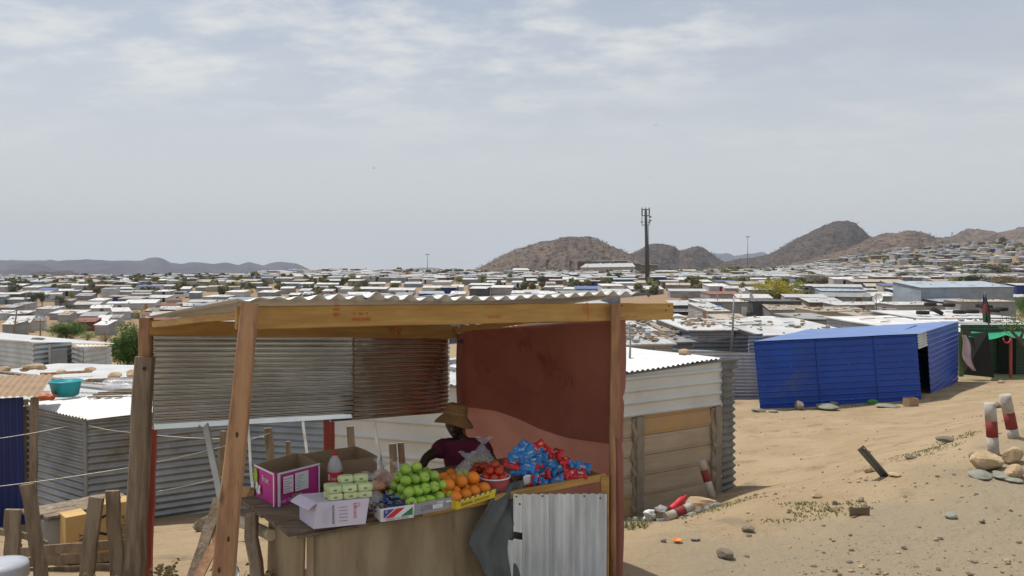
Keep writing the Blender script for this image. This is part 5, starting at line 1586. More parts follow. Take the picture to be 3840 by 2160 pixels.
# pvc pipe and folded card at the open end of the counter
M_pvc = mat("yellowed_pvc", (0.62, 0.55, 0.40), (0.55, 0.46, 0.32), scale=3, rough=0.5)
b = MB(); b.tube([at(880, 1948, 5.55), at(950, 1975, 5.35), at(1018, 2008, 5.15)], 0.036, M_pvc, seg=16)
sbuild(b, "drain_pipe", "short length of yellowed white drain pipe lying across the counter leg", "pipe")
b = MB(); fc = at(912, 1850, 5.62)
for (a_, c_, d_) in ((Vector((-0.05, 0, 0.05)), Vector((0.055, 0, 0.045)), Vector((0.01, 0, -0.055))), (Vector((0.055, 0, 0.045)), Vector((0.07, 0.05, -0.05)), Vector((0.01, 0, -0.055)))):
    b.grid(lambda u, v, a_=a_, c_=c_, d_=d_: fc + a_.lerp(c_, u).lerp(d_, v * 0.98), 4, 4, M_cardlight, sm=False, thick=0.003)
b.box(fc + Vector((0, 0.03, -0.02)), (0.15, 0.06, 0.09), M_card)
sbuild(b, "folded_card", "folded beige card scrap on a small box end, left of the magenta box", "card")

# dry creeper by the counter end and weeds at the foot of the posts
M_dryleaf = mat("dry_leaf", (0.33, 0.24, 0.11), (0.22, 0.15, 0.07), scale=9, rough=0.9, trans=0.25)
M_twig = plain("dry_twig", (0.22, 0.15, 0.09), 0.9)
def creeper(name, label, c, n, sx, sy, sz, seed, leafm, cat="plant", ls=0.03):
    rg = random.Random(seed)
    b = MB(); L = MB()
    for k in range(n):
        p = c + Vector((rg.uniform(-sx, sx), rg.uniform(-sy, sy), 0)); p.z = ground(p.x, p.y)
        pts = [p]
        for s_ in range(5):
            p = p + Vector((rg.uniform(-sx, sx) * 0.45, rg.uniform(-sy, sy) * 0.4, sz / 5 * rg.uniform(0.5, 1.4))); pts.append(p)
        b.tube(pts, [0.005, 0.004, 0.004, 0.003, 0.002, 0.0015], M_twig, seg=5)
        for s_ in range(14):
            q = pts[rg.randrange(1, 6)] + Vector((rg.uniform(-.04, .04), rg.uniform(-.04, .04), rg.uniform(-.04, .04)))
            m3 = Matrix.Rotation(rg.uniform(0, 6.3), 3, 'Z') @ Matrix.Rotation(rg.uniform(-1.2, 1.2), 3, 'X')
            w = ls * rg.uniform(0.6, 1.2)
            L.grid(lambda u, v, q=q, m3=m3, w=w: q + m3 @ Vector(((u - .5) * w * 1.6, (v - .5) * w * math.sin(math.pi * (0.15 + 0.7 * u)), 0.3 * w * math.sin(u * 3 + v))), 3, 2, leafm, sm=False)
    e = empty(name, Vector((c.x, c.y, ground(c.x, c.y))), label, cat)
    wbuild(b, "stem", e); wbuild(L, "leaves", e)
    return e
creeper("dry_creeper", "dried brown creeper tangled under the open end of the counter", at(940, 2090, 5.1), 16, 0.16, 0.2, 0.45, 1, M_dryleaf)
creeper("dry_weed", "small dry weed at the foot of the red post", at(606, 2140, 6.2), 8, 0.07, 0.08, 0.17, 2, mat("weed_leaf", (0.24, 0.23, 0.10), (0.34, 0.26, 0.13), scale=9, rough=0.9, trans=0.25), ls=0.028)
creeper("dry_weed", "small leafy weed below the two leaning stakes", at(375, 2150, 6.0), 7, 0.08, 0.08, 0.15, 3, MATS["weed_leaf"], ls=0.028)

# wire strands
def strand(pts, label):
    P_ = [at(*p) for p in pts]; out = []
    for a, c in zip(P_, P_[1:]):
        for k in range(8):
            t = k / 8
            q = a.lerp(c, t); q.z -= 0.01 * math.sin(math.pi * t); out.append(q)
    out.append(P_[-1])
    b = MB(); b.tube(out, 0.0032, M_wire, seg=5)
    sbuild(b, "fence_wire", label, "wire", "thin wires strung between the stakes")
strand([(-80, 1833, 7.2), (485, 1753, 7.6), (842, 1673, 8.2), (1012, 1624, 8.55)], "long pale wire rising from the left edge to the stake above the magenta box")
strand([(-60, 1652, 9.0), (255, 1598, 9.4)], "short upper wire at the left edge before the blue wall")
strand([(332, 1596, 9.4), (482, 1621, 9.2), (587, 1632, 9.1), (847, 1645, 9.0), (1000, 1636, 8.7)], "wire sagging across the grey corrugated shack just under the metal sheet")
strand([(583, 1844, 7.8), (833, 1789, 8.2), (1040, 1758, 8.5)], "lower wire right of the red post reaching the leaning slat")
b = MB(); c_ = hit(770, 1990); b.rock(c_ + Vector((0, 0, 0.10)), (0.17, 0.15, 0.13), M_stone, seed=9, seg=14, rings=9)
sbuild(b, "boulder", "dark round boulder in the shade at the corrugated shack's foot", "boulder")

# ------------------------------------------------------------------ near shacks, modelled rib by rib
M_ribwhite = mat("white_ribbed_cladding", (0.56, 0.57, 0.56), (0.47, 0.47, 0.45), scale=0.9, rough=0.5, metal=0.05, bump=0.12, stretch=(1, 1, 2), c3=(0.45, 0.38, 0.28), c3scale=0.8, c3amt=0.35)
M_precast = mat("precast_concrete", (0.44, 0.36, 0.27), (0.35, 0.28, 0.20), scale=1.6, rough=0.95, bump=0.4, bscale=16, stretch=(0.6, 0.6, 2.5), c3=(0.42, 0.27, 0.14), c3scale=0.8, c3amt=0.4)
M_precastor = mat("orange_stained_concrete", (0.46, 0.28, 0.12), (0.38, 0.26, 0.15), scale=1.6, rough=0.95, bump=0.4, bscale=16)
M_cement = mat("grey_cement_post", (0.30, 0.25, 0.195), (0.22, 0.185, 0.145), scale=4, rough=0.95, bump=0.8, bscale=22)
M_blue = mat("blue_painted_metal", (0.013, 0.072, 0.40), (0.011, 0.056, 0.32), scale=0.9, rough=0.38, spec=0.3, c3=(0.05, 0.085, 0.25), c3scale=0.7, c3amt=0.4, metal=0.0, bump=0.05, bscale=3)
M_bluedeep = mat("deep_blue_metal", (0.01, 0.025, 0.15), (0.008, 0.02, 0.12), scale=1.5, rough=0.5)
M_dark = plain("interior_shade_black", (0.012, 0.011, 0.010), 1.0)  # near-black colour standing in for the shade inside openings
M_darkcorr = mat("dark_grey_zinc", (0.17, 0.175, 0.175), (0.12, 0.122, 0.12), scale=1.6, rough=0.6, metal=0.4, bump=0.3, bscale=6)
M_greennet = mat("green_net", (0.03, 0.42, 0.22), (0.025, 0.36, 0.18), scale=3, rough=0.8, trans=0.35)
M_greenpost = plain("green_painted_post", (0.10, 0.16, 0.05), 0.7)
M_pinkcloth = mat("pale_pink_cloth", (0.62, 0.50, 0.52), (0.52, 0.42, 0.45), scale=4, rough=0.9, bump=0.3, trans=0.2)
M_bluegrey = mat("blue_grey_zinc", (0.30, 0.34, 0.38), (0.22, 0.25, 0.28), scale=1.2, rough=0.45, rough2=0.6, metal=0.4, bump=0.2, bscale=4)

def ribwall(b, A, B, zb, zt0, zt1, prof, m, n_u=24, dv=0.012, both=False):
    """upright wall A-B (xy), bottom zb, tops zt0/zt1; prof(height)->offset gives level ribs"""
    A = Vector((A[0], A[1], 0)); B = Vector((B[0], B[1], 0))
    X = (B - A).normalized(); N = Vector((X.y, -X.x, 0))
    if N.dot(-A) < 0: N = -N
    nv = max(4, int((max(zt0, zt1) - zb) / dv))
    def fn(u, v):
        p = A.lerp(B, u)
        zt = zt0 + (zt1 - zt0) * u
        z = zb + (zt - zb) * v
        off = prof(z - zb) + 0.006 * noise.noise((p.x * 0.9, z * 0.9, 2))
        return Vector((p.x, p.y, z)) + N * off
    b.grid(fn, n_u, nv, m, sm=True)
def corr(amp, wl): return lambda h: amp * math.sin(2 * math.pi * h / wl)
def trap(depth, pitch, width):
    def f(h):
        t = (h % pitch)
        e = width * 0.35
        if t < e: return depth * t / e
        if t < width - e: return depth
        if t < width: return depth * (width - t) / e
        return 0.0
    return f
def roofsheet(b, c, m, wl=0.09, amp=0.010, axis=0, n=None, thick=0.0, over=0.0, seedr=1):
    """c = four corners (front-left, front-right, back-right, back-left) in world space; ribs run front to back if axis 0"""
    A, B, C_, D_ = [Vector(x) for x in c]
    L = (B - A).length if axis == 0 else (D_ - A).length
    nu = n or max(20, min(520, int(L / wl * 8)))
    def fn(u, v):
        uu, vv = (u, v)
        p = A.lerp(B, uu).lerp(D_.lerp(C_, uu), vv)
        t = uu if axis == 0 else vv
        p.z += amp * math.cos(2 * math.pi * t * L / wl) + 0.015 * noise.noise((p.x * 0.8, p.y * 0.8, seedr))
        return p
    if axis == 0: b.grid(fn, nu, 8, m)
    else: b.grid(fn, 8, nu, m)

# --- the precast and white-clad shack right of the stall
shk = empty("shack", (2.0, 13.0, -1.65), "shack with white ribbed cladding above a precast concrete wall, right of the stall", "shack")
Pa, Pb = Vector((0.35, 12.02, 0)), Vector((3.58, 14.1, 0))
dirp = (Pb - Pa).normalized(); nrmP = Vector((dirp.y, -dirp.x, 0))
depthP = Vector((-dirp.y, dirp.x, 0)) * 3.4
zt_l, zt_r = 0.66, 0.80
b = MB(); ribwall(b, Pa + nrmP * 0.03, Pb + nrmP * 0.03, 0.0, zt_l, zt_r, trap(0.032, 0.195, 0.085), M_ribwhite, n_u=30)
wbuild(b, "cladding", shk)
b = MB()
for k in range(6):
    z0 = -1.95 + k * 0.325
    for (s0, s1, mm) in ((0.0, 1.92, M_precast), (2.08, 3.72, M_precast)):
        m_ = M_precastor if (k == 5 and s0 > 1) or (k == 1 and s0 < 1) else mm
        c = Pa + dirp * ((s0 + s1) / 2) - nrmP * 0.02
        ang = math.atan2(dirp.y, dirp.x)
        b.box((c.x, c.y, z0 + 0.162), (s1 - s0, 0.045, 0.316), m_, mtx=Matrix.Rotation(ang, 3, 'Z'))
        b.box((c.x + nrmP.x * 0.012, c.y + nrmP.y * 0.012, z0 + 0.162), (s1 - s0 - 0.04, 0.045, 0.22), m_, mtx=Matrix.Rotation(ang + 0.002, 3, 'Z'))
wbuild(b, "panel_wall", shk, "stacked precast concrete panels, the top right one orange")
for s_ in (2.0, 3.78):
    b = MB(); c = Pa + dirp * s_ + nrmP * 0.012
    b.beam((c.x, c.y, -2.0), (c.x, c.y, 0.0), 0.16, 0.12, M_cement, up=(nrmP.x, nrmP.y, 0), nseg=10, wob=0.006, rng=rng)
    wbuild(b, "concrete_post", shk)
    b = MB(); c = c - dirp * 0.10
    b.beam((c.x, c.y, -2.0), (c.x, c.y, -0.02), 0.10, 0.075, M_cement, up=(nrmP.x, nrmP.y, 0), nseg=24, wob=0.03, rng=rng)
    wbuild(b, "mortar", shk)
b = MB()
roofsheet(b, [Pa + nrmP * 0.12 + Vector((0, 0, zt_l + 0.03)), Pb + nrmP * 0.12 - dirp * 0.1 + Vector((0, 0, zt_r + 0.03)), Pb + depthP * .85 + Vector((0, 0, zt_r + 0.0)), Pa + depthP * .85 + Vector((0, 0, zt_l - 0.03))], M_roofwhite, wl=0.11, amp=0.014)
wbuild(b, "roof", shk)
b = MB(); b.beam(Pa + nrmP * 0.055 + Vector((0, 0, zt_l - 0.015)), Pb + nrmP * 0.055 + Vector((0, 0, zt_r - 0.015)), 0.03, 0.035, M_darkcorr, up=(0, 0, 1)); wbuild(b, "eaves_board", shk)
b = MB(); ribwall(b, Pa, Pa + depthP, -2.0, zt_l, zt_l, corr(0.01, 0.09), M_zincold, dv=0.02); ribwall(b, Pb + depthP, Pb, -2.0, zt_r, zt_r, corr(0.01, 0.09), M_zincold, dv=0.02)
ribwall(b, Pa + depthP, Pb + depthP, -2.0, zt_l, zt_r, corr(0.01, 0.09), M_zincold, dv=0.03)
wbuild(b, "side_wall", shk)
b = MB()
Pc = Pb + dirp * 0.46 + Vector((0.02, 0.10, 0))
def cornersheet(u, v):
    A_ = Pb + nrmP * 0.06; p = A_.lerp(Pc, u)
    z = 0.80 - 2.75 * v
    w = 0.019 * math.sin(2 * math.pi * (z + 2) / 0.125)
    if u > 0.5: p = p + dirp * (w + 0.02 * noise.noise((z * 2, 1, 1)) - (0.10 if z < 0.63 else 0.0) + 0.06 * v)
    return Vector((p.x, p.y, z - 0.02 * u)) + nrmP * w * 0.9
b.grid(cornersheet, 8, 150, M_darkcorr, thick=0.002)
wbuild(b, "corner_sheet", shk, "dark wavy sheet closing the right corner")
b = MB(); c = hit(2566, 1365, 30) if False else at(2567, 1372, 14.2); c.z = at(2567, 1355, 14.3).z - 0.02
rz_ = zt_l + (zt_r - zt_l) * 0.8 + 0.06
rc = Vector((at(2567, 1350, 14.6).x, 14.6, rz_ + 0.04)); b.rock(rc, (0.14, 0.12, 0.075), M_stonewarm, seed=5)
sbuild(b, "roof_stone", "rounded stone lying on the white roof above the precast wall", "stone")
b = MB(); ap = at(2361, 1358, 14.4); b.tube([ap, at(2364, 1290, 14.4), at(2358, 1208, 14.4)], [0.022, 0.016, 0.012], M_zincold, seg=8)
b.tube([at(2345, 1214, 14.4), at(2371, 1207, 14.4)], 0.006, M_zincold, seg=6); b.tube([at(2348, 1222, 14.4), at(2368, 1217, 14.4)], 0.005, M_zincold, seg=6)
sbuild(b, "aerial_pole", "thin grey aerial pole rising from the white roof beside the red cloth", "pole")

# --- white ribbed shack seen through the stall
sh2 = empty("shack", (-1.5, 13.4, -1.8), "white ribbed and blue-grey corrugated shack seen behind the counter and stakes", "shack")
b = MB(); ribwall(b, (-3.02, 13.72), (0.30, 12.45), -1.9, 0.42, 0.58, trap(0.035, 0.29, 0.10), M_ribwhite, n_u=24)
wbuild(b, "front_wall", sh2, "white ribbed wall")
b = MB(); ribwall(b, (-4.75, 14.15), (-3.04, 13.76), -1.95, 0.30, 0.36, corr(0.018, 0.115), M_bluegrey, n_u=16)
wbuild(b, "side_wall", sh2, "blue-grey corrugated stretch of wall")
b = MB(); roofsheet(b, [(-4.8, 14.05, 0.38), (0.35, 12.3, 0.62), (1.3, 15.0, 0.70), (-3.8, 17.2, 0.5)], M_roofwhite, wl=0.11, amp=0.012)
wbuild(b, "roof", sh2)
for k, (c, s_, sd_) in enumerate((((-0.75, 14.4, 0.64), (0.16, .12, .08), 3), ((-0.55, 15.6, 0.66), (0.12, .1, .06), 4))):
    b = MB(); b.rock(c, s_, M_stone, seed=sd_); sbuild(b, "roof_stone", ("larger stone on the white roof seen through the gap left of the cloth", "smaller stone behind it on the roof in the gap left of the cloth")[k], "stone")

# --- grey corrugated shack at left with the basin on its roof
sh3 = empty("shack", (-6.5, 13.6, -1.9), "grey corrugated shack with junk and a teal basin on its roof", "shack")
M_leftsh = mat("weathered_grey_zinc", (0.37, 0.385, 0.40), (0.24, 0.245, 0.25), scale=1.1, rough=0.4, rough2=0.6, metal=0.6, bump=0.2, bscale=4, c3=(0.20, 0.155, 0.11), c3scale=0.9, c3amt=0.5)
L0_, L1_, L2_ = (-8.42, 14.15), (-6.77, 13.0), (-4.75, 14.25)
b = MB(); ribwall(b, L0_, L1_, -2.1, -0.02, -0.03, corr(0.019, 0.112), M_leftsh, n_u=16); wbuild(b, "end_wall", sh3)
b = MB(); ribwall(b, L1_, L2_, -2.1, -0.03, 0.02, corr(0.019, 0.112), M_leftsh, n_u=20); wbuild(b, "front_wall", sh3, "longer wall of lapped grey sheets")
b = MB(); b.beam((-6.79, 12.97, -2.0), (-6.79, 12.97, -0.06), 0.05, 0.05, M_zincold); wbuild(b, "corner_post", sh3)
b = MB(); b.beam((-8.47, 14.15, -2.0), (-8.45, 14.16, 0.10), 0.09, 0.09, M_oldwood, nseg=6, wob=0.01, rng=rng); wbuild(b, "corner_post", sh3)
b = MB(); roofsheet(b, [(-8.62, 14.20, 0.0), (-6.70, 12.86, 0.0), (-4.2, 14.35, 0.08), (-6.3, 16.0, 0.10)], M_roofwhite, wl=0.10, amp=0.012)
wbuild(b, "roof", sh3)
M_teal = plain("teal_plastic", (0.02, 0.36, 0.42), 0.35)
bas = at(247, 1531, 14.9); bas.z = 0.045
e = empty("basin", bas, "round teal plastic basin standing on the grey shack's roof", "basin")
b = MB(); lathe(b, bas, [(0.0, 0.01), (0.19, 0.0), (0.215, 0.02), (0.265, 0.25), (0.285, 0.262), (0.285, 0.275), (0.262, 0.27), (0.205, 0.035), (0, 0.03)], M_teal, seg=40); wbuild(b, "bowl", e)
b = MB(); lathe(b, bas, [(0.286, 0.255), (0.296, 0.262), (0.296, 0.274), (0.284, 0.28), (0.270, 0.276)], M_teal, seg=40); wbuild(b, "rim", e)
b = MB(); q = at(172, 1520, 14.6); q.z = 0.07; b.blob(q, (0.17, 0.12, 0.07), mat("orange_plastic_bag", (0.62, 0.14, 0.04), (0.5, 0.1, 0.03), scale=9, rough=0.4, bump=0.6), seg=18, rings=10, amp=0.5, seed=3)
sbuild(b, "plastic_bag", "crumpled orange plastic bag lying left of the teal basin", "bag")
b = MB()
for k in range(7):
    a = at(330 + 20 * k, 1528 - 3 * k, 14.6 + 0.12 * k); a.z = 0.07 + 0.02 * (k % 3); c = a + Vector((rng.uniform(0.5, 1.0), rng.uniform(-0.2, 0.3), rng.uniform(0, 0.05)))
    b.beam(a, c, 0.06, 0.025, M_oldwood, nseg=2)
sbuild(b, "scrap_wood", "loose heap of scrap wood on the roof right of the teal basin", "scrap wood", kind='stuff')
b = MB(); q = at(470, 1505, 15.3); q.z = 0.16; b.blob(q, (0.42, 0.3, 0.13), M_film, seg=24, rings=12, amp=0.5, seed=8)
sbuild(b, "plastic_sheet", "bunched clear plastic sheet on the scrap wood by the grey post", "plastic sheet")

# --- blue wall at the left edge
sh4 = empty("shack", (-7.6, 12.3, -1.4), "dark blue corrugated shack wall at the left edge with a brown sheet roof", "shack")
def bluewall(u, v):
    p = Vector((-8.6, 11.9, 0)).lerp(Vector((-7.42, 12.4, 0)), u)
    return Vector((p.x, p.y, 0.42 - 1.95 * v)) + Vector((0.3, -0.9, 0)) * 0.015 * math.sin(2 * math.pi * u * 1.28 / 0.09)
b = MB(); b.grid(bluewall, 110, 6, M_bluedeep); wbuild(b, "wall", sh4)
b = MB(); b.beam((-7.34, 12.45, -1.6), (-7.28, 12.45, 0.40), 0.11, 0.06, M_oldwood, up=(0, 1, 0), nseg=8, wob=0.01, rng=rng); wbuild(b, "corner_post", sh4)
b = MB(); roofsheet(b, [(-8.9, 11.7, 0.47), (-7.1, 12.25, 0.46), (-8.0, 14.3, 0.52), (-10.0, 13.9, 0.50)], M_card, wl=0.1, amp=0.012); wbuild(b, "roof", sh4)

# --- roofs stepping down behind
def simple_shack(name_label, FLp, FRp, depth, zb, zt, rise, wallm, roofm, wl=0.11, cat="shack", prof=None, root_name="shack", over=0.15, ribw=True):
    A = Vector((FLp[0], FLp[1], 0)); B = Vector((FRp[0], FRp[1], 0))
    X = (B - A).normalized(); Nb = Vector((-X.y, X.x, 0)) * depth
    e = empty(root_name, Vector((A.x, A.y, zb)), name_label, cat)
    b = MB(); pr_f = prof or corr(0.012, wl)
    ribwall(b, A, B, zb, zt, zt, pr_f, wallm, dv=wl / 6)
    wbuild(b, "front_wall", e)
    b = MB()
    ribwall(b, A + Nb, A, zb, zt + rise, zt, pr_f, wallm, dv=wl / 6); ribwall(b, B, B + Nb, zb, zt, zt + rise, pr_f, wallm, dv=wl / 6)
    ribwall(b, A + Nb, B + Nb, zb, zt + rise, zt + rise, pr_f, wallm, dv=wl / 3)
    wbuild(b, "side_wall", e)
    b = MB(); o = over
    roofsheet(b, [A - X * o - Nb.normalized() * o + Vector((0, 0, zt + 0.02)), B + X * o - Nb.normalized() * o + Vector((0, 0, zt + 0.02)), B + X * o + Nb * 1.03 + Vector((0, 0, zt + rise + 0.03)), A - X * o + Nb * 1.03 + Vector((0, 0, zt + rise + 0.03))], roofm, wl=wl, amp=0.012)
    wbuild(b, "roof", e)
    return e
simple_shack("grey sheet shack behind the teal basin, with a long zinc ridge strip", at(-120, 1478, 17.6).xy, at(575, 1500, 16.8).xy, 3.0, -2.5, -0.42, -0.12, M_zincold, M_roofwhite)
simple_shack("low white-roofed shack with planks and stones, below the long pale shed", at(-140, 1410, 21.6).xy, at(560, 1432, 20.6).xy, 3.6, -2.8, -0.50, -0.12, M_zincdull, M_roofwhite)
for (x0, y0, D0, x1, y1, D1, w, m_, l_) in ((-30, 1392, 18.9, 390, 1448, 18.3, 0.16, M_oldwood, "long pale timber sloping down across the low roof"),
                                           (-30, 1408, 18.2, 540, 1472, 17.2, 0.24, M_zincold, "long folded zinc strip sloping down behind the teal basin"),
                                           (150, 1402, 21.0, 345, 1392, 21.6, 0.12, M_brownwood, "brown beam lying level on the low white roof"),
                                           (330, 1425, 19.6, 520, 1418, 19.9, 0.10, M_oldwood, "grey beam near the post on the low white roof")):
    b = MB(); b.beam(at(x0, y0, D0), at(x1, y1, D1), w, 0.06, m_, nseg=4, wob=0.01, rng=rng); sbuild(b, "roof_beam", l_, "beam", "beams lying on the left roofs")
for k, (px, py, s_) in enumerate([(147, 1376, .22), (110, 1376, .18), (92, 1386, .12), (20, 1384, .16), (505, 1402, .26), (62, 1430, .30), (20, 1432, .26), (228, 1394, .13), (340, 1386, .15), (430, 1408, .2)]):
    b = MB(); b.rock(at(px, py, 20.3 if py < 1420 else 18.3), (s_, s_ * 0.8, s_ * 0.45), M_stonewarm, seed=20 + k)
    sbuild(b, "roof_stone", "%s stone from the left among those on the low left roofs" % ORD[sorted([147,110,92,20,505,62,20.5,228,340,430]).index([147,110,92,20,505,62,20.5,228,340,430][k])], "stone", "stones weighing down the left roofs")

# long pale shed further left
shL = empty("shed", at(124, 1480, 29), "long pale corrugated shed with stepped front, left beyond the low roofs", "shed")
b = MB()
c0 = at(-160, 1262, 31.5); c1 = at(124, 1285, 28.2); c2 = at(270, 1283, 29.6); c3 = at(272, 1300, 28.9); c4 = at(312, 1304, 27.6); c5 = at(400, 1300, 28.8); c6 = at(418, 1300, 30.0)
zt = -0.22
pts = [(c, c.z) for c in (c0, c1, c2, c3, c4, c5, c6)]
for (a, za), (c, zc_) in zip(pts, pts[1:]): ribwall(b, a.xy, c.xy, -3.2, za, zc_, corr(0.022, 0.17), M_zincdull, n_u=12, dv=0.03)
wbuild(b, "wall", shL)
b = MB()
def qd(p, z): return Vector((p.x, p.y, z))
up3 = Vector((0, 0, 0.04))
roofsheet(b, [c0 + up3, c1 + up3 + Vector((0, -.15, 0)), at(430, 1292, 33) + up3, at(-60, 1241, 38)], M_roofwhite, wl=0.14, amp=0.015)
roofsheet(b, [c4 + up3 + Vector((-.1, -.1, 0)), c5 + up3 + Vector((.1, -.1, 0)), at(424, 1294, 30.2), at(275, 1292, 29.4)], M_roofwhite, wl=0.14, amp=0.012)
wbuild(b, "roof", shL)
b = MB(); dm = c1.lerp(c2, 0.75); b.box((at(222, 1350, 28.8).x, 28.75, -1.45), (0.55, 0.05, 1.9), M_zincold, mtx=Matrix.Rotation(0.5, 3, 'Z')); wbuild(b, "door", shL)
b = MB(); b.beam((at(172, 1300, 28).x, 28.25, -3.0), (at(172, 1300, 28).x, 28.25, -0.3), 0.09, 0.06, M_zincold); wbuild(b, "door_post", shL)
b = MB(); b.beam((at(254, 1300, 28).x, 28.9, -3.0), (at(254, 1300, 28).x, 28.9, -0.5), 0.10, 0.08, M_brownwood); wbuild(b, "door_post", shL)
b = MB(); b.rock(at(140, 1272, 31), (0.35, 0.2, 0.07), M_stone, seed=77); sbuild(b, "roof_stone", "flat dark stone lying alone on the long pale shed's roof", "stone")

# --- blue shack
bs = empty("shack", (10.2, 25.5, -2.0), "bright royal blue ribbed metal shack standing alone on the sand", "shack")
ba, bb_ = at(2826, 1284, 24.7), at(3436, 1254, 26.4)
Az = (ba.z, bb_.z)
Ab = at(2853, 1545, 24.7); Bb = at(3458, 1514, 26.4)
def ribq(b, a0, a1, c0, c1, prof, m, nu=10, dv=0.012, nsgn=-1):
    """wall by its four corners: bottom a0-c0, top a1-c1"""
    X = (c0 - a0).normalized(); N = Vector((X.y, -X.x, 0)); 
    if N.dot(-a0) < 0: N = -N
    H_ = (a1 - a0).length
    nv = int(H_ / dv)
    b.grid(lambda u, v: a0.lerp(a1, v).lerp(c0.lerp(c1, v), u) + N * (prof(v * H_) + 0.004 * noise.noise((u * 6, v * 3, 1))), nu, nv, m)
rib = trap(0.036, 0.183, 0.036)
b = MB(); ribq(b, Ab - Vector((0, 0, .15)), ba, Bb - Vector((0, 0, .15)), bb_, rib, M_blue)
Nf = Vector(((bb_ - ba).normalized().y, -(bb_ - ba).normalized().x, 0)); Nf = Nf if Nf.y < 0 else -Nf
for t_ in (0.36, 0.72):
    s0_, s1_ = (Ab - Vector((0, 0, .1))).lerp(Bb - Vector((0, 0, .1)), t_), ba.lerp(bb_, t_)
    b.beam(s0_ + Nf * 0.028, s1_ + Nf * 0.028, 0.02, 0.014, M_blue, up=Nf)
for t_ in (0.03, 0.2, 0.36, 0.55, 0.72, 0.88, 0.97):
    for h_ in (0.12, 0.38, 0.62, 0.86):
        q = Ab.lerp(Bb, t_).lerp(ba.lerp(bb_, t_), h_) + Nf * 0.03; b.blob(q, 0.014, M_zincold, seg=6, rings=4)
wbuild(b, "front_wall", bs)
Cb = at(3592, 1408, 31.0); Ct = at(3594, 1206, 31.0)
dq = Cb - Bb; dqt = Ct - bb_
D1b = Bb + dq * 0.20; D1t = bb_ + dqt * 0.20
D0t = bb_ + dqt * 0.02; 
lint = 0.78
b = MB(); ribq(b, D1b + dq * 0.02 - Vector((0, 0, .15)), D1t + dqt * 0.02, Cb - Vector((0, 0, .15)), Ct, rib, M_blue); wbuild(b, "side_wall", bs)
b = MB(); ribq(b, D0t.lerp(Bb, 1 - lint) , D0t, D1t.lerp(D1b, 1 - lint) + dqt * 0.02, D1t + dqt * 0.02, corr(0.012, 0.09), M_zincdull); wbuild(b, "lintel_sheet", bs, "unpainted zinc sheet above the doorway")
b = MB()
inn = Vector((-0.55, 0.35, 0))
b.quad(Bb + inn, D1b + dq * 0.3 + inn, D1t + dq * 0.3 + inn, bb_ + inn, M_dark)  # black sheet painted as the shade inside the open door
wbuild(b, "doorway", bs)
bl_b = Ab + dq * 0.8; bl_t = ba + dqt * 0.8
b = MB(); ribq(b, bl_b - Vector((0, 0, .3)), bl_t, Ab - Vector((0, 0, .15)), ba, rib, M_blue); ribq(b, Cb - Vector((0, 0, .3)), Ct, bl_b - Vector((0, 0, .3)), bl_t, rib, M_blue); wbuild(b, "rear_wall", bs)
b = MB()
M_blueroof = mat("glare_paled_blue_roof", (0.17, 0.26, 0.52), (0.14, 0.22, 0.45), scale=1.0, rough=0.32, bump=0.06)  # glare off the glossy blue paint put into a paler base colour
roofsheet(b, [ba + Vector((-0.06, -0.10, 0.03)), bb_ + Vector((0.02, -0.12, 0.03)), Ct + Vector((0.15, 0.05, 0.03)), bl_t + Vector((-0.1, 0.1, 0.02))], M_blueroof, wl=0.28, amp=0.010, axis=1, n=160)
wbuild(b, "roof", bs)

# grey fence and roof left of the blue shack
fe = empty("sheet_fence", (6.2, 27, -2.0), "tall grey fence of corrugated sheets laid sideways between the precast wall and blue shack", "fence")
b = MB(); ribwall(b, at(2505, 1330, 27.5).xy, at(2855, 1330, 27.5).xy, -2.2, -0.35, -0.5, corr(0.018, 0.115), M_zincdull, n_u=12, dv=0.016); wbuild(b, "lower_sheet", fe)
b = MB(); ribwall(b, at(2600, 1330, 28.2).xy, at(2805, 1330, 28.2).xy, -0.8, -0.25, 0.05, corr(0.022, 0.14), M_darkcorr, n_u=10, dv=0.02); ribwall(b, at(2808, 1330, 28.2).xy, at(2860, 1330, 28.2).xy, -0.8, 0.05, 0.1, corr(0.018, 0.12), M_bluegrey, n_u=6, dv=0.02); wbuild(b, "upper_sheet", fe)
b = MB(); ribwall(b, at(2480, 1330, 26.8).xy, at(2575, 1330, 26.8).xy, -2.2, -0.20, -0.35, corr(0.018, 0.115), M_bluegrey, n_u=6, dv=0.016); wbuild(b, "end_sheet", fe)
b = MB(); b.tube([at(2740, 1318, 27.9), at(2748, 1230, 27.9), at(2752, 1110, 27.9)], [0.05, 0.035, 0.02], M_zincold, seg=8)
for (x0, y0, x1, y1) in ((2726, 1176, 2778, 1190), (2730, 1186, 2775, 1200), (2735, 1196, 2770, 1208)): b.tube([at(x0, y0, 27.9), at(x1, y1, 27.9)], 0.010, M_zincold, seg=5)
sbuild(b, "aerial_mast", "tall thin aerial mast with bare rods beside the blue shack's left corner", "aerial")

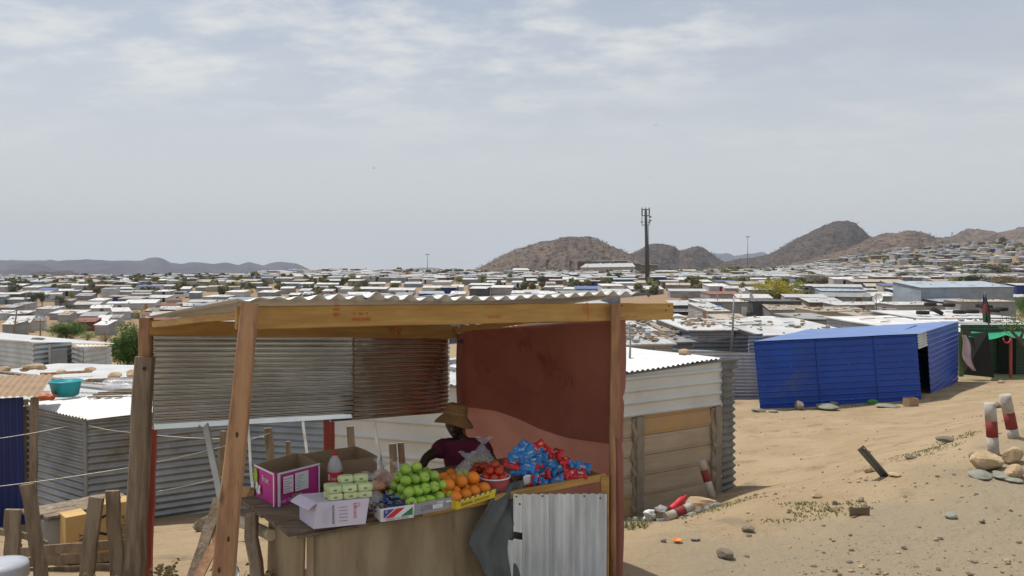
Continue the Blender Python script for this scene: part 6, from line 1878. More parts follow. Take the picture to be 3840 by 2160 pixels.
# --- green-netted shack at the right edge
gs = empty("shack", (19, 33.5, -2.1), "dark shack with a green net awning at the right edge", "shack")
b = MB(); b.beam(at(3604, 1412, 31.6), at(3600, 1245, 31.6), 0.17, 0.1, M_greenpost, up=(0, 1, 0)); wbuild(b, "door_post", gs)
b = MB(); b.quad(at(3612, 1405, 31.9), at(3728, 1416, 30.8), at(3705, 1247, 30.8), at(3625, 1250, 31.9), plain("black_board", (0.016, 0.015, 0.014), 0.8)); b.quad(at(3612, 1405, 31.95), at(3625, 1250, 31.95), at(3705, 1247, 30.85), at(3728, 1416, 30.85), MATS["black_board"]); wbuild(b, "door", gs)
b = MB(); b.grid(lambda u, v: at(3608 + 14 * u + 35 * v ** 1.5 + 20 * (u - .5) * math.sin(3.1 * v) + 6 * math.sin(v * 7), 1256 + 134 * v, 31.3) + Vector((0, 0.05 * math.sin(u * 9), 0)), 10, 24, M_pinkcloth); wbuild(b, "curtain", gs)
b = MB(); ribwall(b, at(3600, 1330, 34).xy, at(3960, 1330, 34).xy, -2.4, 0.0, 0.0, corr(0.015, 0.12), mat("dark_green_zinc", (0.06, 0.085, 0.06), (0.04, 0.06, 0.045), scale=2, rough=0.7), n_u=10, dv=0.02); wbuild(b, "wall", gs)
b = MB(); b.box((at(3775, 1330, 33.9).x, 33.9, -1.25), (0.75, 0.06, 1.9), M_dark); wbuild(b, "doorway", gs)  # black panel on the wall, painted as a shaded opening
b = MB()
def net(u, v):
    p = at(3632 + 330 * u, 1262 - 12 * u, 31.5).lerp(at(3650 + 330 * u, 1232 - 4 * u, 35.5), v)
    p.z += -0.16 * math.sin(math.pi * ((u * 2.4) % 1)) * (1 - v) - 0.05 * noise.noise((u * 6, v * 3, 1)); return p
b.grid(net, 40, 10, M_greennet); wbuild(b, "awning", gs)
for x in (3790, 3925):
    b = MB(); b.beam(at(x, 1420, 31.9), at(x, 1262, 31.9), 0.09, 0.09, M_redpaint if x < 3800 else M_brownwood); wbuild(b, "awning_post", gs)
b = MB(); pp = [at(3776 + 14 * math.cos(a), 1268 + 18 * math.sin(a), 31.0) for a in [k * math.pi / 6 for k in range(7)]]; b.tube(pp, 0.03, plain("red_hose", (0.5, 0.03, 0.05), 0.5), seg=8); sbuild(b, "hose", "loop of red hose hanging from the green net awning", "hose")
# plank-covered roof behind the green net
simple_shack("low shack with a plank-covered roof behind the green net awning", at(3590, 1235, 38).xy, at(4000, 1235, 38).xy, 4.5, -2.6, -0.62, 0.25, M_zincold, M_roofwhite)
for k in range(9):
    b = MB(); x0 = 3600 + 22 * k; y0 = 1228 - (k % 4) * 7; b.beam(at(x0, y0, 39 + (k % 4)), at(x0 + 90 + 10 * (k % 3), y0 - 5 + 3 * (k % 2), 39.6 + (k % 4)), 0.22, 0.05, (M_cardlight, M_brownwood, M_oldwood)[k % 3], nseg=2)
    sbuild(b, "roof_plank", "%s plank from the left on the roof behind the green net, %s" % (ORD[k], ("yellow", "brown", "grey")[k % 3]), "plank", "planks on the roof behind the green net")
b = MB(); fp0, fp1 = at(3712, 1245, 37.5), at(3693, 1098, 37.5)
b.tube([fp0, fp1], 0.035, M_oldwood, seg=8)
flag = empty("flag", fp0, "drooping dark blue, red and green flag on a thin pole at right", "flag")
wbuild(b, "pole", flag)
b = MB()
def flg(u, v):
    p = at(3695 + 8 * v, 1100 + 108 * v, 37.5); w = 0.08 + 0.24 * v ** 0.7
    return p + Vector(((u - 0.6) * w, 0.10 * math.sin(u * 9 + v * 3), -0.05 * u))
M_flb, M_flr, M_flg = plain("faded_flag_blue", (0.03, 0.035, 0.10), 0.9), plain("faded_flag_red", (0.22, 0.05, 0.05), 0.9), plain("faded_flag_green", (0.03, 0.11, 0.06), 0.9)
b.grid(flg, 12, 20, M_flb, mfn=lambda u, v: M_flb if v < 0.35 and u < 0.8 - v else (M_flr if v < 0.66 else M_flg)); wbuild(b, "cloth", flag)

# ------------------------------------------------------------------ things on the sand
M_whitepaint = mat("chipped_white_paint", (0.47, 0.44, 0.39), (0.34, 0.30, 0.25), scale=8, rough=0.8, bump=0.5, c3=(0.25, 0.20, 0.15), c3scale=8, c3amt=0.3)
M_redband = mat("faded_red_paint", (0.27, 0.032, 0.024), (0.19, 0.03, 0.024), scale=8, rough=0.75, bump=0.4, c3=(0.30, 0.2, 0.15), c3scale=12, c3amt=0.12)
def bollard(base, top, r, bands, label, up_col=None):
    a = Vector(base); c = Vector(top)
    e = empty("striped_post", a, label, "striped post", "red and white striped concrete posts")
    for (t0, t1, m_, nm) in bands:
        b = MB(); k0, k1 = a.lerp(c, t0), a.lerp(c, t1)
        rr = r + (0.0008 if m_ is M_redband else 0)
        b.tube([k0, k0.lerp(k1, 0.5), k1], [rr, rr, rr], m_, seg=20)
        wbuild(b, nm, e)
    return e
def gp(x, y, d0=3.0):
    return hit(x, y, d0)
p = gp(3728, 1705); D = p.y
bollard(p - Vector((0, 0, .05)), at(3712, 1511, D), 20 * D / FPX, [(0, .40, M_whitepaint, "white_band"), (.40, .68, M_redband, "red_band"), (.68, 1, M_whitepaint, "white_band")], "upright red and white striped post behind the big sandstone")
p = gp(3805, 1640); D = p.y
bollard(p - Vector((0, 0, .05)), at(3768, 1480, D), 20 * D / FPX, [(0, .28, M_whitepaint, "white_band"), (.28, .62, M_redband, "red_band"), (.62, 1, M_whitepaint, "white_band")], "tilted red and white striped post near the right edge")
p = at(2672, 1868, 13.0)
bollard(p, at(2630, 1726, 13.1), 0.062, [(0, .44, M_whitepaint, "white_band"), (.44, .74, M_redband, "red_band"), (.74, 1, M_whitepaint, "white_band")], "striped post leaning against the precast wall")
p = at(2497, 1940, 11.6)
bollard(p, at(2596, 1898, 11.8), 0.065, [(0, .33, M_whitepaint, "white_band"), (.33, .68, M_redband, "red_band"), (.68, 1, M_whitepaint, "white_band")], "striped post lying in the rubbish below the precast wall")
bt2 = at(2516, 1912, 11.9)
b = MB(); ax = (at(2574, 1858, 12.1) - bt2)
ln = ax.length; q_ = ax.to_track_quat('Z', 'Y').to_matrix()
def lathe_ax(b, o, M3, prof, m, seg=20):
    n0 = len(b.v)
    for (r_, z_) in prof:
        for k in range(seg):
            a = 2 * math.pi * k / seg; b.v.append(o + M3 @ Vector((r_ * math.cos(a), r_ * math.sin(a), z_)))
    for i in range(len(prof) - 1):
        for k in range(seg):
            a0 = n0 + i * seg + k; a1 = n0 + i * seg + (k + 1) % seg; b.face((a0, a1, a1 + seg, a0 + seg), m, True)
lathe_ax(b, bt2, q_, [(0.0, 0), (0.05, 0.0), (0.055, 0.03), (0.055, ln * .35), (0.048, ln * .42), (0.055, ln * .5), (0.052, ln * .68), (0.03, ln * .85), (0.018, ln * .9), (0.018, ln), (0, ln)], M_redflag)
sbuild(b, "plastic_bottle", "discarded red plastic bottle lying on the rubbish by the wall", "bottle")
b = MB()
for k, (px, py, s_) in enumerate([(2440, 1925, .09), (2480, 1908, .08), (2420, 1948, .06)]):
    b.blob(at(px, py, 11.9), (s_, s_ * 0.7, s_ * 0.6), M_white if k % 2 == 0 else M_film, seg=16, rings=10, amp=0.7, seed=k)
sbuild(b, "plastic_litter", "crumpled white plastic litter at the foot of the precast wall", "litter", kind='stuff')
b = MB(); rg = random.Random(8)
for k in range(70):
    q = at(rg.uniform(2335, 2700), rg.uniform(1938, 1985), 12.0); q.y += rg.uniform(-.4, .4)
    q.z = ground(q.x, q.y) + 0.02
    b.rock(q, (rg.uniform(.03, .10), rg.uniform(.03, .08), rg.uniform(.02, .05)), rg.choice((M_stone, M_slate, M_darkcorr)), seed=k, seg=6, rings=4)
sbuild(b, "rubble", "dark rubble and dirt along the foot of the precast wall", "rubble", kind='stuff')
b = MB(); b.rock(at(2630, 1895, 12.4), (0.26, 0.2, 0.16), M_stonewarm, seed=31, seg=14, rings=9); sbuild(b, "clay_lump", "large crumbling lump of clay beside the leaning striped post", "clay lump")
# leaning metal stake
b = MB(); s0 = gp(3318, 1785); s1 = at(3226, 1678, s0.y - 0.1)
b.beam(s0 - (s1 - s0) * 0.05, s1, 0.085, 0.012, M_darkcorr, up=(0, 1, 0.2), nseg=3); b.beam(s0 - (s1 - s0) * 0.05 + Vector((.03, -.02, 0)), s1 + Vector((.03, -.02, 0)), 0.012, 0.05, M_darkcorr, up=(0, 1, 0.2))
sbuild(b, "metal_stake", "dark angle-iron stake leaning left out of the sand", "stake")
b = MB(); q = gp(3225, 1938); b.grid(lambda u, v: q + Vector((-0.09 + 0.18 * u, 0.04 * math.sin(u * 3.1), 0.0 + (0.085 + 0.012 * math.cos(u * 6 + 0.5)) * v)), 14, 4, plain("fired_clay", (0.17, 0.125, 0.085), 0.9), thick=0.012); sbuild(b, "pipe_shard", "curved brown shard of a broken pipe on the sand", "shard")
ROCKS = [  # px, py(base), half width px, height px, material, label
 (3714, 1768, 58, 72, M_stonewarm, "big pale sandstone leaning on flat slabs before the upright striped post"), (3812, 1742, 40, 62, M_stonewarm, "rounded sandstone at the right edge, upper of two"),
 (3815, 1800, 38, 56, M_stonewarm, "rounded sandstone at the right edge, lower of two"), (3660, 1728, 26, 30, M_stone, "dark flat stone left of the big sandstone"),
 (3690, 1795, 62, 22, M_slate, "broad grey-green slab under the big sandstone"), (3765, 1795, 44, 20, M_slate, "small grey-green slab right of the broad one"), (3808, 1808, 40, 14, M_slate, "thin slab at the right edge below the sandstones"),
 (2725, 2098, 36, 34, M_stone, "large grey stone low in the picture right of the stall"), (2808, 1997, 24, 26, M_stone, "brown wedge-shaped stone above the large grey one"), (2490, 2035, 12, 16, M_stone, "small upright stone next to the orange peel"),
 (2610, 2030, 18, 12, M_slate, "flat grey stone between the orange peel and wedge-shaped stone"), (3065, 1868, 20, 16, M_stonewarm, "pale stone at the upper edge of the gravel"), (3132, 1893, 12, 14, M_stone, "small stone above the green patch"),
 (3232, 1883, 14, 20, M_stone, "knobbly stone above the pipe shard"), (3575, 1946, 30, 22, M_slate, "elongated slate stone far right on the track"), (3685, 1962, 14, 16, M_stone, "round dark stone right of the elongated slate"),
 (3002, 1538, 22, 36, M_stone, "upright dark stone leaning on the blue wall"), (3110, 1540, 46, 22, M_slate, "broad flat stone before the blue wall's middle"), (3128, 1522, 22, 14, M_slate, "flat stone stacked on the broad one at the blue wall"),
 (3338, 1530, 40, 12, M_slate, "long thin slab before the blue wall near the box"), (2850, 1545, 26, 12, M_slate, "flat slab at the blue wall's left corner"), (2900, 1548, 20, 10, M_slate, "second flat slab by the blue wall's left corner"),
 (3758, 1438, 14, 12, M_stonewarm, "single stone on the sand below the green-netted shack"), (3740, 1530, 26, 18, M_stone, "dark stone between the two striped posts"), (3190, 2010, 10, 8, M_stone, "small dark stone in the middle of the track"),
 (2450, 2178, 14, 14, M_stone, "stone at the lower edge right of the stall"), (3260, 1772, 24, 30, M_stonewarm, "pale stone behind the leaning metal stake"), (3360, 1786, 26, 10, M_stonewarm, "flat pale stone right of the leaning metal stake"),
 (3555, 1660, 34, 22, M_stone, "brown stone in the weedy bank edge"), (3420, 1722, 20, 14, M_stone, "dark stone in the low weeds of the bank"), (2395, 1478 + 0, 0, 0, None, "")]
for k, (px, py, hw, hh, m_, l_) in enumerate(ROCKS):
    if m_ is None: continue
    q = gp(px, py, 6.0 if py > 1600 else 9); s_ = q.y / FPX
    b = MB(); b.rock(q + Vector((0, hw * s_ * 0.5, hh * s_ * 0.42)), (hw * s_ * 1.12, hw * s_ * 0.8, hh * s_ * 0.62), m_, seed=40 + k, rotz=k * 0.3, seg=16, rings=11)
    sbuild(b, "stone", l_, "stone")
b = MB(); q = gp(2540, 2036); b.grid(lambda u, v: q + Vector((0.045 * math.cos(6.28 * u) * math.sin(1.5 * v), 0.04 * math.sin(6.28 * u) * math.sin(1.5 * v), 0.012 + 0.02 * (1 - math.cos(1.5 * v)))), 14, 5, M_orange, thick=0.003); sbuild(b, "orange_peel", "cup of discarded orange peel on the sand", "orange peel")
bx = gp(3410, 1526, 12)
b = open_box(bx, Vector((0.33, 0.1, 0)), Vector((-0.08, 0.25, 0)), 0.24, M_card, M_card, wave=0.01); sbuild(b, "cardboard_box", "small open cardboard box at the blue shack's right corner", "box")
b = MB(); q = gp(3272, 1516, 12); b.blob(q + Vector((0, 0, 0.06)), (0.19, 0.06, 0.10), plain("green_plastic_lid", (0.03, 0.22, 0.05), 0.5), seg=16, rings=10); sbuild(b, "plastic_dish", "green plastic dish leaning on the blue wall", "dish")
b = MB(); q0 = gp(2770, 1478, 14); b.beam(q0 + Vector((0, 0, .25)), q0 + Vector((0.7, -1.6, 0.05)), 0.09, 0.02, M_bluegrey); sbuild(b, "loose_slat", "pale blue slat lying on stones between the fence and blue shack", "slat")
# pebbles and weeds, beyond counting
M_pebble = mat("sandy_pebble", (0.30, 0.22, 0.14), (0.22, 0.16, 0.10), scale=7, rough=0.95)
rg = random.Random(77)
b = MB()
for k in range(1900):
    D = 5.9 + 24 * rg.random() ** 2.4
    px = rg.uniform(2345, 3900)
    x = (px - 1920) / FPX * D
    if D > 12 and px < 2760: continue
    if noise.noise((x * 0.5, D * 0.5, 3)) < rg.uniform(-0.45, 0.25): continue
    s_ = 0.009 + 0.026 * rg.random() ** 5
    z = ground(x, D)
    b.rock((x, D, z + s_ * 0.25), (s_, s_ * rg.uniform(.6, 1), s_ * rg.uniform(.4, .7)), rg.choice((M_stone, M_stonewarm, M_pebble, M_pebble)), seed=k % 40, rotz=rg.uniform(0, 6), seg=6, rings=4)
b.build("pebbles", label="scattered pebbles and gravel over the sandy track", cat="pebbles", kind='stuff')
M_weed = mat("low_weeds", (0.17, 0.19, 0.07), (0.27, 0.24, 0.11), scale=9, rough=0.9, trans=0.2)
b = MB()
def tuft_patch(px, py, rx, ry, n, hmax=0.032, d0=6.0):
    c = gp(px, py, d0)
    for k in range(int(n * 0.24)):
        a = rg.uniform(0, 6.28); r_ = rg.random() ** 0.8
        x = c.x + rx * r_ * math.cos(a); y = c.y + ry * r_ * math.sin(a); z = ground(x, y)
        for j in range(4):
            d = Vector((rg.uniform(-1, 1), rg.uniform(-1, 1), rg.uniform(0.4, 1.6))).normalized() * hmax * rg.uniform(.4, 1)
            s = Vector((-d.y, d.x, 0)).normalized() * 0.006
            n0 = len(b.v); b.v += [Vector((x, y, z)) - s, Vector((x, y, z)) + s, Vector((x, y, z)) + d]; b.face((n0, n0 + 1, n0 + 2), M_weed)
tuft_patch(3110, 1915, 0.42, 0.22, 800); tuft_patch(3010, 1890, 0.25, 0.15, 300); tuft_patch(3220, 1890, 0.2, 0.15, 120)
tuft_patch(3420, 1710, 0.35, 0.35, 420); tuft_patch(3510, 1680, 0.35, 0.35, 420); tuft_patch(3600, 1640, 0.35, 0.35, 300, 0.04)
tuft_patch(2700, 1900, 0.5, 0.3, 400, 0.05); tuft_patch(2760, 1888, 0.4, 0.3, 240, 0.05); tuft_patch(2350, 1975, 0.25, 0.15, 220, 0.10); tuft_patch(2960, 1948, 0.5, 0.1, 220)
tuft_patch(3250, 1520, 1.2, 0.3, 260, 0.12, 12); tuft_patch(2790, 1480, 1.2, 0.4, 300, 0.15, 14); tuft_patch(3680, 1560, 0.5, 0.3, 160)
b.build("weeds", label="sparse low green weeds in patches on the sand", cat="weeds", kind='stuff')

# ------------------------------------------------------------------ the town
WT = {}
def wallmat(nm, c, c2, sh=0.22, metal=0.25, rough=0.6):
    WT[nm] = mat("town_wall_" + nm, c, c2, scale=0.5, rough=rough, metal=metal, sheets=(2.4, 0.78, sh), wave=('Z', 0.15, 0.018), rand=0.14,
                 c3=(c[0] * .8, c[1] * .72, c[2] * .62), c3scale=0.5, c3amt=0.3)
wallmat('grey', (0.40, 0.405, 0.41), (0.30, 0.30, 0.31)); wallmat('pale', (0.60, 0.61, 0.62), (0.50, 0.51, 0.52), 0.12); wallmat('dark', (0.13, 0.13, 0.135), (0.09, 0.09, 0.095))
wallmat('blue', (0.018, 0.045, 0.24), (0.015, 0.035, 0.17), 0.1, 0.05, 0.45); wallmat('rust', (0.21, 0.075, 0.05), (0.15, 0.055, 0.04), 0.15, 0.0, 0.9); wallmat('green', (0.045, 0.17, 0.09), (0.04, 0.12, 0.07), 0.2, 0, 0.7)
wallmat('bluish', (0.34, 0.39, 0.44), (0.26, 0.30, 0.35), 0.15); wallmat('brown', (0.27, 0.19, 0.13), (0.19, 0.14, 0.10), 0.3, 0, 0.9); wallmat('cream', (0.50, 0.46, 0.38), (0.42, 0.38, 0.31), 0.1, 0, 0.8)
RT = {}
def roofmat(nm, c, c2, rough=0.5, metal=0.15):
    RT[nm] = mat("town_roof_" + nm, c, c2, scale=0.8, rough=rough, metal=metal, rand=0.22, c3=(c[0] * .62, c[1] * .55, c[2] * .48), c3scale=0.6, c3amt=0.4, wave=('X', 0.2, 0.02))
roofmat('white', (0.70, 0.695, 0.68), (0.54, 0.53, 0.51)); roofmat('grey', (0.36, 0.36, 0.355), (0.27, 0.265, 0.26)); roofmat('tan', (0.52, 0.45, 0.35), (0.38, 0.31, 0.23))  # white carries the sun glare of zinc in its base colour
roofmat('blue', (0.10, 0.15, 0.36), (0.09, 0.12, 0.28), 0.4); roofmat('rust', (0.30, 0.12, 0.08), (0.20, 0.085, 0.06), 0.8, 0); roofmat('dark', (0.12, 0.12, 0.12), (0.08, 0.08, 0.08)); roofmat('bluish', (0.40, 0.46, 0.52), (0.32, 0.37, 0.42), 0.4)
DT = {'dark': M_dark, 'brown': plain("brown_door", (0.17, 0.08, 0.04), 0.8), 'orange': plain("ochre_door", (0.45, 0.23, 0.04), 0.7), 'red': plain("red_door", (0.33, 0.02, 0.02), 0.6), 'pale': plain("pale_door", (0.5, 0.5, 0.48), 0.6)}
TONEW = {'grey': 'grey', 'pale': 'pale', 'dark': 'dark', 'blue': 'blue', 'rust': 'rust-red', 'green': 'green', 'bluish': 'blue-grey', 'brown': 'brown', 'cream': 'cream'}
TOWN = []     # (root, x, y, label or None, tone, roof)
RECTS = []
JUNK = MB()
rt = random.Random(21)
def junk_on(A, X, N, w, d, z0, z1, n, s):
    for _ in range(n):
        u, v = rt.uniform(0.05, 0.95), rt.uniform(0.05, 0.95)
        p = A + X * (w * u) + N * (d * v); z = z0 + (z1 - z0) * v + 0.05
        k = rt.random()
        if k < 0.55:
            r_ = s * rt.uniform(0.5, 1.2); JUNK.rock((p.x, p.y, z + r_ * 0.2), (r_, r_ * 0.8, r_ * 0.5), rt.choice((M_stone, M_stonewarm, M_stone)), seed=rt.randrange(30), seg=5, rings=3)
        elif k < 0.85:
            L_ = s * rt.uniform(3, 8); a = rt.uniform(-0.5, 0.5); q = Vector((math.cos(a), math.sin(a), 0)) * L_
            JUNK.beam((p.x, p.y, z + .03), (p.x + q.x, p.y + q.y, z + 0.06), s * .5, s * .25, rt.choice((M_oldwood, M_brownwood, M_zincold)), nseg=1)
        else:
            JUNK.box((p.x, p.y, z + s * 0.3), (s * 2.2, s * 1.6, s * 0.5), rt.choice((M_darkcorr, M_zincold, M_card)), mtx=Matrix.Rotation(rt.uniform(0, 3), 3, 'Z'))
def town_shack(p, w, h, d, rise, yaw, tone, roof, door=None, win=0, junk=0, label=None, parts=True, name="shack", drop=0.9, over=0.12, px=None):
    """p = middle of the front base; yaw 0 faces the camera"""
    e = empty(name, p, None, None, rotz=yaw)
    ov = over
    def roof_fn(u, v):
        x = -w / 2 - ov + (w + 2 * ov) * u; y = -ov * 1.3 + (d + 2 * ov) * v
        return Vector((x, y, h + 0.03 + rise * (y / d) + 0.045 * noise.noise((x * 0.9 + p.x, y * 0.9, p.y))))
    b = MB(); m = WT[tone]
    z0 = -drop
    P4 = [Vector((-w / 2, 0, 0)), Vector((w / 2, 0, 0)), Vector((w / 2, d, 0)), Vector((-w / 2, d, 0))]; T4 = [h, h, h + rise, h + rise]
    if roof == 'rust_split': pass
    for k in range(4):
        a, c = P4[k], P4[(k + 1) % 4]
        b.quad(a + Vector((0, 0, z0)), c + Vector((0, 0, z0)), c + Vector((0, 0, T4[(k + 1) % 4])), a + Vector((0, 0, T4[k])), m)
    if parts:
        b.build("wall", parent=e)
        r = MB(); r.grid(roof_fn, max(2, int(w / 1.2)), 3, RT[roof], sm=False, thick=0.05); r.build("roof", parent=e)
        if door:
            dx = door[1] * w / 2; q = MB(); hh = min(1.85, h - 0.12)
            q.box((dx, -0.03, hh / 2), (0.85, 0.06, hh), DT[door[0]]); 
            q.build("door", parent=e)
        if win:
            q = MB(); q.box((-0.25 * w, -0.025, h * 0.58), (0.7, 0.05, 0.55), DT['dark']); f = q.build("window", parent=e)
    else:
        b.grid(roof_fn, 2, 1, RT[roof], sm=False, thick=0.05)
        if door: b.box((door[1] * w / 2, -0.03, min(1.85, h - .12) / 2), (0.85, 0.06, min(1.85, h - .12)), DT[door[0]])
        b.build("shell", parent=e)
    if junk:
        X = Vector((math.cos(yaw), math.sin(yaw), 0)); N = Vector((-math.sin(yaw), math.cos(yaw), 0))
        junk_on(Vector(p) - X * w / 2, X, N, w, d, p.z + h, p.z + h + rise, junk, 0.14 if p.y > 80 else 0.12)
    D = p.y
    cx_ = 1920 + FPX * p.x / D; yb = 1000 + FPX * (CAMZ - p.z) / D
    hw = w / 2 / D * FPX; hp = (h + rise) / D * FPX
    RECTS.append((cx_ - hw, cx_ + hw, yb - hp, yb, D))
    TOWN.append([e, cx_, yb, label, tone, roof, door])
    return e
def from_px(x0, x1, yt, yb, tone='grey', roof='white', yaw=None, door=None, junk=None, label=None, d=None, rise=None, win=0):
    xc = (x0 + x1) / 2
    p = hit(xc, yb, 25); D = p.y
    h = max(1.5, min(3.4, (yb - yt) * D / FPX))
    if yaw is None: yaw = rt.uniform(-0.22, 0.22)
    W_ = (x1 - x0) * D / FPX
    d = d or min(6.5, max(2.6, rt.uniform(0.45, 0.8) * W_))
    # the side that shows takes its share of the width
    w = max(1.8, (W_ - d * abs(math.sin(yaw)) * 0.9) / max(0.5, math.cos(yaw)))
    if rise is None: rise = rt.uniform(0.35, 0.8)
    if junk is None: junk = rt.choice((0, 4, 8, 14)) if D < 330 else rt.choice((0, 0, 3))
    return town_shack(p, w, h, d, rise, yaw, tone, roof, door, win, junk, label, px=xc)
def from_top(x0, x1, yt, h, d, rise, tone, roof, yaw=0.0, door=None, junk=8, label=None, win=0):
    xc = (x0 + x1) / 2
    D = 20.0
    while D < 400:
        q = at(xc, yt, D)
        if q.z - ground(q.x, q.y) <= h: break
        D *= 1.01
    q = at(xc, yt, D); q.z -= h; rise *= 0.35
    w = (x1 - x0) * D / FPX
    return town_shack(q, w, h, d, rise, yaw, tone, roof, door, win, int(junk * 1.7), label)

G, Pp, K, Bl, Ru, Gr, Bs, Br = 'grey', 'pale', 'dark', 'blue', 'rust', 'green', 'bluish', 'brown'
H = from_px
# left part
H(338,418,1155,1182,Pp,yaw=.3,door=('brown',.1)); H(415,500,1168,1201,Pp,yaw=.55,d=4.2,junk=0,label="white cubic shack just above the bright green tree, brown door on its right side"); H(300,388,1194,1212,Bs,'grey')
H(185,305,1178,1200,G); H(272,357,1223,1243,Ru,'rust',yaw=.1,label="rust-red walled shack above the dark green trees at left"); H(357,396,1221,1239,Pp,yaw=.1,junk=0); H(394,452,1195,1221,Pp,'grey'); H(353,405,1240,1258,G,'white',junk=3)
H(125,212,1158,1185,Pp,junk=14); H(28,100,1180,1203,G); H(-20,30,1182,1200,Pp); H(-10,60,1160,1174,G,'grey'); H(0,100,1127,1141,G); H(40,113,1143,1160,Pp,'grey',yaw=-.3)
H(70,175,1097,1117,G); H(192,265,1093,1106,Bs); H(378,432,1084,1120,Pp,'grey',junk=4,label="tall pale shack beside the olive tree, left of the stall roof"); H(402,470,1112,1134,Bl,'tan'); H(435,535,1121,1138,Bs,'grey'); H(457,585,1137,1163,Pp,yaw=.2,door=('orange',.45),junk=2,label="long white-roofed shack with an ochre door open, left of the sandy yard")
H(272,372,1147,1162,G,'white',junk=10); H(327,396,1131,1145,Pp); H(22,115,1228,1247,'cream','white',yaw=.3); H(115,168,1214,1240,Pp,'grey',yaw=.4)
H(540,605,1173,1188,K,'tan',junk=22,label="small dark shack with junk on its roof just above the stall's left roof edge"); H(641,732,1147,1168,Pp,door=('dark',.2)); H(770,872,1150,1168,Pp,junk=3); H(753,830,1136,1151,G,'grey',junk=0); H(752,831,1113,1137,Pp,yaw=-.2,d=6,junk=0,label="L-shaped white-roofed shack right of the white minibus"); H(708,752,1098,1121,Bs,junk=0)
H(838,918,1095,1118,Pp,yaw=-.2,d=5,junk=0); H(843,963,1128,1147,G); H(540,630,1117,1134,Pp,door=('dark',.7)); H(963,1060,1125,1142,Pp,d=7); H(959,1035,1102,1113,G,'white',junk=6); H(572,640,1093,1110,G,door=('dark',.3)); H(676,712,1083,1101,Bs); H(733,791,1082,1092,G); H(774,852,1076,1094,'cream','tan',door=('brown',.2)); H(883,967,1053,1076,Bs,'tan'); H(980,1022,1043,1066,G,'grey')
H(0,62,1240,1256,G,'white'); H(205,268,1131,1146,G,'grey'); H(215,262,1196,1208,G,'tan'); H(448,520,1180,1196,G,'grey',junk=5)
H(20,90,1070,1084,G); H(110,190,1078,1088,G,'grey'); H(440,560,1082,1096,G,'white',junk=3); H(560,650,1074,1086,G); H(470,560,1098,1110,G,'grey'); H(300,350,1100,1110,Pp); H(280,345,1112,1126,G,'grey')
H(597,668,1172,1180,Pp,junk=18)
# middle
H(1051,1120,1063,1083,Bs); H(1120,1171,1064,1083,Bs,'white',junk=0); H(1051,1100,1081,1103,G,door=('orange',.8)); H(1187,1271,1066,1082,G,d=5); H(1100,1169,1036,1057,Pp,junk=0); H(1028,1095,1044,1058,G); H(1204,1250,1091,1109,G,door=('red',.85),label="small grey shack with a bright red door above the stall roof's left part"); H(1121,1161,1095,1106,Pp,d=5); H(1135,1177,1112,1122,Pp,junk=5)
H(1083,1122,1115,1124,Gr,'white',junk=0,label="small green-walled shack just above the stall roof's wavy edge"); H(1210,1303,1114,1130,Bs,'grey',yaw=.15); H(1303,1398,1106,1123,Bs,yaw=.25); H(1368,1460,1112,1129,Pp,junk=14,door=('dark',0)); H(1272,1319,1089,1100,Pp); H(1284,1320,1039,1055,Pp,junk=0); H(1333,1375,1041,1055,G); H(1378,1445,1064,1082,Pp); H(1378,1450,1047,1056,'cream'); H(1456,1554,1036,1052,G,'tan')
H(1477,1545,1111,1125,Bl,'grey',junk=0,label="blue-walled shack with grey roof above the middle of the stall roof"); H(1456,1554,1089,1105,Pp,door=('dark',.45)); H(1463,1500,1062,1073,'cream'); H(1512,1580,1065,1078,Bs,'white')
H(1570,1673,1101,1125,Bl,'bluish',junk=0,label="wider bright blue shack with a pale strip between two blue panels"); H(1580,1654,1083,1094,Pp); H(1691,1737,1076,1094,Pp,junk=0); H(1686,1745,1103,1121,Pp,junk=16); H(1755,1830,1082,1112,K,'white',junk=3,yaw=-.2); H(1836,1925,1078,1107,G,'white',yaw=-.12); H(1821,1895,1058,1074,Bl,'white',door=('orange',.8),junk=0,label="shack with blue lower wall and ochre door below a white roof"); H(1916,1957,1058,1080,Pp,door=('dark',.3)); H(1733,1802,1048,1069,G,'white'); H(1615,1692,1058,1080,Pp,yaw=-.3)
H(1977,2108,1043,1053,Bl,'grey',label="long low blue shack left of the dark round tree's top"); H(1599,1664,1036,1045,Bl,'blue'); H(1975,2015,1052,1069,K); H(2048,2086,1063,1077,Pp); H(1967,2028,1096,1119,Pp,junk=0); H(1916,1976,1104,1118,Pp,junk=4); H(1995,2064,1107,1121,Pp,junk=0); H(2023,2105,1113,1123,Pp,junk=10); H(2080,2160,1086,1102,Pp); H(2108,2160,1048,1071,G); H(1987,2017,1072,1085,Pp,junk=0); H(1915,1975,1042,1058,G,'grey')
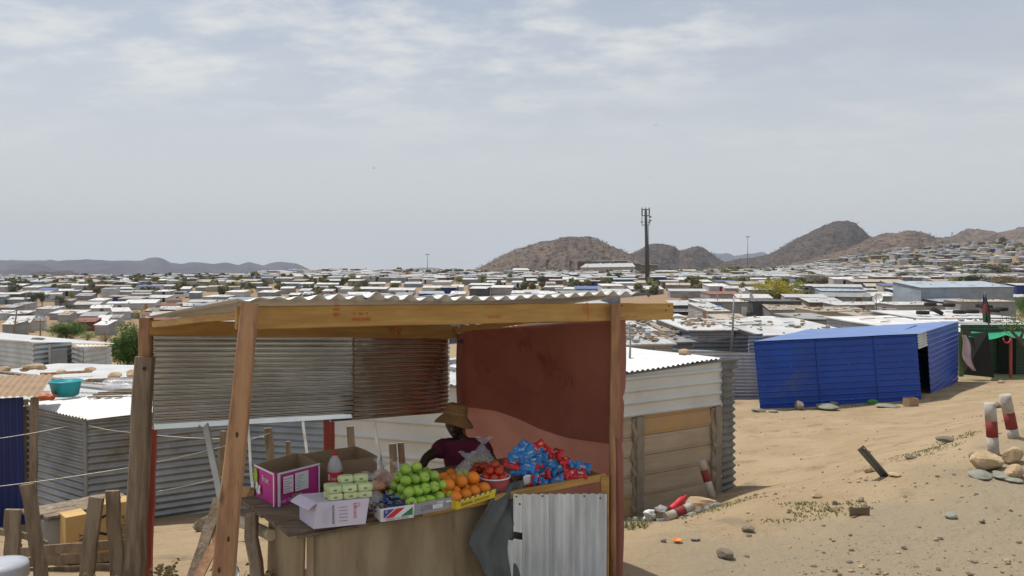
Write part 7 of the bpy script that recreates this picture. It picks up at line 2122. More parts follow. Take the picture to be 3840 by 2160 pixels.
# right of the mast and left
H(2125,2190,1056,1075,G,door=('dark',.6)); H(2160,2290,1087,1102,Bs,'blue',d=6,junk=4,label="shack with a bleached violet-blue roof left of the mast's foot"); H(2104,2265,1108,1123,Bs,'grey',d=6,junk=4); H(2263,2371,1104,1118,Pp,'white',junk=14); H(2365,2490,1085,1107,G,'white',d=6,junk=3); H(2510,2656,1095,1117,G); H(2496,2590,1078,1089,G,'tan'); H(2653,2741,1073,1097,Pp,door=('red',.2),label="pale shack with a dark red door right of the mast"); H(2460,2543,1018,1041,Bs,junk=0); H(2297,2400,1052,1061,K,'bluish',junk=0); H(2391,2490,1066,1077,G,'tan'); H(2548,2625,1015,1032,K,'tan',junk=10)
H(2480,2585,1043,1058,G,'white'); H(2535,2670,1050,1063,G); H(2613,2666,1028,1040,Pp,junk=0); H(2335,2390,1015,1027,G); H(2153,2216,1032,1041,G,'tan'); H(2221,2312,1033,1042,Br,'bluish'); H(2665,2725,1030,1041,Pp,junk=0); H(2742,2800,1022,1038,K,'grey',junk=0); H(2769,2860,1045,1057,Pp,junk=0); H(2820,2950,1040,1052,G); H(2741,2880,1070,1085,G,'tan'); H(2848,2940,1061,1074,Bl,'bluish'); H(2715,2820,1092,1104,G,'white',junk=16); H(2783,2825,1099,1117,Pp)
H(2655,2800,1117,1130,G,'rust',junk=12,label="grey shack with a rust-red roof above the shack with the blue sign"); H(3044,3235,1076,1111,G,'white',yaw=-.35,d=6,junk=4); H(3080,3250,1103,1116,Bs,'bluish',junk=10); H(2930,3040,1080,1094,G,'tan',junk=8); H(2900,3010,1102,1114,G,'white',junk=10)
H(2823,3005,1130,1196,K,'dark',yaw=0,d=5,rise=.1,junk=12,label="dark grey-green walled building right of the shack with the blue sign"); H(2880,3046,1161,1200,G,'tan',yaw=.1,junk=26,label="shack with rubble all over its roof in front of the dark wall")
mic = H(2618,2806,1131,1199,G,'white',yaw=0.02,d=6,rise=.15,junk=16,label="grey wide shack carrying a small blue shop sign and a pale door")
H(2517,2617,1150,1181,K,'white',yaw=0,d=4,junk=2,label="dark open-fronted shelter with a white ribbed canopy behind the beam's end")  # front is a solid dark wall, its colour painting the shade within
H(2636,2752,1166,1228,G,'white',yaw=.22,d=5,junk=24,label="grey shack with a tall brown board on its left corner below the blue sign"); H(3290,3400,1113,1146,G,'white'); H(3180,3290,1098,1112,G,'white',junk=10); H(3250,3330,1078,1095,Bl,'tan',junk=6); H(3330,3500,1070,1082,Pp,'tan',junk=16); H(3200,3400,1060,1075,K,'tan',junk=14); H(3500,3600,1062,1072,G,'tan',junk=6)
# long blue-grey shed, its roof falling towards us
q = hit(3640, 1142, 30); town_shack(at(3630, 1134, 118), 16.5, 2.2, 5.5, 0.7, .28, 'bluish', 'bluish', None, 0, 6, "long blue-grey shed with an unbroken sloping roof at right")
T = from_top
T(2322,2402,1233,2.1,4,.3,Pp,'white',junk=0); T(2472,2632,1211,2.1,4.5,.5,G,'white',.1,junk=20); T(2582,2756,1238,2.1,4.5,.6,G,'white',.12,junk=26,label="grey shack with a white roof rim and scrap on top, beside the aerial mast"); T(2318,2505,1263,2.0,4,.3,G,'white',.05,junk=26); T(2500,2584,1247,2.0,3.4,.3,Bs,'tan',junk=10)
T(2755,2874,1229,2.1,4.5,.8,G,'tan',junk=2,label="grey shack with a bare sandy-tan roof behind the blue shack's left end"); T(2868,3018,1213,2.1,3.8,.3,Pp,'white',.12,junk=6,door=('dark',.6)); T(3014,3156,1197,2.1,4,.2,G,'grey',.05,junk=4); T(2852,3246,1256,1.9,5.5,.75,G,'white',.16,junk=18,label="wide white-roofed shack directly behind the blue shack")
T(3243,3420,1190,2.1,3.5,.25,G,'tan',.0,junk=6); TY = T(3432,3812,1193,2.1,4.2,.45,G,'white',.14,junk=4,label="shack with old tyres lying all over its white roof at right"); T(3357,3552,1143,2.3,4,.3,G,'white',.12,junk=3,label="shack with white roof and dark eaves above the tyre roof's left end"); T(3602,3812,1131,2.3,4,.2,G,'tan',.0,junk=16); T(3312,3602,1226,1.9,4.5,.5,Pp,'white',.2,junk=3,label="white-roofed shack just behind the blue shack's right end")
T(2320,2522,1292,2.0,3.4,.3,G,'white',.08,junk=18); T(2470,2600,1283,1.9,3,.2,G,'grey',.15,junk=14); T(3560,3840,1212,1.9,3.5,.2,G,'grey',.05,junk=10)
T(2330,2420,1245,1.9,3,.4,G,'white',-.1,junk=12); T(2420,2500,1232,1.9,3,.4,Pp,'tan',.1,junk=12); T(3060,3290,1168,2.3,3.5,.35,'cream','tan',.1,junk=20,label="long cream-walled shack with bent boards on its roof beside the satellite dish")

# fill the rows between with more of the same
def overlap(r):
    worst = 0
    for q in RECTS:
        ox = min(r[1], q[1]) - max(r[0], q[0]); oy = min(r[3], q[3]) - max(r[2], q[2])
        if ox > 0 and oy > 0:
            worst = max(worst, ox * oy / min((r[1] - r[0]) * (r[3] - r[2]), (q[1] - q[0]) * (q[3] - q[2])))
    return worst
def roofline(px):
    if px < 545: return 1290 if px > 430 else 1235
    if px < 900: return 1190 - (px - 545) * 0.17
    return 1122
TL = [('dark', 52, 1113, 46, 52, "dark green round tree at the far left edge of the town"), ('dark', 124, 1152, 50, 52, "dark tree, left of a pair left of the slanting roofs"), ('dark', 158, 1150, 44, 54, "dark tree, right of a pair before the tan roofs"),
      ('olive', 228, 1150, 56, 40, "dark olive tree beside the taller yellowish one"), ('yellowgreen', 268, 1142, 26, 52, "tall narrow yellowish tree at left"), ('olive', 362, 1118, 50, 42, "brown-olive round tree before the tall pale shack"),
      ('yellowgreen', 320, 1188, 42, 38, "light olive umbrella tree on bare sand at left"), ('dark', 92, 1206, 46, 32, "dark low tree before the cream shack"), ('dark', 262, 1170, 40, 30, "low dark bush-like tree behind the grey slanting roof"), ('flower', 520, 1196, 34, 36, "small yellow-blossomed tree left of the stall roof's end"),
      ('olive', 594, 1153, 24, 36, "small olive tree on the sandy yard above the stall's left roof"), ('olive', 718, 1074, 56, 30, "wide dull olive tree below the blue hills"), ('yellowgreen', 674, 1078, 44, 26, "yellow-green tree left of the wide olive one"), ('flower', 880, 1080, 32, 24, "yellow tree among shacks below the brick building"),
      ('flower', 934, 1112, 38, 28, "yellow dry tree right of the gabled white shack"), ('dark', 962, 1095, 22, 22, "dark small tree next to the yellow dry tree"), ('yellowgreen', 1316, 1066, 34, 44, "tall pale yellow tree above the stall roof's middle left"), ('olive', 1366, 1093, 42, 44, "dull olive tree above the roof, right of the pale yellow one"), ('olive', 1336, 1094, 30, 22, "low olive bush at the foot of the olive tree"),
      ('dry', 1190, 1128, 34, 42, "bare brown tree just above the wavy roof edge"), ('dry', 1160, 1122, 34, 22, "dry brown bush left of the bare brown tree"), ('olive', 1538, 1032, 34, 24, "olive treetop on the skyline left of the lamp mast"), ('yellowgreen', 1490, 1031, 40, 16, "low yellow-green tree on the skyline"), ('dark', 2030, 1080, 34, 44, "dense dark green round tree above the stall roof"),
      ('yellowgreen', 1806, 1072, 38, 50, "tall thin yellow tree before the brown hill"), ('yellowgreen', 1722, 1070, 32, 34, "pale yellow tree left of the tall thin yellow one"), ('dark', 2208, 1040, 0, 0, ""), ('yellowgreen', 1772, 1030, 30, 20, "yellow-green tree at the brown hill's left foot"),
      ('yellowgreen', 2285, 1032, 52, 20, "wide yellow-green tree below the hall with the white roof"), ('olive', 2415, 1042, 62, 30, "wide olive tree right behind the mast's foot"), ('olive', 2168, 1024, 40, 24, "olive tree left of the hall with the white roof"), ('olive', 1905, 1024, 60, 24, "olive trees' largest crown at the brown hill's foot"),
      ('yellowgreen', 2717, 1035, 36, 32, "yellow-green tree right of the mast on the skyline"), ('olive', 2757, 1026, 46, 26, "olive tree between two skyline trees right of the mast"), ('olive', 2806, 1028, 36, 18, "low olive tree at the lamp mast's foot"), ('dark', 3001, 1050, 32, 30, "dark tree at the left start of the hillside"), ('dry', 3088, 1066, 36, 26, "dry brown tree behind the yellow-flowered tree"),
      ('olive', 3180, 1032, 34, 24, "olive tree low on the hillside"), ('green', 3318, 1064, 72, 32, "wide bright green tree below the hillside"), ('olive', 3380, 1064, 66, 42, "dull olive tree right of the bright green one"), ('olive', 3260, 1062, 36, 24, "small olive tree left of the bright green one"), ('dark', 3665, 1072, 132, 40, "broad dark green thorn tree above the long shed"),
      ('olive', 3728, 1032, 130, 42, "broad olive tree on the right hillside"), ('dry', 3790, 1085, 110, 52, "dry yellowish bush at the far right above the long shed"), ('olive', 3470, 1060, 60, 36, "hazy olive tree in the hillside's middle"), ('olive', 3560, 1030, 70, 30, "hazy olive tree right of the hillside's middle"), ('dark', 3758, 925, 22, 38, "dark upright tree on the hillside's upper edge"),
      ('dry', 2585, 1138, 60, 26, "dry pale bush above the shack with the blue sign"), ('dark', 2432, 1118, 14, 14, "tiny dark shrub before the green-ended shack"), ('dark', 1040, 1072, 26, 20, "dark small tree below the skyline lamp pole"), ('olive', 985, 1030, 30, 14, "olive tree at the hills' right end"), ('olive', 1470, 1116, 26, 22, "small olive tree beside the blue shack over the roof's middle")]
for (_, x_, y_, w_, h_, _) in TL:
    if w_: RECTS.append((x_ - w_ * .5, x_ + w_ * .5, y_ - h_, y_ + 4, 0))
tries = 0
NMAX = 297
while len(TOWN) < NMAX and tries < 9000:
    tries += 1
    px = rt.uniform(-40, 3880)
    y = rt.choice((rt.uniform(1028, 1100), rt.uniform(1024, 1060), rt.uniform(1024, 1060)))
    if len(TOWN) < 245:
        px = rt.choice((rt.uniform(2430, 3860), rt.uniform(2430, 3860), rt.uniform(-40, 560), rt.uniform(560, 2430))); y = rt.uniform(1050, 1215 if px > 2430 or px < 560 else 1110)
    if px < 900 and y < 1062: continue
    if 640 < px < 720 and 1085 < y < 1150: continue
    if y > roofline(px) and px < 2520: continue
    if px < 330 and 1045 < y < 1070: continue
    p = hit(px, y, 60); D = p.y
    if D > 640: continue
    w = rt.uniform(5, 10); h = rt.uniform(1.9, 2.4)
    r = (px - w / 2 / D * FPX, px + w / 2 / D * FPX, y - (h + .4) / D * FPX, y)
    if len(TOWN) >= 245 and any(q[4] == 0 and min(r[1], q[1]) > max(r[0], q[0]) and min(r[3], q[3]) > max(r[2], q[2]) for q in RECTS): continue
    if overlap(r) > (0.42 if len(TOWN) < 245 else 0.32): continue
    tone = rt.choices((G, Pp, Bs, K, Bl, Ru, 'cream', Br), (44, 28, 8, 4, 5, 2, 4, 5))[0]
    town_shack(p, w, h, rt.uniform(3, 5), rt.uniform(0.2, 0.6), rt.uniform(-0.4, 0.4), tone, rt.choices(('white', 'grey', 'tan', 'bluish', 'rust', 'blue'), (56, 16, 16, 5, 2, 3))[0],
               rt.choice((None, ('dark', rt.uniform(-.6, .6)), ('brown', rt.uniform(-.6, .6)))), 0, rt.choice((0, 3, 6)), None, parts=D < 420)
print("town shacks", len(TOWN), "tries", tries)
# name them row by row
SEG = [(-999, "at the far left"), (260, "left of the stall roof"), (560, "above the stall's left edge"), (900, "over the roof's left end"), (1250, "over the roof's left half"), (1600, "over the roof's middle"),
       (1900, "over the roof's right half"), (2180, "just left of the mast"), (2425, "just right of the mast"), (2780, "about the yellow-flowered tree"), (3060, "above the blue shack"), (3430, "at the far right")]
ROWE = [0, 1030, 1042, 1055, 1070, 1086, 1104, 1126, 1155, 1190, 1230, 1270, 9999]
cells = {}
for rec in TOWN:
    e, x, y = rec[:3]
    s_ = max(i for i, (a, _) in enumerate(SEG) if x >= a); r_ = max(i for i, a in enumerate(ROWE) if y >= a)
    cells.setdefault((r_, s_), []).append(rec)
for (r_, s_), L_ in cells.items():
    L_.sort(key=lambda q: q[1])
    for i, rec in enumerate(L_):
        e, x, y, lab_, tone, roof, door = rec
        if not lab_:
            rn = ["skyline row"] + ["%s row below the skyline" % o for o in ORD[:12]]
            lab_ = "%s %s-roofed shack, %s" % (TONEW[tone], {'white': 'white', 'bluish': 'pale', 'rust': 'rusty', 'tan': 'tan'}.get(roof, roof), ("%s from left, " % ORD[i]) if len(L_) > 1 else "alone, ")
            lab_ += "%s, %s" % (("skyline row" if r_ == 0 else "%s row down" % ORD[r_]), SEG[s_][1])
        tag(e, lab_, "shack", "tin shacks of the settlement")
JUNK.build("roof_rubble", label="stones, planks and scrap strewn over the settlement's roofs", cat="rubble", kind='stuff')

# far shacks beyond counting: skyline crest, far left plain and the right-hand hillside
b = MB(); SCR = MB()
rf = random.Random(31)
def tiny(p, w, h, d, yaw, wm, rm):
    M3 = Matrix.Rotation(yaw, 3, 'Z')
    q = [p + M3 @ Vector(v) for v in ((-w / 2, 0, -1), (w / 2, 0, -1), (w / 2, d, -1), (-w / 2, d, -1))]
    t = [p + M3 @ Vector(v) for v in ((-w / 2, 0, h), (w / 2, 0, h), (w / 2, d, h + .4), (-w / 2, d, h + .4))]
    for k in range(4): b.quad(q[k], q[(k + 1) % 4], t[(k + 1) % 4], t[k], wm)
    b.quad(*[v + Vector((0, 0, 0.05)) for v in t], rm)
def crest(px): return float(np.interp(px, [2850, 2950, 3070, 3250, 3400, 3600, 3840, 4300], [1026, 1004, 985, 945, 925, 906, 893, 885]))
n = 0
FW = [WT[k] for k in ('grey', 'pale', 'grey', 'pale', 'bluish', 'cream', 'brown', 'rust', 'blue')]
FR_ = [RT[k] for k in ('white', 'white', 'white', 'grey', 'tan', 'white', 'bluish', 'white', 'rust')]
ttt = 0
while n < 1000 and ttt < 8000:
    ttt += 1
    px = rf.uniform(2850, 4250); c_ = crest(px)
    y = c_ + 2 + rf.random() ** 0.95 * (1068 - c_)
    p = hit(px, y, 200)
    if p.y > 1300 or p.y < 250: continue
    if noise.noise((p.x * 0.012, p.y * 0.012, 2)) < -0.18: continue
    big_ = 1.0 + 0.5 * (p.y > 600)
    tiny(p, rf.uniform(4, 8) * (1.3 if rf.random() < .2 else 1), rf.uniform(2.0, 2.7), rf.uniform(3, 5.5), rf.uniform(-0.6, 0.6), rf.choice(FW), rf.choice(FR_)); n += 1
for _ in range(520):      # skyline crest above the stall
    px = rf.uniform(950, 3000); y = rf.uniform(1019, 1060) if px > 1350 else rf.uniform(1014, 1050)
    p = hit(px, y, 300)
    if p.y > 1500: continue
    tiny(p, rf.uniform(4, 9), rf.uniform(2.0, 2.6), rf.uniform(3, 5), rf.uniform(-.5, .5), rf.choice(FW), rf.choice(FR_))
for _ in range(300):      # far plain at left
    px = rf.uniform(-200, 930); y = rf.uniform(1038, 1078)
    if px > 420 and y < 1050 and rf.random() < .6: continue
    if 330 < px < 900 and 1052 < y < 1072 and rf.random() < .75: continue
    p = hit(px, y, 300)
    if p.y > 1800: continue
    tiny(p, rf.uniform(4, 9), rf.uniform(2.0, 2.6), rf.uniform(3, 6), rf.uniform(-.5, .5), rf.choice(FW), rf.choice(FR_))
done = []
for _ in range(1500):     # the slope behind the stall goes on the same way
    px = rf.uniform(600, 2300); y = rf.uniform(1140, 1300)
    if len(done) >= 95: break
    p = hit(px, y, 40)
    if any((p.xy - q.xy).length < 8.5 for q in done): continue
    done.append(p)
    tiny(p, rf.uniform(4, 8), rf.uniform(1.9, 2.4), rf.uniform(3, 5), rf.uniform(-.5, .5), rf.choice(FW), rf.choice(FR_))
b.build("far_shacks", label="mass of tiny far shacks on the skyline, plain and right-hand hillside", cat="shacks", kind='stuff')
LEAFS = [mat("small_tree_green", (0.07, 0.085, 0.04), (0.11, 0.115, 0.055), scale=0.4, rough=1.0, spec=0.0), mat("small_tree_olive", (0.13, 0.125, 0.06), (0.17, 0.14, 0.08), scale=0.4, rough=1.0, spec=0.0)]
M_bush = mat("far_bush", (0.085, 0.09, 0.05), (0.13, 0.125, 0.07), scale=0.3, rough=1.0, spec=0.0, c3=(0.16, 0.13, 0.08), c3scale=0.1, c3amt=0.5)
for _ in range(1500):
    z_ = rf.random()
    if z_ < 0.55: px = rf.uniform(2600, 4200); y = crest(px) + 2 + rf.random() * (1065 - crest(px))
    elif z_ < .8: px = rf.uniform(900, 2700); y = rf.uniform(1012, 1045)
    else: px = rf.uniform(-200, 950); y = rf.uniform(1036, 1085)
    p = hit(px, y, 240)
    if p.y > 1700: continue
    s_ = rf.uniform(0.8, 2.6)
    for j in range(3):
        SCR.blob(p + Vector((rf.uniform(-1, 1) * s_, rf.uniform(-1, 1) * s_, s_ * 0.4)), (s_ * rf.uniform(.6, 1), s_ * rf.uniform(.6, 1), s_ * rf.uniform(.4, .8)), M_bush, seg=6, rings=4, amp=0.7, seed=rf.random() * 60, sm=False)
for _ in range(560):      # belts of small trees along the skyline and between the rows
    z_ = rf.random()
    if z_ < 0.5: px = rf.uniform(1480, 3050); y = rf.uniform(1014, 1034)
    elif z_ < 0.75: px = rf.uniform(-200, 1000); y = rf.uniform(1040, 1082)
    else: px = rf.uniform(-60, 3850); y = rf.uniform(1035, 1110)
    p = hit(px, y, 200)
    if p.y > 1300: continue
    s_ = rf.uniform(0.9, 2.1)
    for j in range(7):
        SCR.blob(p + Vector((rf.gauss(0, .5) * s_, rf.gauss(0, .5) * s_, s_ * rf.uniform(.5, 1.5))), s_ * rf.uniform(.35, .7), LEAFS[j % 2], seg=6, rings=4, amp=0.8, seed=rf.random() * 60, sm=False)
SCR.build("far_scrub", label="dull green thorn scrub between the far shacks", cat="scrub", kind='stuff')

# ------------------------------------------------------------------ trees
LEAF = {
 'dark': mat("leaf_dark", (0.045, 0.06, 0.028), (0.07, 0.085, 0.035), scale=1.5, rough=0.8, trans=0.2, rand=0.15),
 'green': mat("leaf_green", (0.075, 0.15, 0.025), (0.12, 0.21, 0.04), scale=1.5, rough=0.6, trans=0.3, rand=0.1),
 'olive': mat("leaf_olive", (0.105, 0.10, 0.05), (0.15, 0.135, 0.065), scale=1.5, rough=0.9, trans=0.2, rand=0.15),
 'yellowgreen': mat("leaf_yellowgreen", (0.20, 0.20, 0.055), (0.27, 0.25, 0.07), scale=1.5, rough=0.8, trans=0.25, rand=0.12),
 'flower': mat("leaf_flower", (0.42, 0.37, 0.035), (0.22, 0.24, 0.04), scale=1.1, rough=0.7, trans=0.25, c3=(0.60, 0.45, 0.02), c3scale=1.6, c3amt=1.2),
 'dry': mat("leaf_dry", (0.22, 0.17, 0.095), (0.16, 0.125, 0.07), scale=1.5, rough=0.95, trans=0.15, rand=0.12)}
M_bark = mat("tree_bark", (0.12, 0.09, 0.065), (0.075, 0.055, 0.04), scale=6, rough=0.95, bump=0.6)
def tree_meshes(kind, seed, nclump=26, nleaf=46, leaf=0.085, conifer=False, low=0.25, spread=1.0, dens=1.0):
    """unit tree: height 1, crown half-width 0.5"""
    rg = random.Random(seed)
    T_ = MB(); C_ = MB()
    top = Vector((rg.uniform(-.04, .04), rg.uniform(-.04, .04), 0.55 if not conifer else 0.92))
    T_.tube([(0, 0, -0.06), (0.01, 0, 0.12), top * 0.55, top], [0.035, 0.027, 0.020, 0.008], M_bark, seg=7)
    cl = []
    for k in range(nclump):
        if conifer:
            z = rg.uniform(0.12, 0.97); r_ = 0.42 * (1 - z) ** 0.6 + 0.05; a = rg.uniform(0, 6.28); q = Vector((r_ * math.cos(a) * rg.random() ** .5, r_ * math.sin(a) * rg.random() ** .5, z)); s_ = 0.10
        else:
            d = Vector((rg.gauss(0, 1), rg.gauss(0, 1), rg.gauss(0, 0.8))).normalized() * rg.random() ** 0.40
            q = Vector((d.x * 0.40 * spread, d.y * 0.40 * spread, low + (0.86 - low) / 2 + 0.06 + d.z * (0.90 - low) / 2)); s_ = rg.uniform(0.07, 0.15)
        cl.append((q, s_))
        if k % 3 == 0 and not conifer:
            st = top * rg.uniform(0.35, 0.95)
            T_.tube([st, st.lerp(q, 0.5) + Vector((0, 0, -0.02)), q], [0.013, 0.009, 0.004], M_bark, seg=5)
    for (q, s_) in cl:
        for j in range(int(nleaf * dens)):
            d = Vector((rg.gauss(0, 1), rg.gauss(0, 1), rg.gauss(0, .8)))
            p = q + d * s_ * 0.55
            w = leaf * rg.uniform(0.35, 0.8)
            a = Vector((rg.gauss(0, 1), rg.gauss(0, 1), rg.gauss(0, .6))).normalized() * w
            c = a.cross(Vector((rg.gauss(0, 1), rg.gauss(0, 1), rg.gauss(0, 1)))).normalized() * w * 0.5
            n0 = len(C_.v); C_.v += [p - a * .5, p + c * .5, p + a * .5, p - c * .5]; C_.face((n0, n0 + 1, n0 + 2, n0 + 3), LEAF[kind])
    return T_, C_
PROTO = {}
def tree(kind, x, yb, wpx, hpx, label, D=None, name="tree", variant=0, key=None, **kw):
    p = hit(x, yb, 25) if D is None else at(x, yb, D)
    Dd = p.y
    w = wpx * Dd / FPX; h = hpx * Dd / FPX
    k = (key or kind, variant)
    e = empty(name, p, label, "tree" if name != "bush" else "bush", "trees of the settlement")
    if k not in PROTO:
        t_, c_ = tree_meshes(kind, 7 + variant * 13 + len(PROTO), **kw)
        to = t_.build("trunk", parent=e); co = c_.build("crown", parent=e)
        PROTO[k] = (to.data, co.data)
    else:
        for nm, me in (("trunk", PROTO[k][0]), ("crown", PROTO[k][1])):
            o = bpy.data.objects.new(nm, me); COL.objects.link(o); o.parent = e
    e.scale = (w * 1.0, w * 1.0, h)
    e.rotation_euler.z = (x * 0.37) % 6.28
    return e
for k, (kind, x, yb, w_, h_, l_) in enumerate(TL):
    if w_: tree(kind, x, yb, w_ * 1.35, h_ * 1.15, l_, variant=k % 2, low=0.16, nclump=34, nleaf=60)
tree('dark', 2054, 1028, 30, 56, "taller dark conifer left of the school buildings", key='conifer', conifer=True, nclump=30, nleaf=40)
tree('dark', 2140, 1030, 24, 54, "slimmer dark conifer right beside the school buildings", key='conifer', conifer=True)
# large near ones
tree('flower', 2920, 1130, 235, 92, "large spreading tree covered in yellow blossom above the dark wall", key='bigflower', nclump=110, nleaf=90, leaf=0.05, low=0.0, spread=1.1, name="flowering_tree")
tree('green', 250, 1278, 160, 82, "broad fresh green tree behind the long pale shed", D=62, key='bigg', nclump=110, nleaf=100, leaf=0.06, low=0.05)
tree('green', 330, 1282, 90, 45, "lower yellow-green bush right of the broad green tree", D=58, key='bigg2', nclump=40, nleaf=70, leaf=0.06, low=0.02, name="bush")
tree('dry', 395, 1290, 110, 48, "brown dry bush between the green trees at left", D=56, key='bigdry', nclump=40, nleaf=60, leaf=0.05, low=0.02, name="bush")
tree('green', 482, 1412, 150, 215, "tall bushy dark green tree beside the grey rear post", D=34, key='bigd', nclump=150, nleaf=110, leaf=0.06, low=0.02)
tree('green', 3862, 1235, 110, 165, "leafy green tree cut off by the right edge", D=42, key='bige', nclump=60, nleaf=100, leaf=0.05, low=0.1)
tree('green', 2613, 1278, 60, 34, "fresh green bush, left of two before the grey shack", D=44, key='bushg', nclump=26, nleaf=60, leaf=0.09, low=0.0, name="bush")
tree('green', 2665, 1276, 56, 38, "fresh green bush, right of two before the grey shack", D=44, key='bushg', name="bush")
# thin flowering branch over the green net
b = MB(); L = MB(); bp = [at(3860, 1330, 30), at(3825, 1275, 30), at(3790, 1240, 30), at(3770, 1228, 30)]
b.tube(bp, [0.10, 0.07, 0.04, 0.02], M_bark, seg=8); b.tube([at(3825, 1275, 30), at(3838, 1240, 30), at(3842, 1210, 30)], [0.06, 0.04, 0.02], M_bark, seg=6)
e = empty("young_tree", at(3862, 1420, 30), "slim tree leaning over the green net awning at the right edge", "tree")
b.tube([at(3862, 1425, 30), at(3858, 1330, 30)], [0.12, 0.10], M_bark, seg=8)
for k in range(420):
    c_ = rf.choice((at(3778, 1232, 30), at(3800, 1215, 30), at(3840, 1210, 30), at(3850, 1170, 30)))
    p = c_ + Vector((rf.gauss(0, .22), rf.gauss(0, .2), rf.gauss(0, .14)))
    a = Vector((rf.gauss(0, 1), rf.gauss(0, 1), rf.gauss(0, .6))).normalized() * .09; c = a.cross(Vector((rf.gauss(0, 1), rf.gauss(0, 1), rf.gauss(0, 1)))).normalized() * 0.04
    n0 = len(L.v); L.v += [p - a * .5, p + c * .5, p + a * .5, p - c * .5]; L.face((n0, n0 + 1, n0 + 2, n0 + 3), LEAF['green'])
wbuild(b, "trunk", e); wbuild(L, "crown", e)

# ------------------------------------------------------------------ masts, poles, big buildings, vehicles
M_steel = plain("mast_steel", (0.075, 0.075, 0.08), 0.6, 0.3); M_steelp = plain("pale_steel", (0.22, 0.23, 0.24), 0.5, 0.4)
Dm = 330
mb0 = at(2427, 1056, Dm); zg = ground(mb0.x, Dm)
mast = empty("cell_tower", Vector((mb0.x, Dm, zg)), "tall grey mobile phone mast with antennas on its top", "mast")
ztop = at(2420, 786, Dm).z
b = MB(); b.tube([(mb0.x, Dm, zg - 1), (mb0.x - 0.3, Dm, (zg + ztop) / 2), (mb0.x - 0.75, Dm, ztop)], [0.82, 0.68, 0.50], M_steel, seg=14); wbuild(b, "pole", mast)
b = MB()
for dx in (0.85, 1.05): b.tube([(mb0.x + dx, Dm - 0.3, zg), (mb0.x + dx - 0.7, Dm - 0.3, ztop - 6)], 0.06, M_steel, seg=5)
for k in range(26):
    z = zg + 1 + k * 1.0; t = (z - zg) / (ztop - zg); b.tube([(mb0.x + .85 - .75 * t, Dm - 0.3, z), (mb0.x + 1.05 - .75 * t, Dm - 0.3, z)], 0.04, M_steel, seg=4)
wbuild(b, "cable_ladder", mast)
tx = mb0.x - 0.75
b = MB()
for (zz, r_) in ((ztop + 0.1, 1.5), (ztop - 2.4, 1.6), (ztop - 6.2, 1.5)):
    b.tube([(tx + r_ * math.cos(a), Dm + r_ * math.sin(a), zz) for a in [k * math.pi / 8 for k in range(17)]], 0.09, M_steel, seg=5, cap=False)
    for a in (0, 1.57, 3.14, 4.71): b.tube([(tx, Dm, zz), (tx + r_ * math.cos(a), Dm + r_ * math.sin(a), zz)], 0.07, M_steel, seg=5)
wbuild(b, "platform", mast)
for k in range(6):
    a = k * math.pi / 3 + 0.3; b = MB(); cxx, cyy = tx + 1.65 * math.cos(a), Dm + 1.65 * math.sin(a)
    b.box((cxx, cyy, ztop - 0.9), (0.34, 0.2, 2.6), M_steel, mtx=Matrix.Rotation(a, 3, 'Z')); b.tube([(cxx, cyy, ztop - 6.4), (cxx, cyy, ztop + 1.0)], 0.06, M_steel, seg=5)
    wbuild(b, "antenna", mast)
for (dx, dz) in ((1.9, -2.9), (1.9, -4.4), (-1.6, -5.0), (1.4, -5.2)):
    b = MB(); b.blob((tx + dx, Dm - 0.5, ztop + dz), (0.42, 0.16, 0.42), M_steelp, seg=12, rings=8); b.tube([(tx, Dm, ztop + dz), (tx + dx, Dm - .4, ztop + dz)], 0.05, M_steel, seg=5); wbuild(b, "dish", mast)
def lampmast(x, yt, yb, D, label):
    p = at(x, yb, D); g_ = ground(p.x, D); zt_ = at(x, yt, D).z
    e = empty("floodlight_mast", Vector((p.x, D, min(g_, p.z))), label, "lamp mast")
    b = MB(); b.tube([(p.x, D, min(g_, p.z) - 1), (p.x, D, zt_)], [D * 1.5 / FPX, D * 0.9 / FPX], M_steelp, seg=8); wbuild(b, "pole", e)
    b = MB(); r_ = D * 6.5 / FPX
    b.tube([(p.x + r_ * math.cos(a), D + r_ * math.sin(a), zt_ - .1) for a in [k * math.pi / 6 for k in range(13)]], r_ * 0.10, M_steelp, seg=5, cap=False)
    for k in range(8):
        a = k * math.pi / 4; b.box((p.x + r_ * math.cos(a), D + r_ * math.sin(a), zt_ - r_ * .2), (r_ * .4, r_ * .3, r_ * .3), M_steel, mtx=Matrix.Rotation(a, 3, 'Z')); b.tube([(p.x, D, zt_), (p.x + r_ * math.cos(a), D + r_ * math.sin(a), zt_ - .1)], r_ * .06, M_steelp, seg=4)
    wbuild(b, "lamp_ring", e)
lampmast(1603, 953, 1052, 900, "thin floodlight mast on the skyline left of the brown hill"); lampmast(2803, 887, 1026, 760, "taller floodlight mast before the gap between the hills")
lampmast(163, 0, 0, 1, "") if False else None
b = MB()
def ppole(x, yt, yb, D, label, lean=0, arm=True):
    b = MB(); r_ = max(0.10, D * 1.1 / FPX); a = at(x, yb, D); a.z = min(a.z, ground(a.x, D)) - .3; c = at(x + lean, yt, D)
    b.tube([a, c], [r_, r_ * .75], M_oldwood, seg=7)
    if arm: b.tube([c + Vector((-r_ * 6, 0, -r_ * 3)), c + Vector((r_ * 6, 0, -r_ * 3))], r_ * .6, M_oldwood, seg=5)
    sbuild(b, "utility_pole", label, "pole", "utility poles of the settlement")
ppole(151, 1194, 1262, 95, "timber pole with a crossarm above the long pale shed"); ppole(46, 1160, 1230, 100, "thin leaning pole at the far left", lean=18, arm=False); ppole(1049, 1018, 1058, 370, "dark pole on the skyline left above the roof"); ppole(2112, 996, 1028, 600, "short pole left of the slim conifer", arm=False)
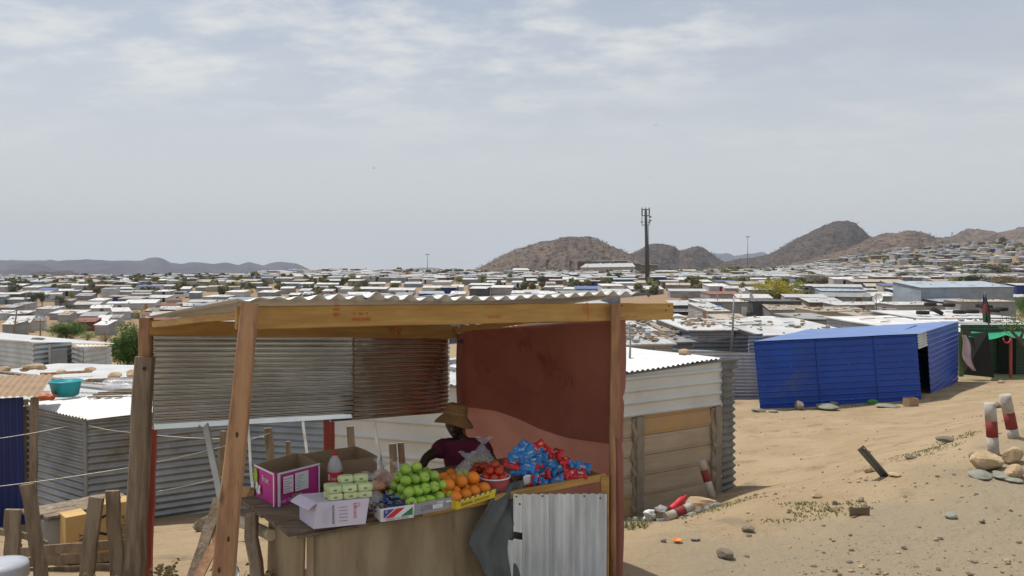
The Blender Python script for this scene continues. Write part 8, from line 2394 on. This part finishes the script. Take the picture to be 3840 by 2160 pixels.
ppole(2204, 992, 1016, 600, "short pole before the hall with the white roof", arm=False); ppole(1987, 992, 1014, 700, "short pole under the brown hill", arm=False); ppole(2691, 1100, 1130, 120, "thin pole above the shack with the blue sign", arm=False)
# lattice pylon on the far saddle
b = MB(); pc = at(3571, 889, 2450); hh = 15
for sx in (-1, 1):
    b.tube([pc + Vector((sx * 2.6, 0, 0)), pc + Vector((sx * 1.6, 0, hh))], 0.5, M_steel, seg=4)
for k in range(4): b.tube([pc + Vector((-2.4 + .2 * k, 0, k * 4)), pc + Vector((2.2 - .2 * k, 0, k * 4 + 3.5))], 0.3, M_steel, seg=4)
for z in (9, 13): b.tube([pc + Vector((-5, 0, z)), pc + Vector((5, 0, z))], 0.35, M_steel, seg=4)
sbuild(b, "pylon", "small lattice power pylon on the saddle between two right-hand hills", "pylon")

# school with white-roofed hall
M_brick = mat("brown_brick", (0.20, 0.145, 0.11), (0.16, 0.115, 0.09), scale=0.3, rough=0.95); M_redbrick = mat("red_brick", (0.19, 0.052, 0.035), (0.15, 0.042, 0.03), scale=0.3, rough=0.95)
sc = empty("school", at(2290, 1014, 760), "brown school buildings with a long white-roofed hall below the brown hill", "building")
Ds_ = 760
def pbox(b, x0, x1, yt, yb, D, depth, m):
    a = at(x0, yb, D); c = at(x1, yt, D); b.box(((a.x + c.x) / 2, D + depth / 2, (a.z + c.z) / 2 - 1.5), (c.x - a.x, depth, c.z - a.z + 3), m)
    return a, c
b = MB(); pbox(b, 2186, 2381, 1002, 1014, Ds_, 26, WT['cream']); wbuild(b, "wall", sc)
b = MB(); A_ = at(2183, 1003, Ds_ - .5); B_ = at(2383, 1000, Ds_ - .5); A2 = at(2196, 989, Ds_ + 13); B2 = at(2372, 986, Ds_ + 13)
b.quad(A_, B_, B2, A2, RT['white']); b.quad(A2, B2, B_ + Vector((0, 27, 0)), A_ + Vector((0, 27, 0)), RT['white']); n0 = len(b.v); b.v += [A_ + Vector((0, .5, 0)), A2, A_ + Vector((0, 26.5, 0))]; b.face((n0, n0 + 1, n0 + 2), WT['cream'])
wbuild(b, "roof", sc)
for k, x in enumerate((2213, 2252, 2263, 2288, 2299, 2324)):
    b = MB(); b.blob(at(x, 989, Ds_ + 12.5), (0.9, 0.9, 0.9), RT['white'] if k % 2 else M_brick, seg=10, rings=6); wbuild(b, "roof_vent", sc)
for (x0, x1, yt, yb, rw) in ((2166, 2222, 979, 998, 0), (2222, 2298, 980, 992, 1), (2306, 2353, 978, 992, 1), (2353, 2382, 984, 1000, 1), (2382, 2404, 988, 1004, 1), (2404, 2440, 992, 1006, 1), (2440, 2466, 994, 1008, 1)):
    b = MB(); pbox(b, x0, x1, yt, yb, 800, 14, M_brick)
    for k in range(max(1, int((x1 - x0) / 9))):
        if x0 < 2300: pbox(b, x0 + 3 + k * 9, x0 + 6 + k * 9, yt + 5, yb - 6, 799.6, 1, M_dark)
    wbuild(b, "wing", sc)
    if rw:
        b = MB(); pbox(b, x0 - 1, x1 + 1, yt - 2, yt, 799, 16, RT['white']); b.v = [Vector(v) + Vector((0, 0, 0.0)) for v in b.v]
        a = at(x0 - 1, yt, 799); c = at(x1 + 1, yt - 2.2, 799); b = MB(); b.box(((a.x + c.x) / 2, 807, (a.z + c.z) / 2), (c.x - a.x, 17, c.z - a.z), RT['white']); wbuild(b, "roof", sc)
b = MB(); pbox(b, 1925, 1982, 1012, 1018, 700, 8, WT['cream']); e = empty("long_building", at(1953, 1018, 700), "low cream building with a pale roof under the brown hill", "building"); wbuild(b, "wall", e)
b = MB(); a = at(1921, 1012, 699); c = at(1978, 1006, 712); b.quad(a, at(1987, 1012, 699), c, at(1925, 1006, 712), RT['white']); wbuild(b, "roof", e)
# red brick building at left
rb = empty("brick_building", at(860, 1046, 560), "flat-roofed red brick building with a taller block before the blue hills", "building")
b = MB(); pbox(b, 802, 936, 1036, 1047, 560, 12, M_redbrick); wbuild(b, "low_wing", rb); b = MB(); pbox(b, 831, 881, 1025, 1037, 559, 12, M_redbrick); wbuild(b, "upper_block", rb)
b = MB(); a = at(828, 1025, 557); c = at(884, 1023, 557); b.box(((a.x + c.x) / 2, 565, a.z), (c.x - a.x, 15, 0.35), M_redbrick); wbuild(b, "roof", rb)
b = MB(); pbox(b, 787, 805, 1038, 1040, 558, 3, M_dark); pbox(b, 821, 830, 1031, 1034, 557, 2, M_dark); wbuild(b, "canopy", rb)

# minibus
vb = hit(682, 1117, 100); vD = vb.y; sC = 5.2
van = empty("minibus", vb, "white minibus with dark windows parked on the sandy yard", "minibus", rotz=0.10)
def vpart(b, nm): return b.build(nm, parent=van)
Mv = plain("white_car_paint", (0.66, 0.66, 0.65), 0.3); Mg = plain("car_glass", (0.02, 0.022, 0.025), 0.1); Mt = plain("tyre_rubber", (0.022, 0.021, 0.02), 0.9)
b = MB(); prf = [(-2.5, 0.35), (2.35, 0.35), (2.55, 0.55), (2.5, 1.05), (2.15, 1.25), (1.45, 2.05), (1.1, 2.2), (-2.3, 2.25), (-2.5, 2.05)]
n0 = 0
for y_ in (-0.92, 0.92):
    for (x_, z_) in prf: b.v.append(Vector((x_, y_ * (0.93 if z_ > 1.3 else 1), z_)))
nP = len(prf); b.face(list(range(nP)), Mv); b.face([nP + k for k in reversed(range(nP))], Mv)
for k in range(nP): b.face((k, nP + k, nP + (k + 1) % nP, (k + 1) % nP), Mv)
vpart(b, "body")
b = MB(); b.box((-0.65, -0.885, 1.62), (3.1, 0.06, 0.56), Mg); vpart(b, "side_window")
b = MB(); b.quad((1.30, -0.90, 1.35), (2.02, -0.90, 1.35), (1.45, -0.885, 1.92), (1.30, -0.885, 1.92), Mg); vpart(b, "front_side_window")
b = MB(); b.quad((2.17, -0.8, 1.27), (2.17, 0.8, 1.27), (1.50, 0.78, 2.02), (1.50, -0.78, 2.02), Mg); vpart(b, "windscreen")
for x_ in (-1.5, 1.65):
    for y_ in (-0.88, 0.72):
        b = MB(); b.tube([(x_, y_, 0.36), (x_, y_ + 0.18, 0.36)], 0.36, Mt, seg=18); w_ = vpart(b, "wheel")
        b = MB(); b.tube([(x_, y_ - 0.01, 0.36), (x_, y_ + 0.01, 0.36)], 0.2, M_steelp, seg=14); b.build("rim", parent=w_)
for y_ in (-0.6, 0.6):
    b = MB(); b.box((2.53, y_, 0.85), (0.06, 0.35, 0.2), M_steelp); vpart(b, "headlight")
# white pickup behind the blue shack
pk = empty("pickup", at(3290, 1277, 60), "white pickup cab showing behind the blue shack's roof", "pickup", rotz=0.05)
b = MB(); prf = [(-1.2, 0.2), (2.2, 0.2), (2.25, 0.85), (1.1, 0.98), (0.55, 1.55), (-0.75, 1.58), (-0.95, 0.95), (-1.2, 0.9)]
for y_ in (-0.8, 0.8):
    for (x_, z_) in prf: b.v.append(Vector((x_, y_ * (0.9 if z_ > 1.2 else 1), z_)))
nP = len(prf); b.face(list(range(nP)), Mv); b.face([nP + k for k in reversed(range(nP))], Mv)
for k in range(nP): b.face((k, nP + k, nP + (k + 1) % nP, (k + 1) % nP), Mv)
b.build("body", parent=pk)
b = MB(); b.quad((-0.7, -0.80, 1.0), (0.95, -0.80, 1.0), (0.48, -0.745, 1.48), (-0.62, -0.745, 1.48), Mg); b.build("side_window", parent=pk)
b = MB(); b.quad((1.08, -0.7, 1.02), (1.08, 0.7, 1.02), (0.60, 0.65, 1.53), (0.60, -0.65, 1.53), Mg); b.build("windscreen", parent=pk)
for x_ in (-0.7, 1.5):
    b = MB(); b.tube([(x_, -0.8, 0.25), (x_, -0.62, 0.25)], 0.34, Mt, seg=16); b.build("wheel", parent=pk)

# blue sign on the grey shack
me_ = mic; X = Vector((math.cos(me_.rotation_euler.z), math.sin(me_.rotation_euler.z), 0))
sp = at(2694, 1148, me_.location.y - 0.12)
s_w = 34 * sp.y / FPX; s_h = 16 * sp.y / FPX
M_signblue = plain("sign_blue", (0.03, 0.16, 0.42), 0.5)
b = MB(); b.box((sp.x, sp.y, sp.z), (s_w, 0.04, s_h), M_signblue); b.box((sp.x, sp.y - 0.025, sp.z - s_h * .44), (s_w * .98, 0.01, s_h * .08), M_redflag)
mm = Matrix.Rotation(math.pi / 2, 4, 'X'); mm.translation = sp + Vector((0, -0.03, 0.02)); b.text("mtc", s_h * 1.0, mm, M_white)
sg_ = wbuild(b, "shop_sign", me_, "small blue sign with white letters")
b = MB(); dp = at(2790, 1200, me_.location.y - 0.1); b.box((dp.x, dp.y, dp.z + 0.95), (0.85, 0.06, 1.95), DT['pale']); wbuild(b, "door", me_)
# brown board on the corner of the shack below the sign
b = MB(); bd = at(2642, 1200, 84); b.box((bd.x, bd.y, bd.z + 0.1), (0.42, 0.05, 1.6), M_brownwood); sbuild(b, "upright_board", "tall brown board standing at a grey shack's corner below the blue sign", "board")
b = MB(); q = hit(2812, 1201, 60); lathe(b, q, [(0, 0), (0.42, 0), (0.44, 0.2), (0.44, 0.95), (0.40, 1.15), (0.16, 1.28), (0.16, 1.34), (0, 1.34)], plain("black_plastic", (0.02, 0.02, 0.02), 0.5), 20); sbuild(b, "water_tank", "black plastic water tank right of the pale door", "water tank")
# white canopy front
b = MB(); ca_, cb2 = at(2515, 1163, 128), at(2619, 1163, 128)
b.grid(lambda u, v: Vector((ca_.x + (cb2.x - ca_.x) * u, 126.5 - 0.9 * v + 0.04 * math.sin(u * 190), ca_.z + 0.75 - 0.85 * v)), 160, 3, RT['white']); sbuild(b, "canopy", "white ribbed canopy sheet over a dark open front behind the beam's end", "canopy")
# satellite dishes
def dish(x, y, D, r_, label, yaw=-0.5):
    e = empty("satellite_dish", at(x, y + 22, D), label, "satellite dish")
    M3 = Matrix.Rotation(yaw, 3, 'Z') @ Matrix.Rotation(R(70), 3, 'X'); c = at(x, y, D)
    b = MB(); b.grid(lambda u, v: c + M3 @ Vector((r_ * v * math.cos(6.2832 * u), r_ * v * math.sin(6.2832 * u), 0.28 * r_ * v * v)), 26, 8, RT['white'], thick=0.02); wbuild(b, "reflector", e)
    b = MB(); b.tube([c + M3 @ Vector((0, -r_, .2 * r_)), c + M3 @ Vector((0, -r_ * .2, 0.9 * r_))], 0.02, M_steelp, seg=5); b.blob(c + M3 @ Vector((0, -r_ * .15, .95 * r_)), 0.06, M_steelp, seg=8, rings=6); wbuild(b, "receiver", e)
    b = MB(); b.tube([c, c + Vector((0, 0.3, -0.1)), c + Vector((0, 0.3, -1.0))], 0.03, M_steelp, seg=6); wbuild(b, "stand", e)
dish(3294, 1120, 62, 0.42, "large white satellite dish facing left above the clothes line", -0.9); dish(2814, 1112, 110, 0.55, "white satellite dish behind the shack with the blue sign", 0.9)
# washing on a line and a striped cloth
cl = empty("clothes_line", at(3200, 1190, 56), "white, blue and red clothes hanging in a row beside a cream wall", "clothes")
b = MB(); b.tube([at(3130, 1160, 56), at(3190, 1164, 56), at(3290, 1158, 56)], 0.012, M_steel, seg=5); wbuild(b, "line", cl)
for (x0, x1, m_, l_) in ((3196, 3206, M_white, "white shirt"), (3206, 3215, M_blueflag, "blue shirt"), (3214, 3225, M_redflag, "red shirt")):
    b = MB(); b.grid(lambda u, v: at(x0 + (x1 - x0) * (u * (1 - .1 * v)), 1165 + 16 * v, 56) + Vector((0, 0.03 * math.sin(u * 7), 0)), 6, 5, m_, thick=0.01); wbuild(b, "garment", cl, l_)
b = MB()
for k in range(6): 
    a = at(3308, 1152 + 3.4 * k, 58); c = at(3324, 1152 + 3.4 * (k + 1), 58); b.box(((a.x + c.x) / 2, 58, (a.z + c.z) / 2), (c.x - a.x, 0.03, a.z - c.z), M_white if k % 2 else M_blueflag)
sbuild(b, "striped_cloth", "blue and white striped cloth hanging left of the tyre roof", "cloth")
# tyres lying on the roof
tyr = None
tpos = [(3462, .15, 0), (3516, .3, .5), (3560, .85, .0), (3600, .25, 0), (3648, .30, 0), (3684, .85, 0), (3700, .75, 0), (3728, .45, .1), (3490, .9, 0), (3758, .55, 0)]
fe_ = TY.location; ya = TY.rotation_euler.z
for k, (px, v, tilt) in enumerate(tpos):
    y0 = fe_.y + v * 4.2
    q = Vector(((px - 1920) / FPX * y0, y0, 0)); along = (q - fe_); yl = -along.x * math.sin(ya) + along.y * math.cos(ya)
    q.z = fe_.z + 2.1 + 0.45 * max(0, min(1, yl / 4.2)) + 0.16
    nm_l = "%s tyre from the left on the white roof at right" % ORD[sorted(t[0] for t in tpos).index(px)]
    if tyr is None:
        b = MB()
        for i in range(24):
            pass
        def tor(u, v_): 
            a = 6.2832 * u; c = 6.2832 * v_; rr = 0.25 + 0.085 * math.copysign(abs(math.cos(c)) ** .6, math.cos(c)); return Vector((rr * math.cos(a), rr * math.sin(a), 0.10 * math.copysign(abs(math.sin(c)) ** .6, math.sin(c))))
        b.grid(tor, 30, 12, Mt)
        tyr = b.build("tyre", loc=q, label=nm_l, cat="tyre", group="tyres on the white roof"); o = tyr
    else:
        o = tyr.copy(); COL.objects.link(o); o.location = q; o['label'] = nm_l
    o.rotation_euler = (tilt, 0, k)
o = tyr.copy(); COL.objects.link(o); D_ = 50; o.location = at(2548, 1194, 47); o.rotation_euler = (0, 0, 0); o['label'] = "single tyre lying on a white roof just below the beam's end"
# a bystander behind the roofs
bp_ = at(2772, 1206, 70); feet = bp_.z - 1.68
V3 = [(bp_.x, 70, feet + .9), (bp_.x, 70, feet + 1.15), (bp_.x, 70, feet + 1.38), (bp_.x, 70, feet + 1.5), (bp_.x, 69.98, feet + 1.6)]
E3 = [(0, 1), (1, 2), (2, 3), (3, 4)]; R3 = [.15, .14, .13, .055, .10]
def ad(p, r_, par): V3.append(p); R3.append(r_); E3.append((par, len(V3) - 1)); return len(V3) - 1
for s_ in (-1, 1):
    a = ad((bp_.x + s_ * .2, 70, feet + 1.38), .06, 2); a = ad((bp_.x + s_ * .27, 70, feet + 1.1), .05, a); a = ad((bp_.x + s_ * .24, 69.9, feet + .85), .04, a)
    a = ad((bp_.x + s_ * .1, 70, feet + .85), .09, 0); a = ad((bp_.x + s_ * .11, 70, feet + .48), .07, a); a = ad((bp_.x + s_ * .11, 70, feet + .08), .045, a); ad((bp_.x + s_ * .11, 69.85, feet + .04), .04, a)
me_p = skin_mesh(V3, E3, R3, sub=1)
b = MB(); b.v = [v.co.copy() for v in me_p.vertices]
for p in me_p.polygons: b.face(list(p.vertices), plain("black_clothes", (0.02, 0.02, 0.022), 0.9) if "black_clothes" not in MATS else MATS["black_clothes"], True)
sbuild(b, "person", "small distant figure in black standing by the bare sandy-tan roof", "person")
# birds
for (x, y, D, l_) in ((1402, 631, 260, "tiny dark bird gliding left of the picture's middle"), (2459, 470, 300, "tiny dark bird high above the phone mast"), (2436, 666, 400, "tiny bird just above the phone mast"), (2665, 672, 420, "tiny bird right of the phone mast")):
    c = at(x, y, D); b = MB(); s_ = 0.55
    b.blob(c, (s_ * .5, s_ * .16, s_ * .14), M_black, seg=10, rings=6)
    for sg2 in (-1, 1): b.grid(lambda u, v: c + Vector((s_ * (0.16 * (v - .5) + .05), 0, 0)) + Vector((sg2 * .25 * u * s_ * 1.2, -0.5 * u * s_, s_ * (0.75 * u - 0.35 * u * u))) , 5, 3, M_black, thick=0.02)
    sbuild(b, "bird", l_, "bird")
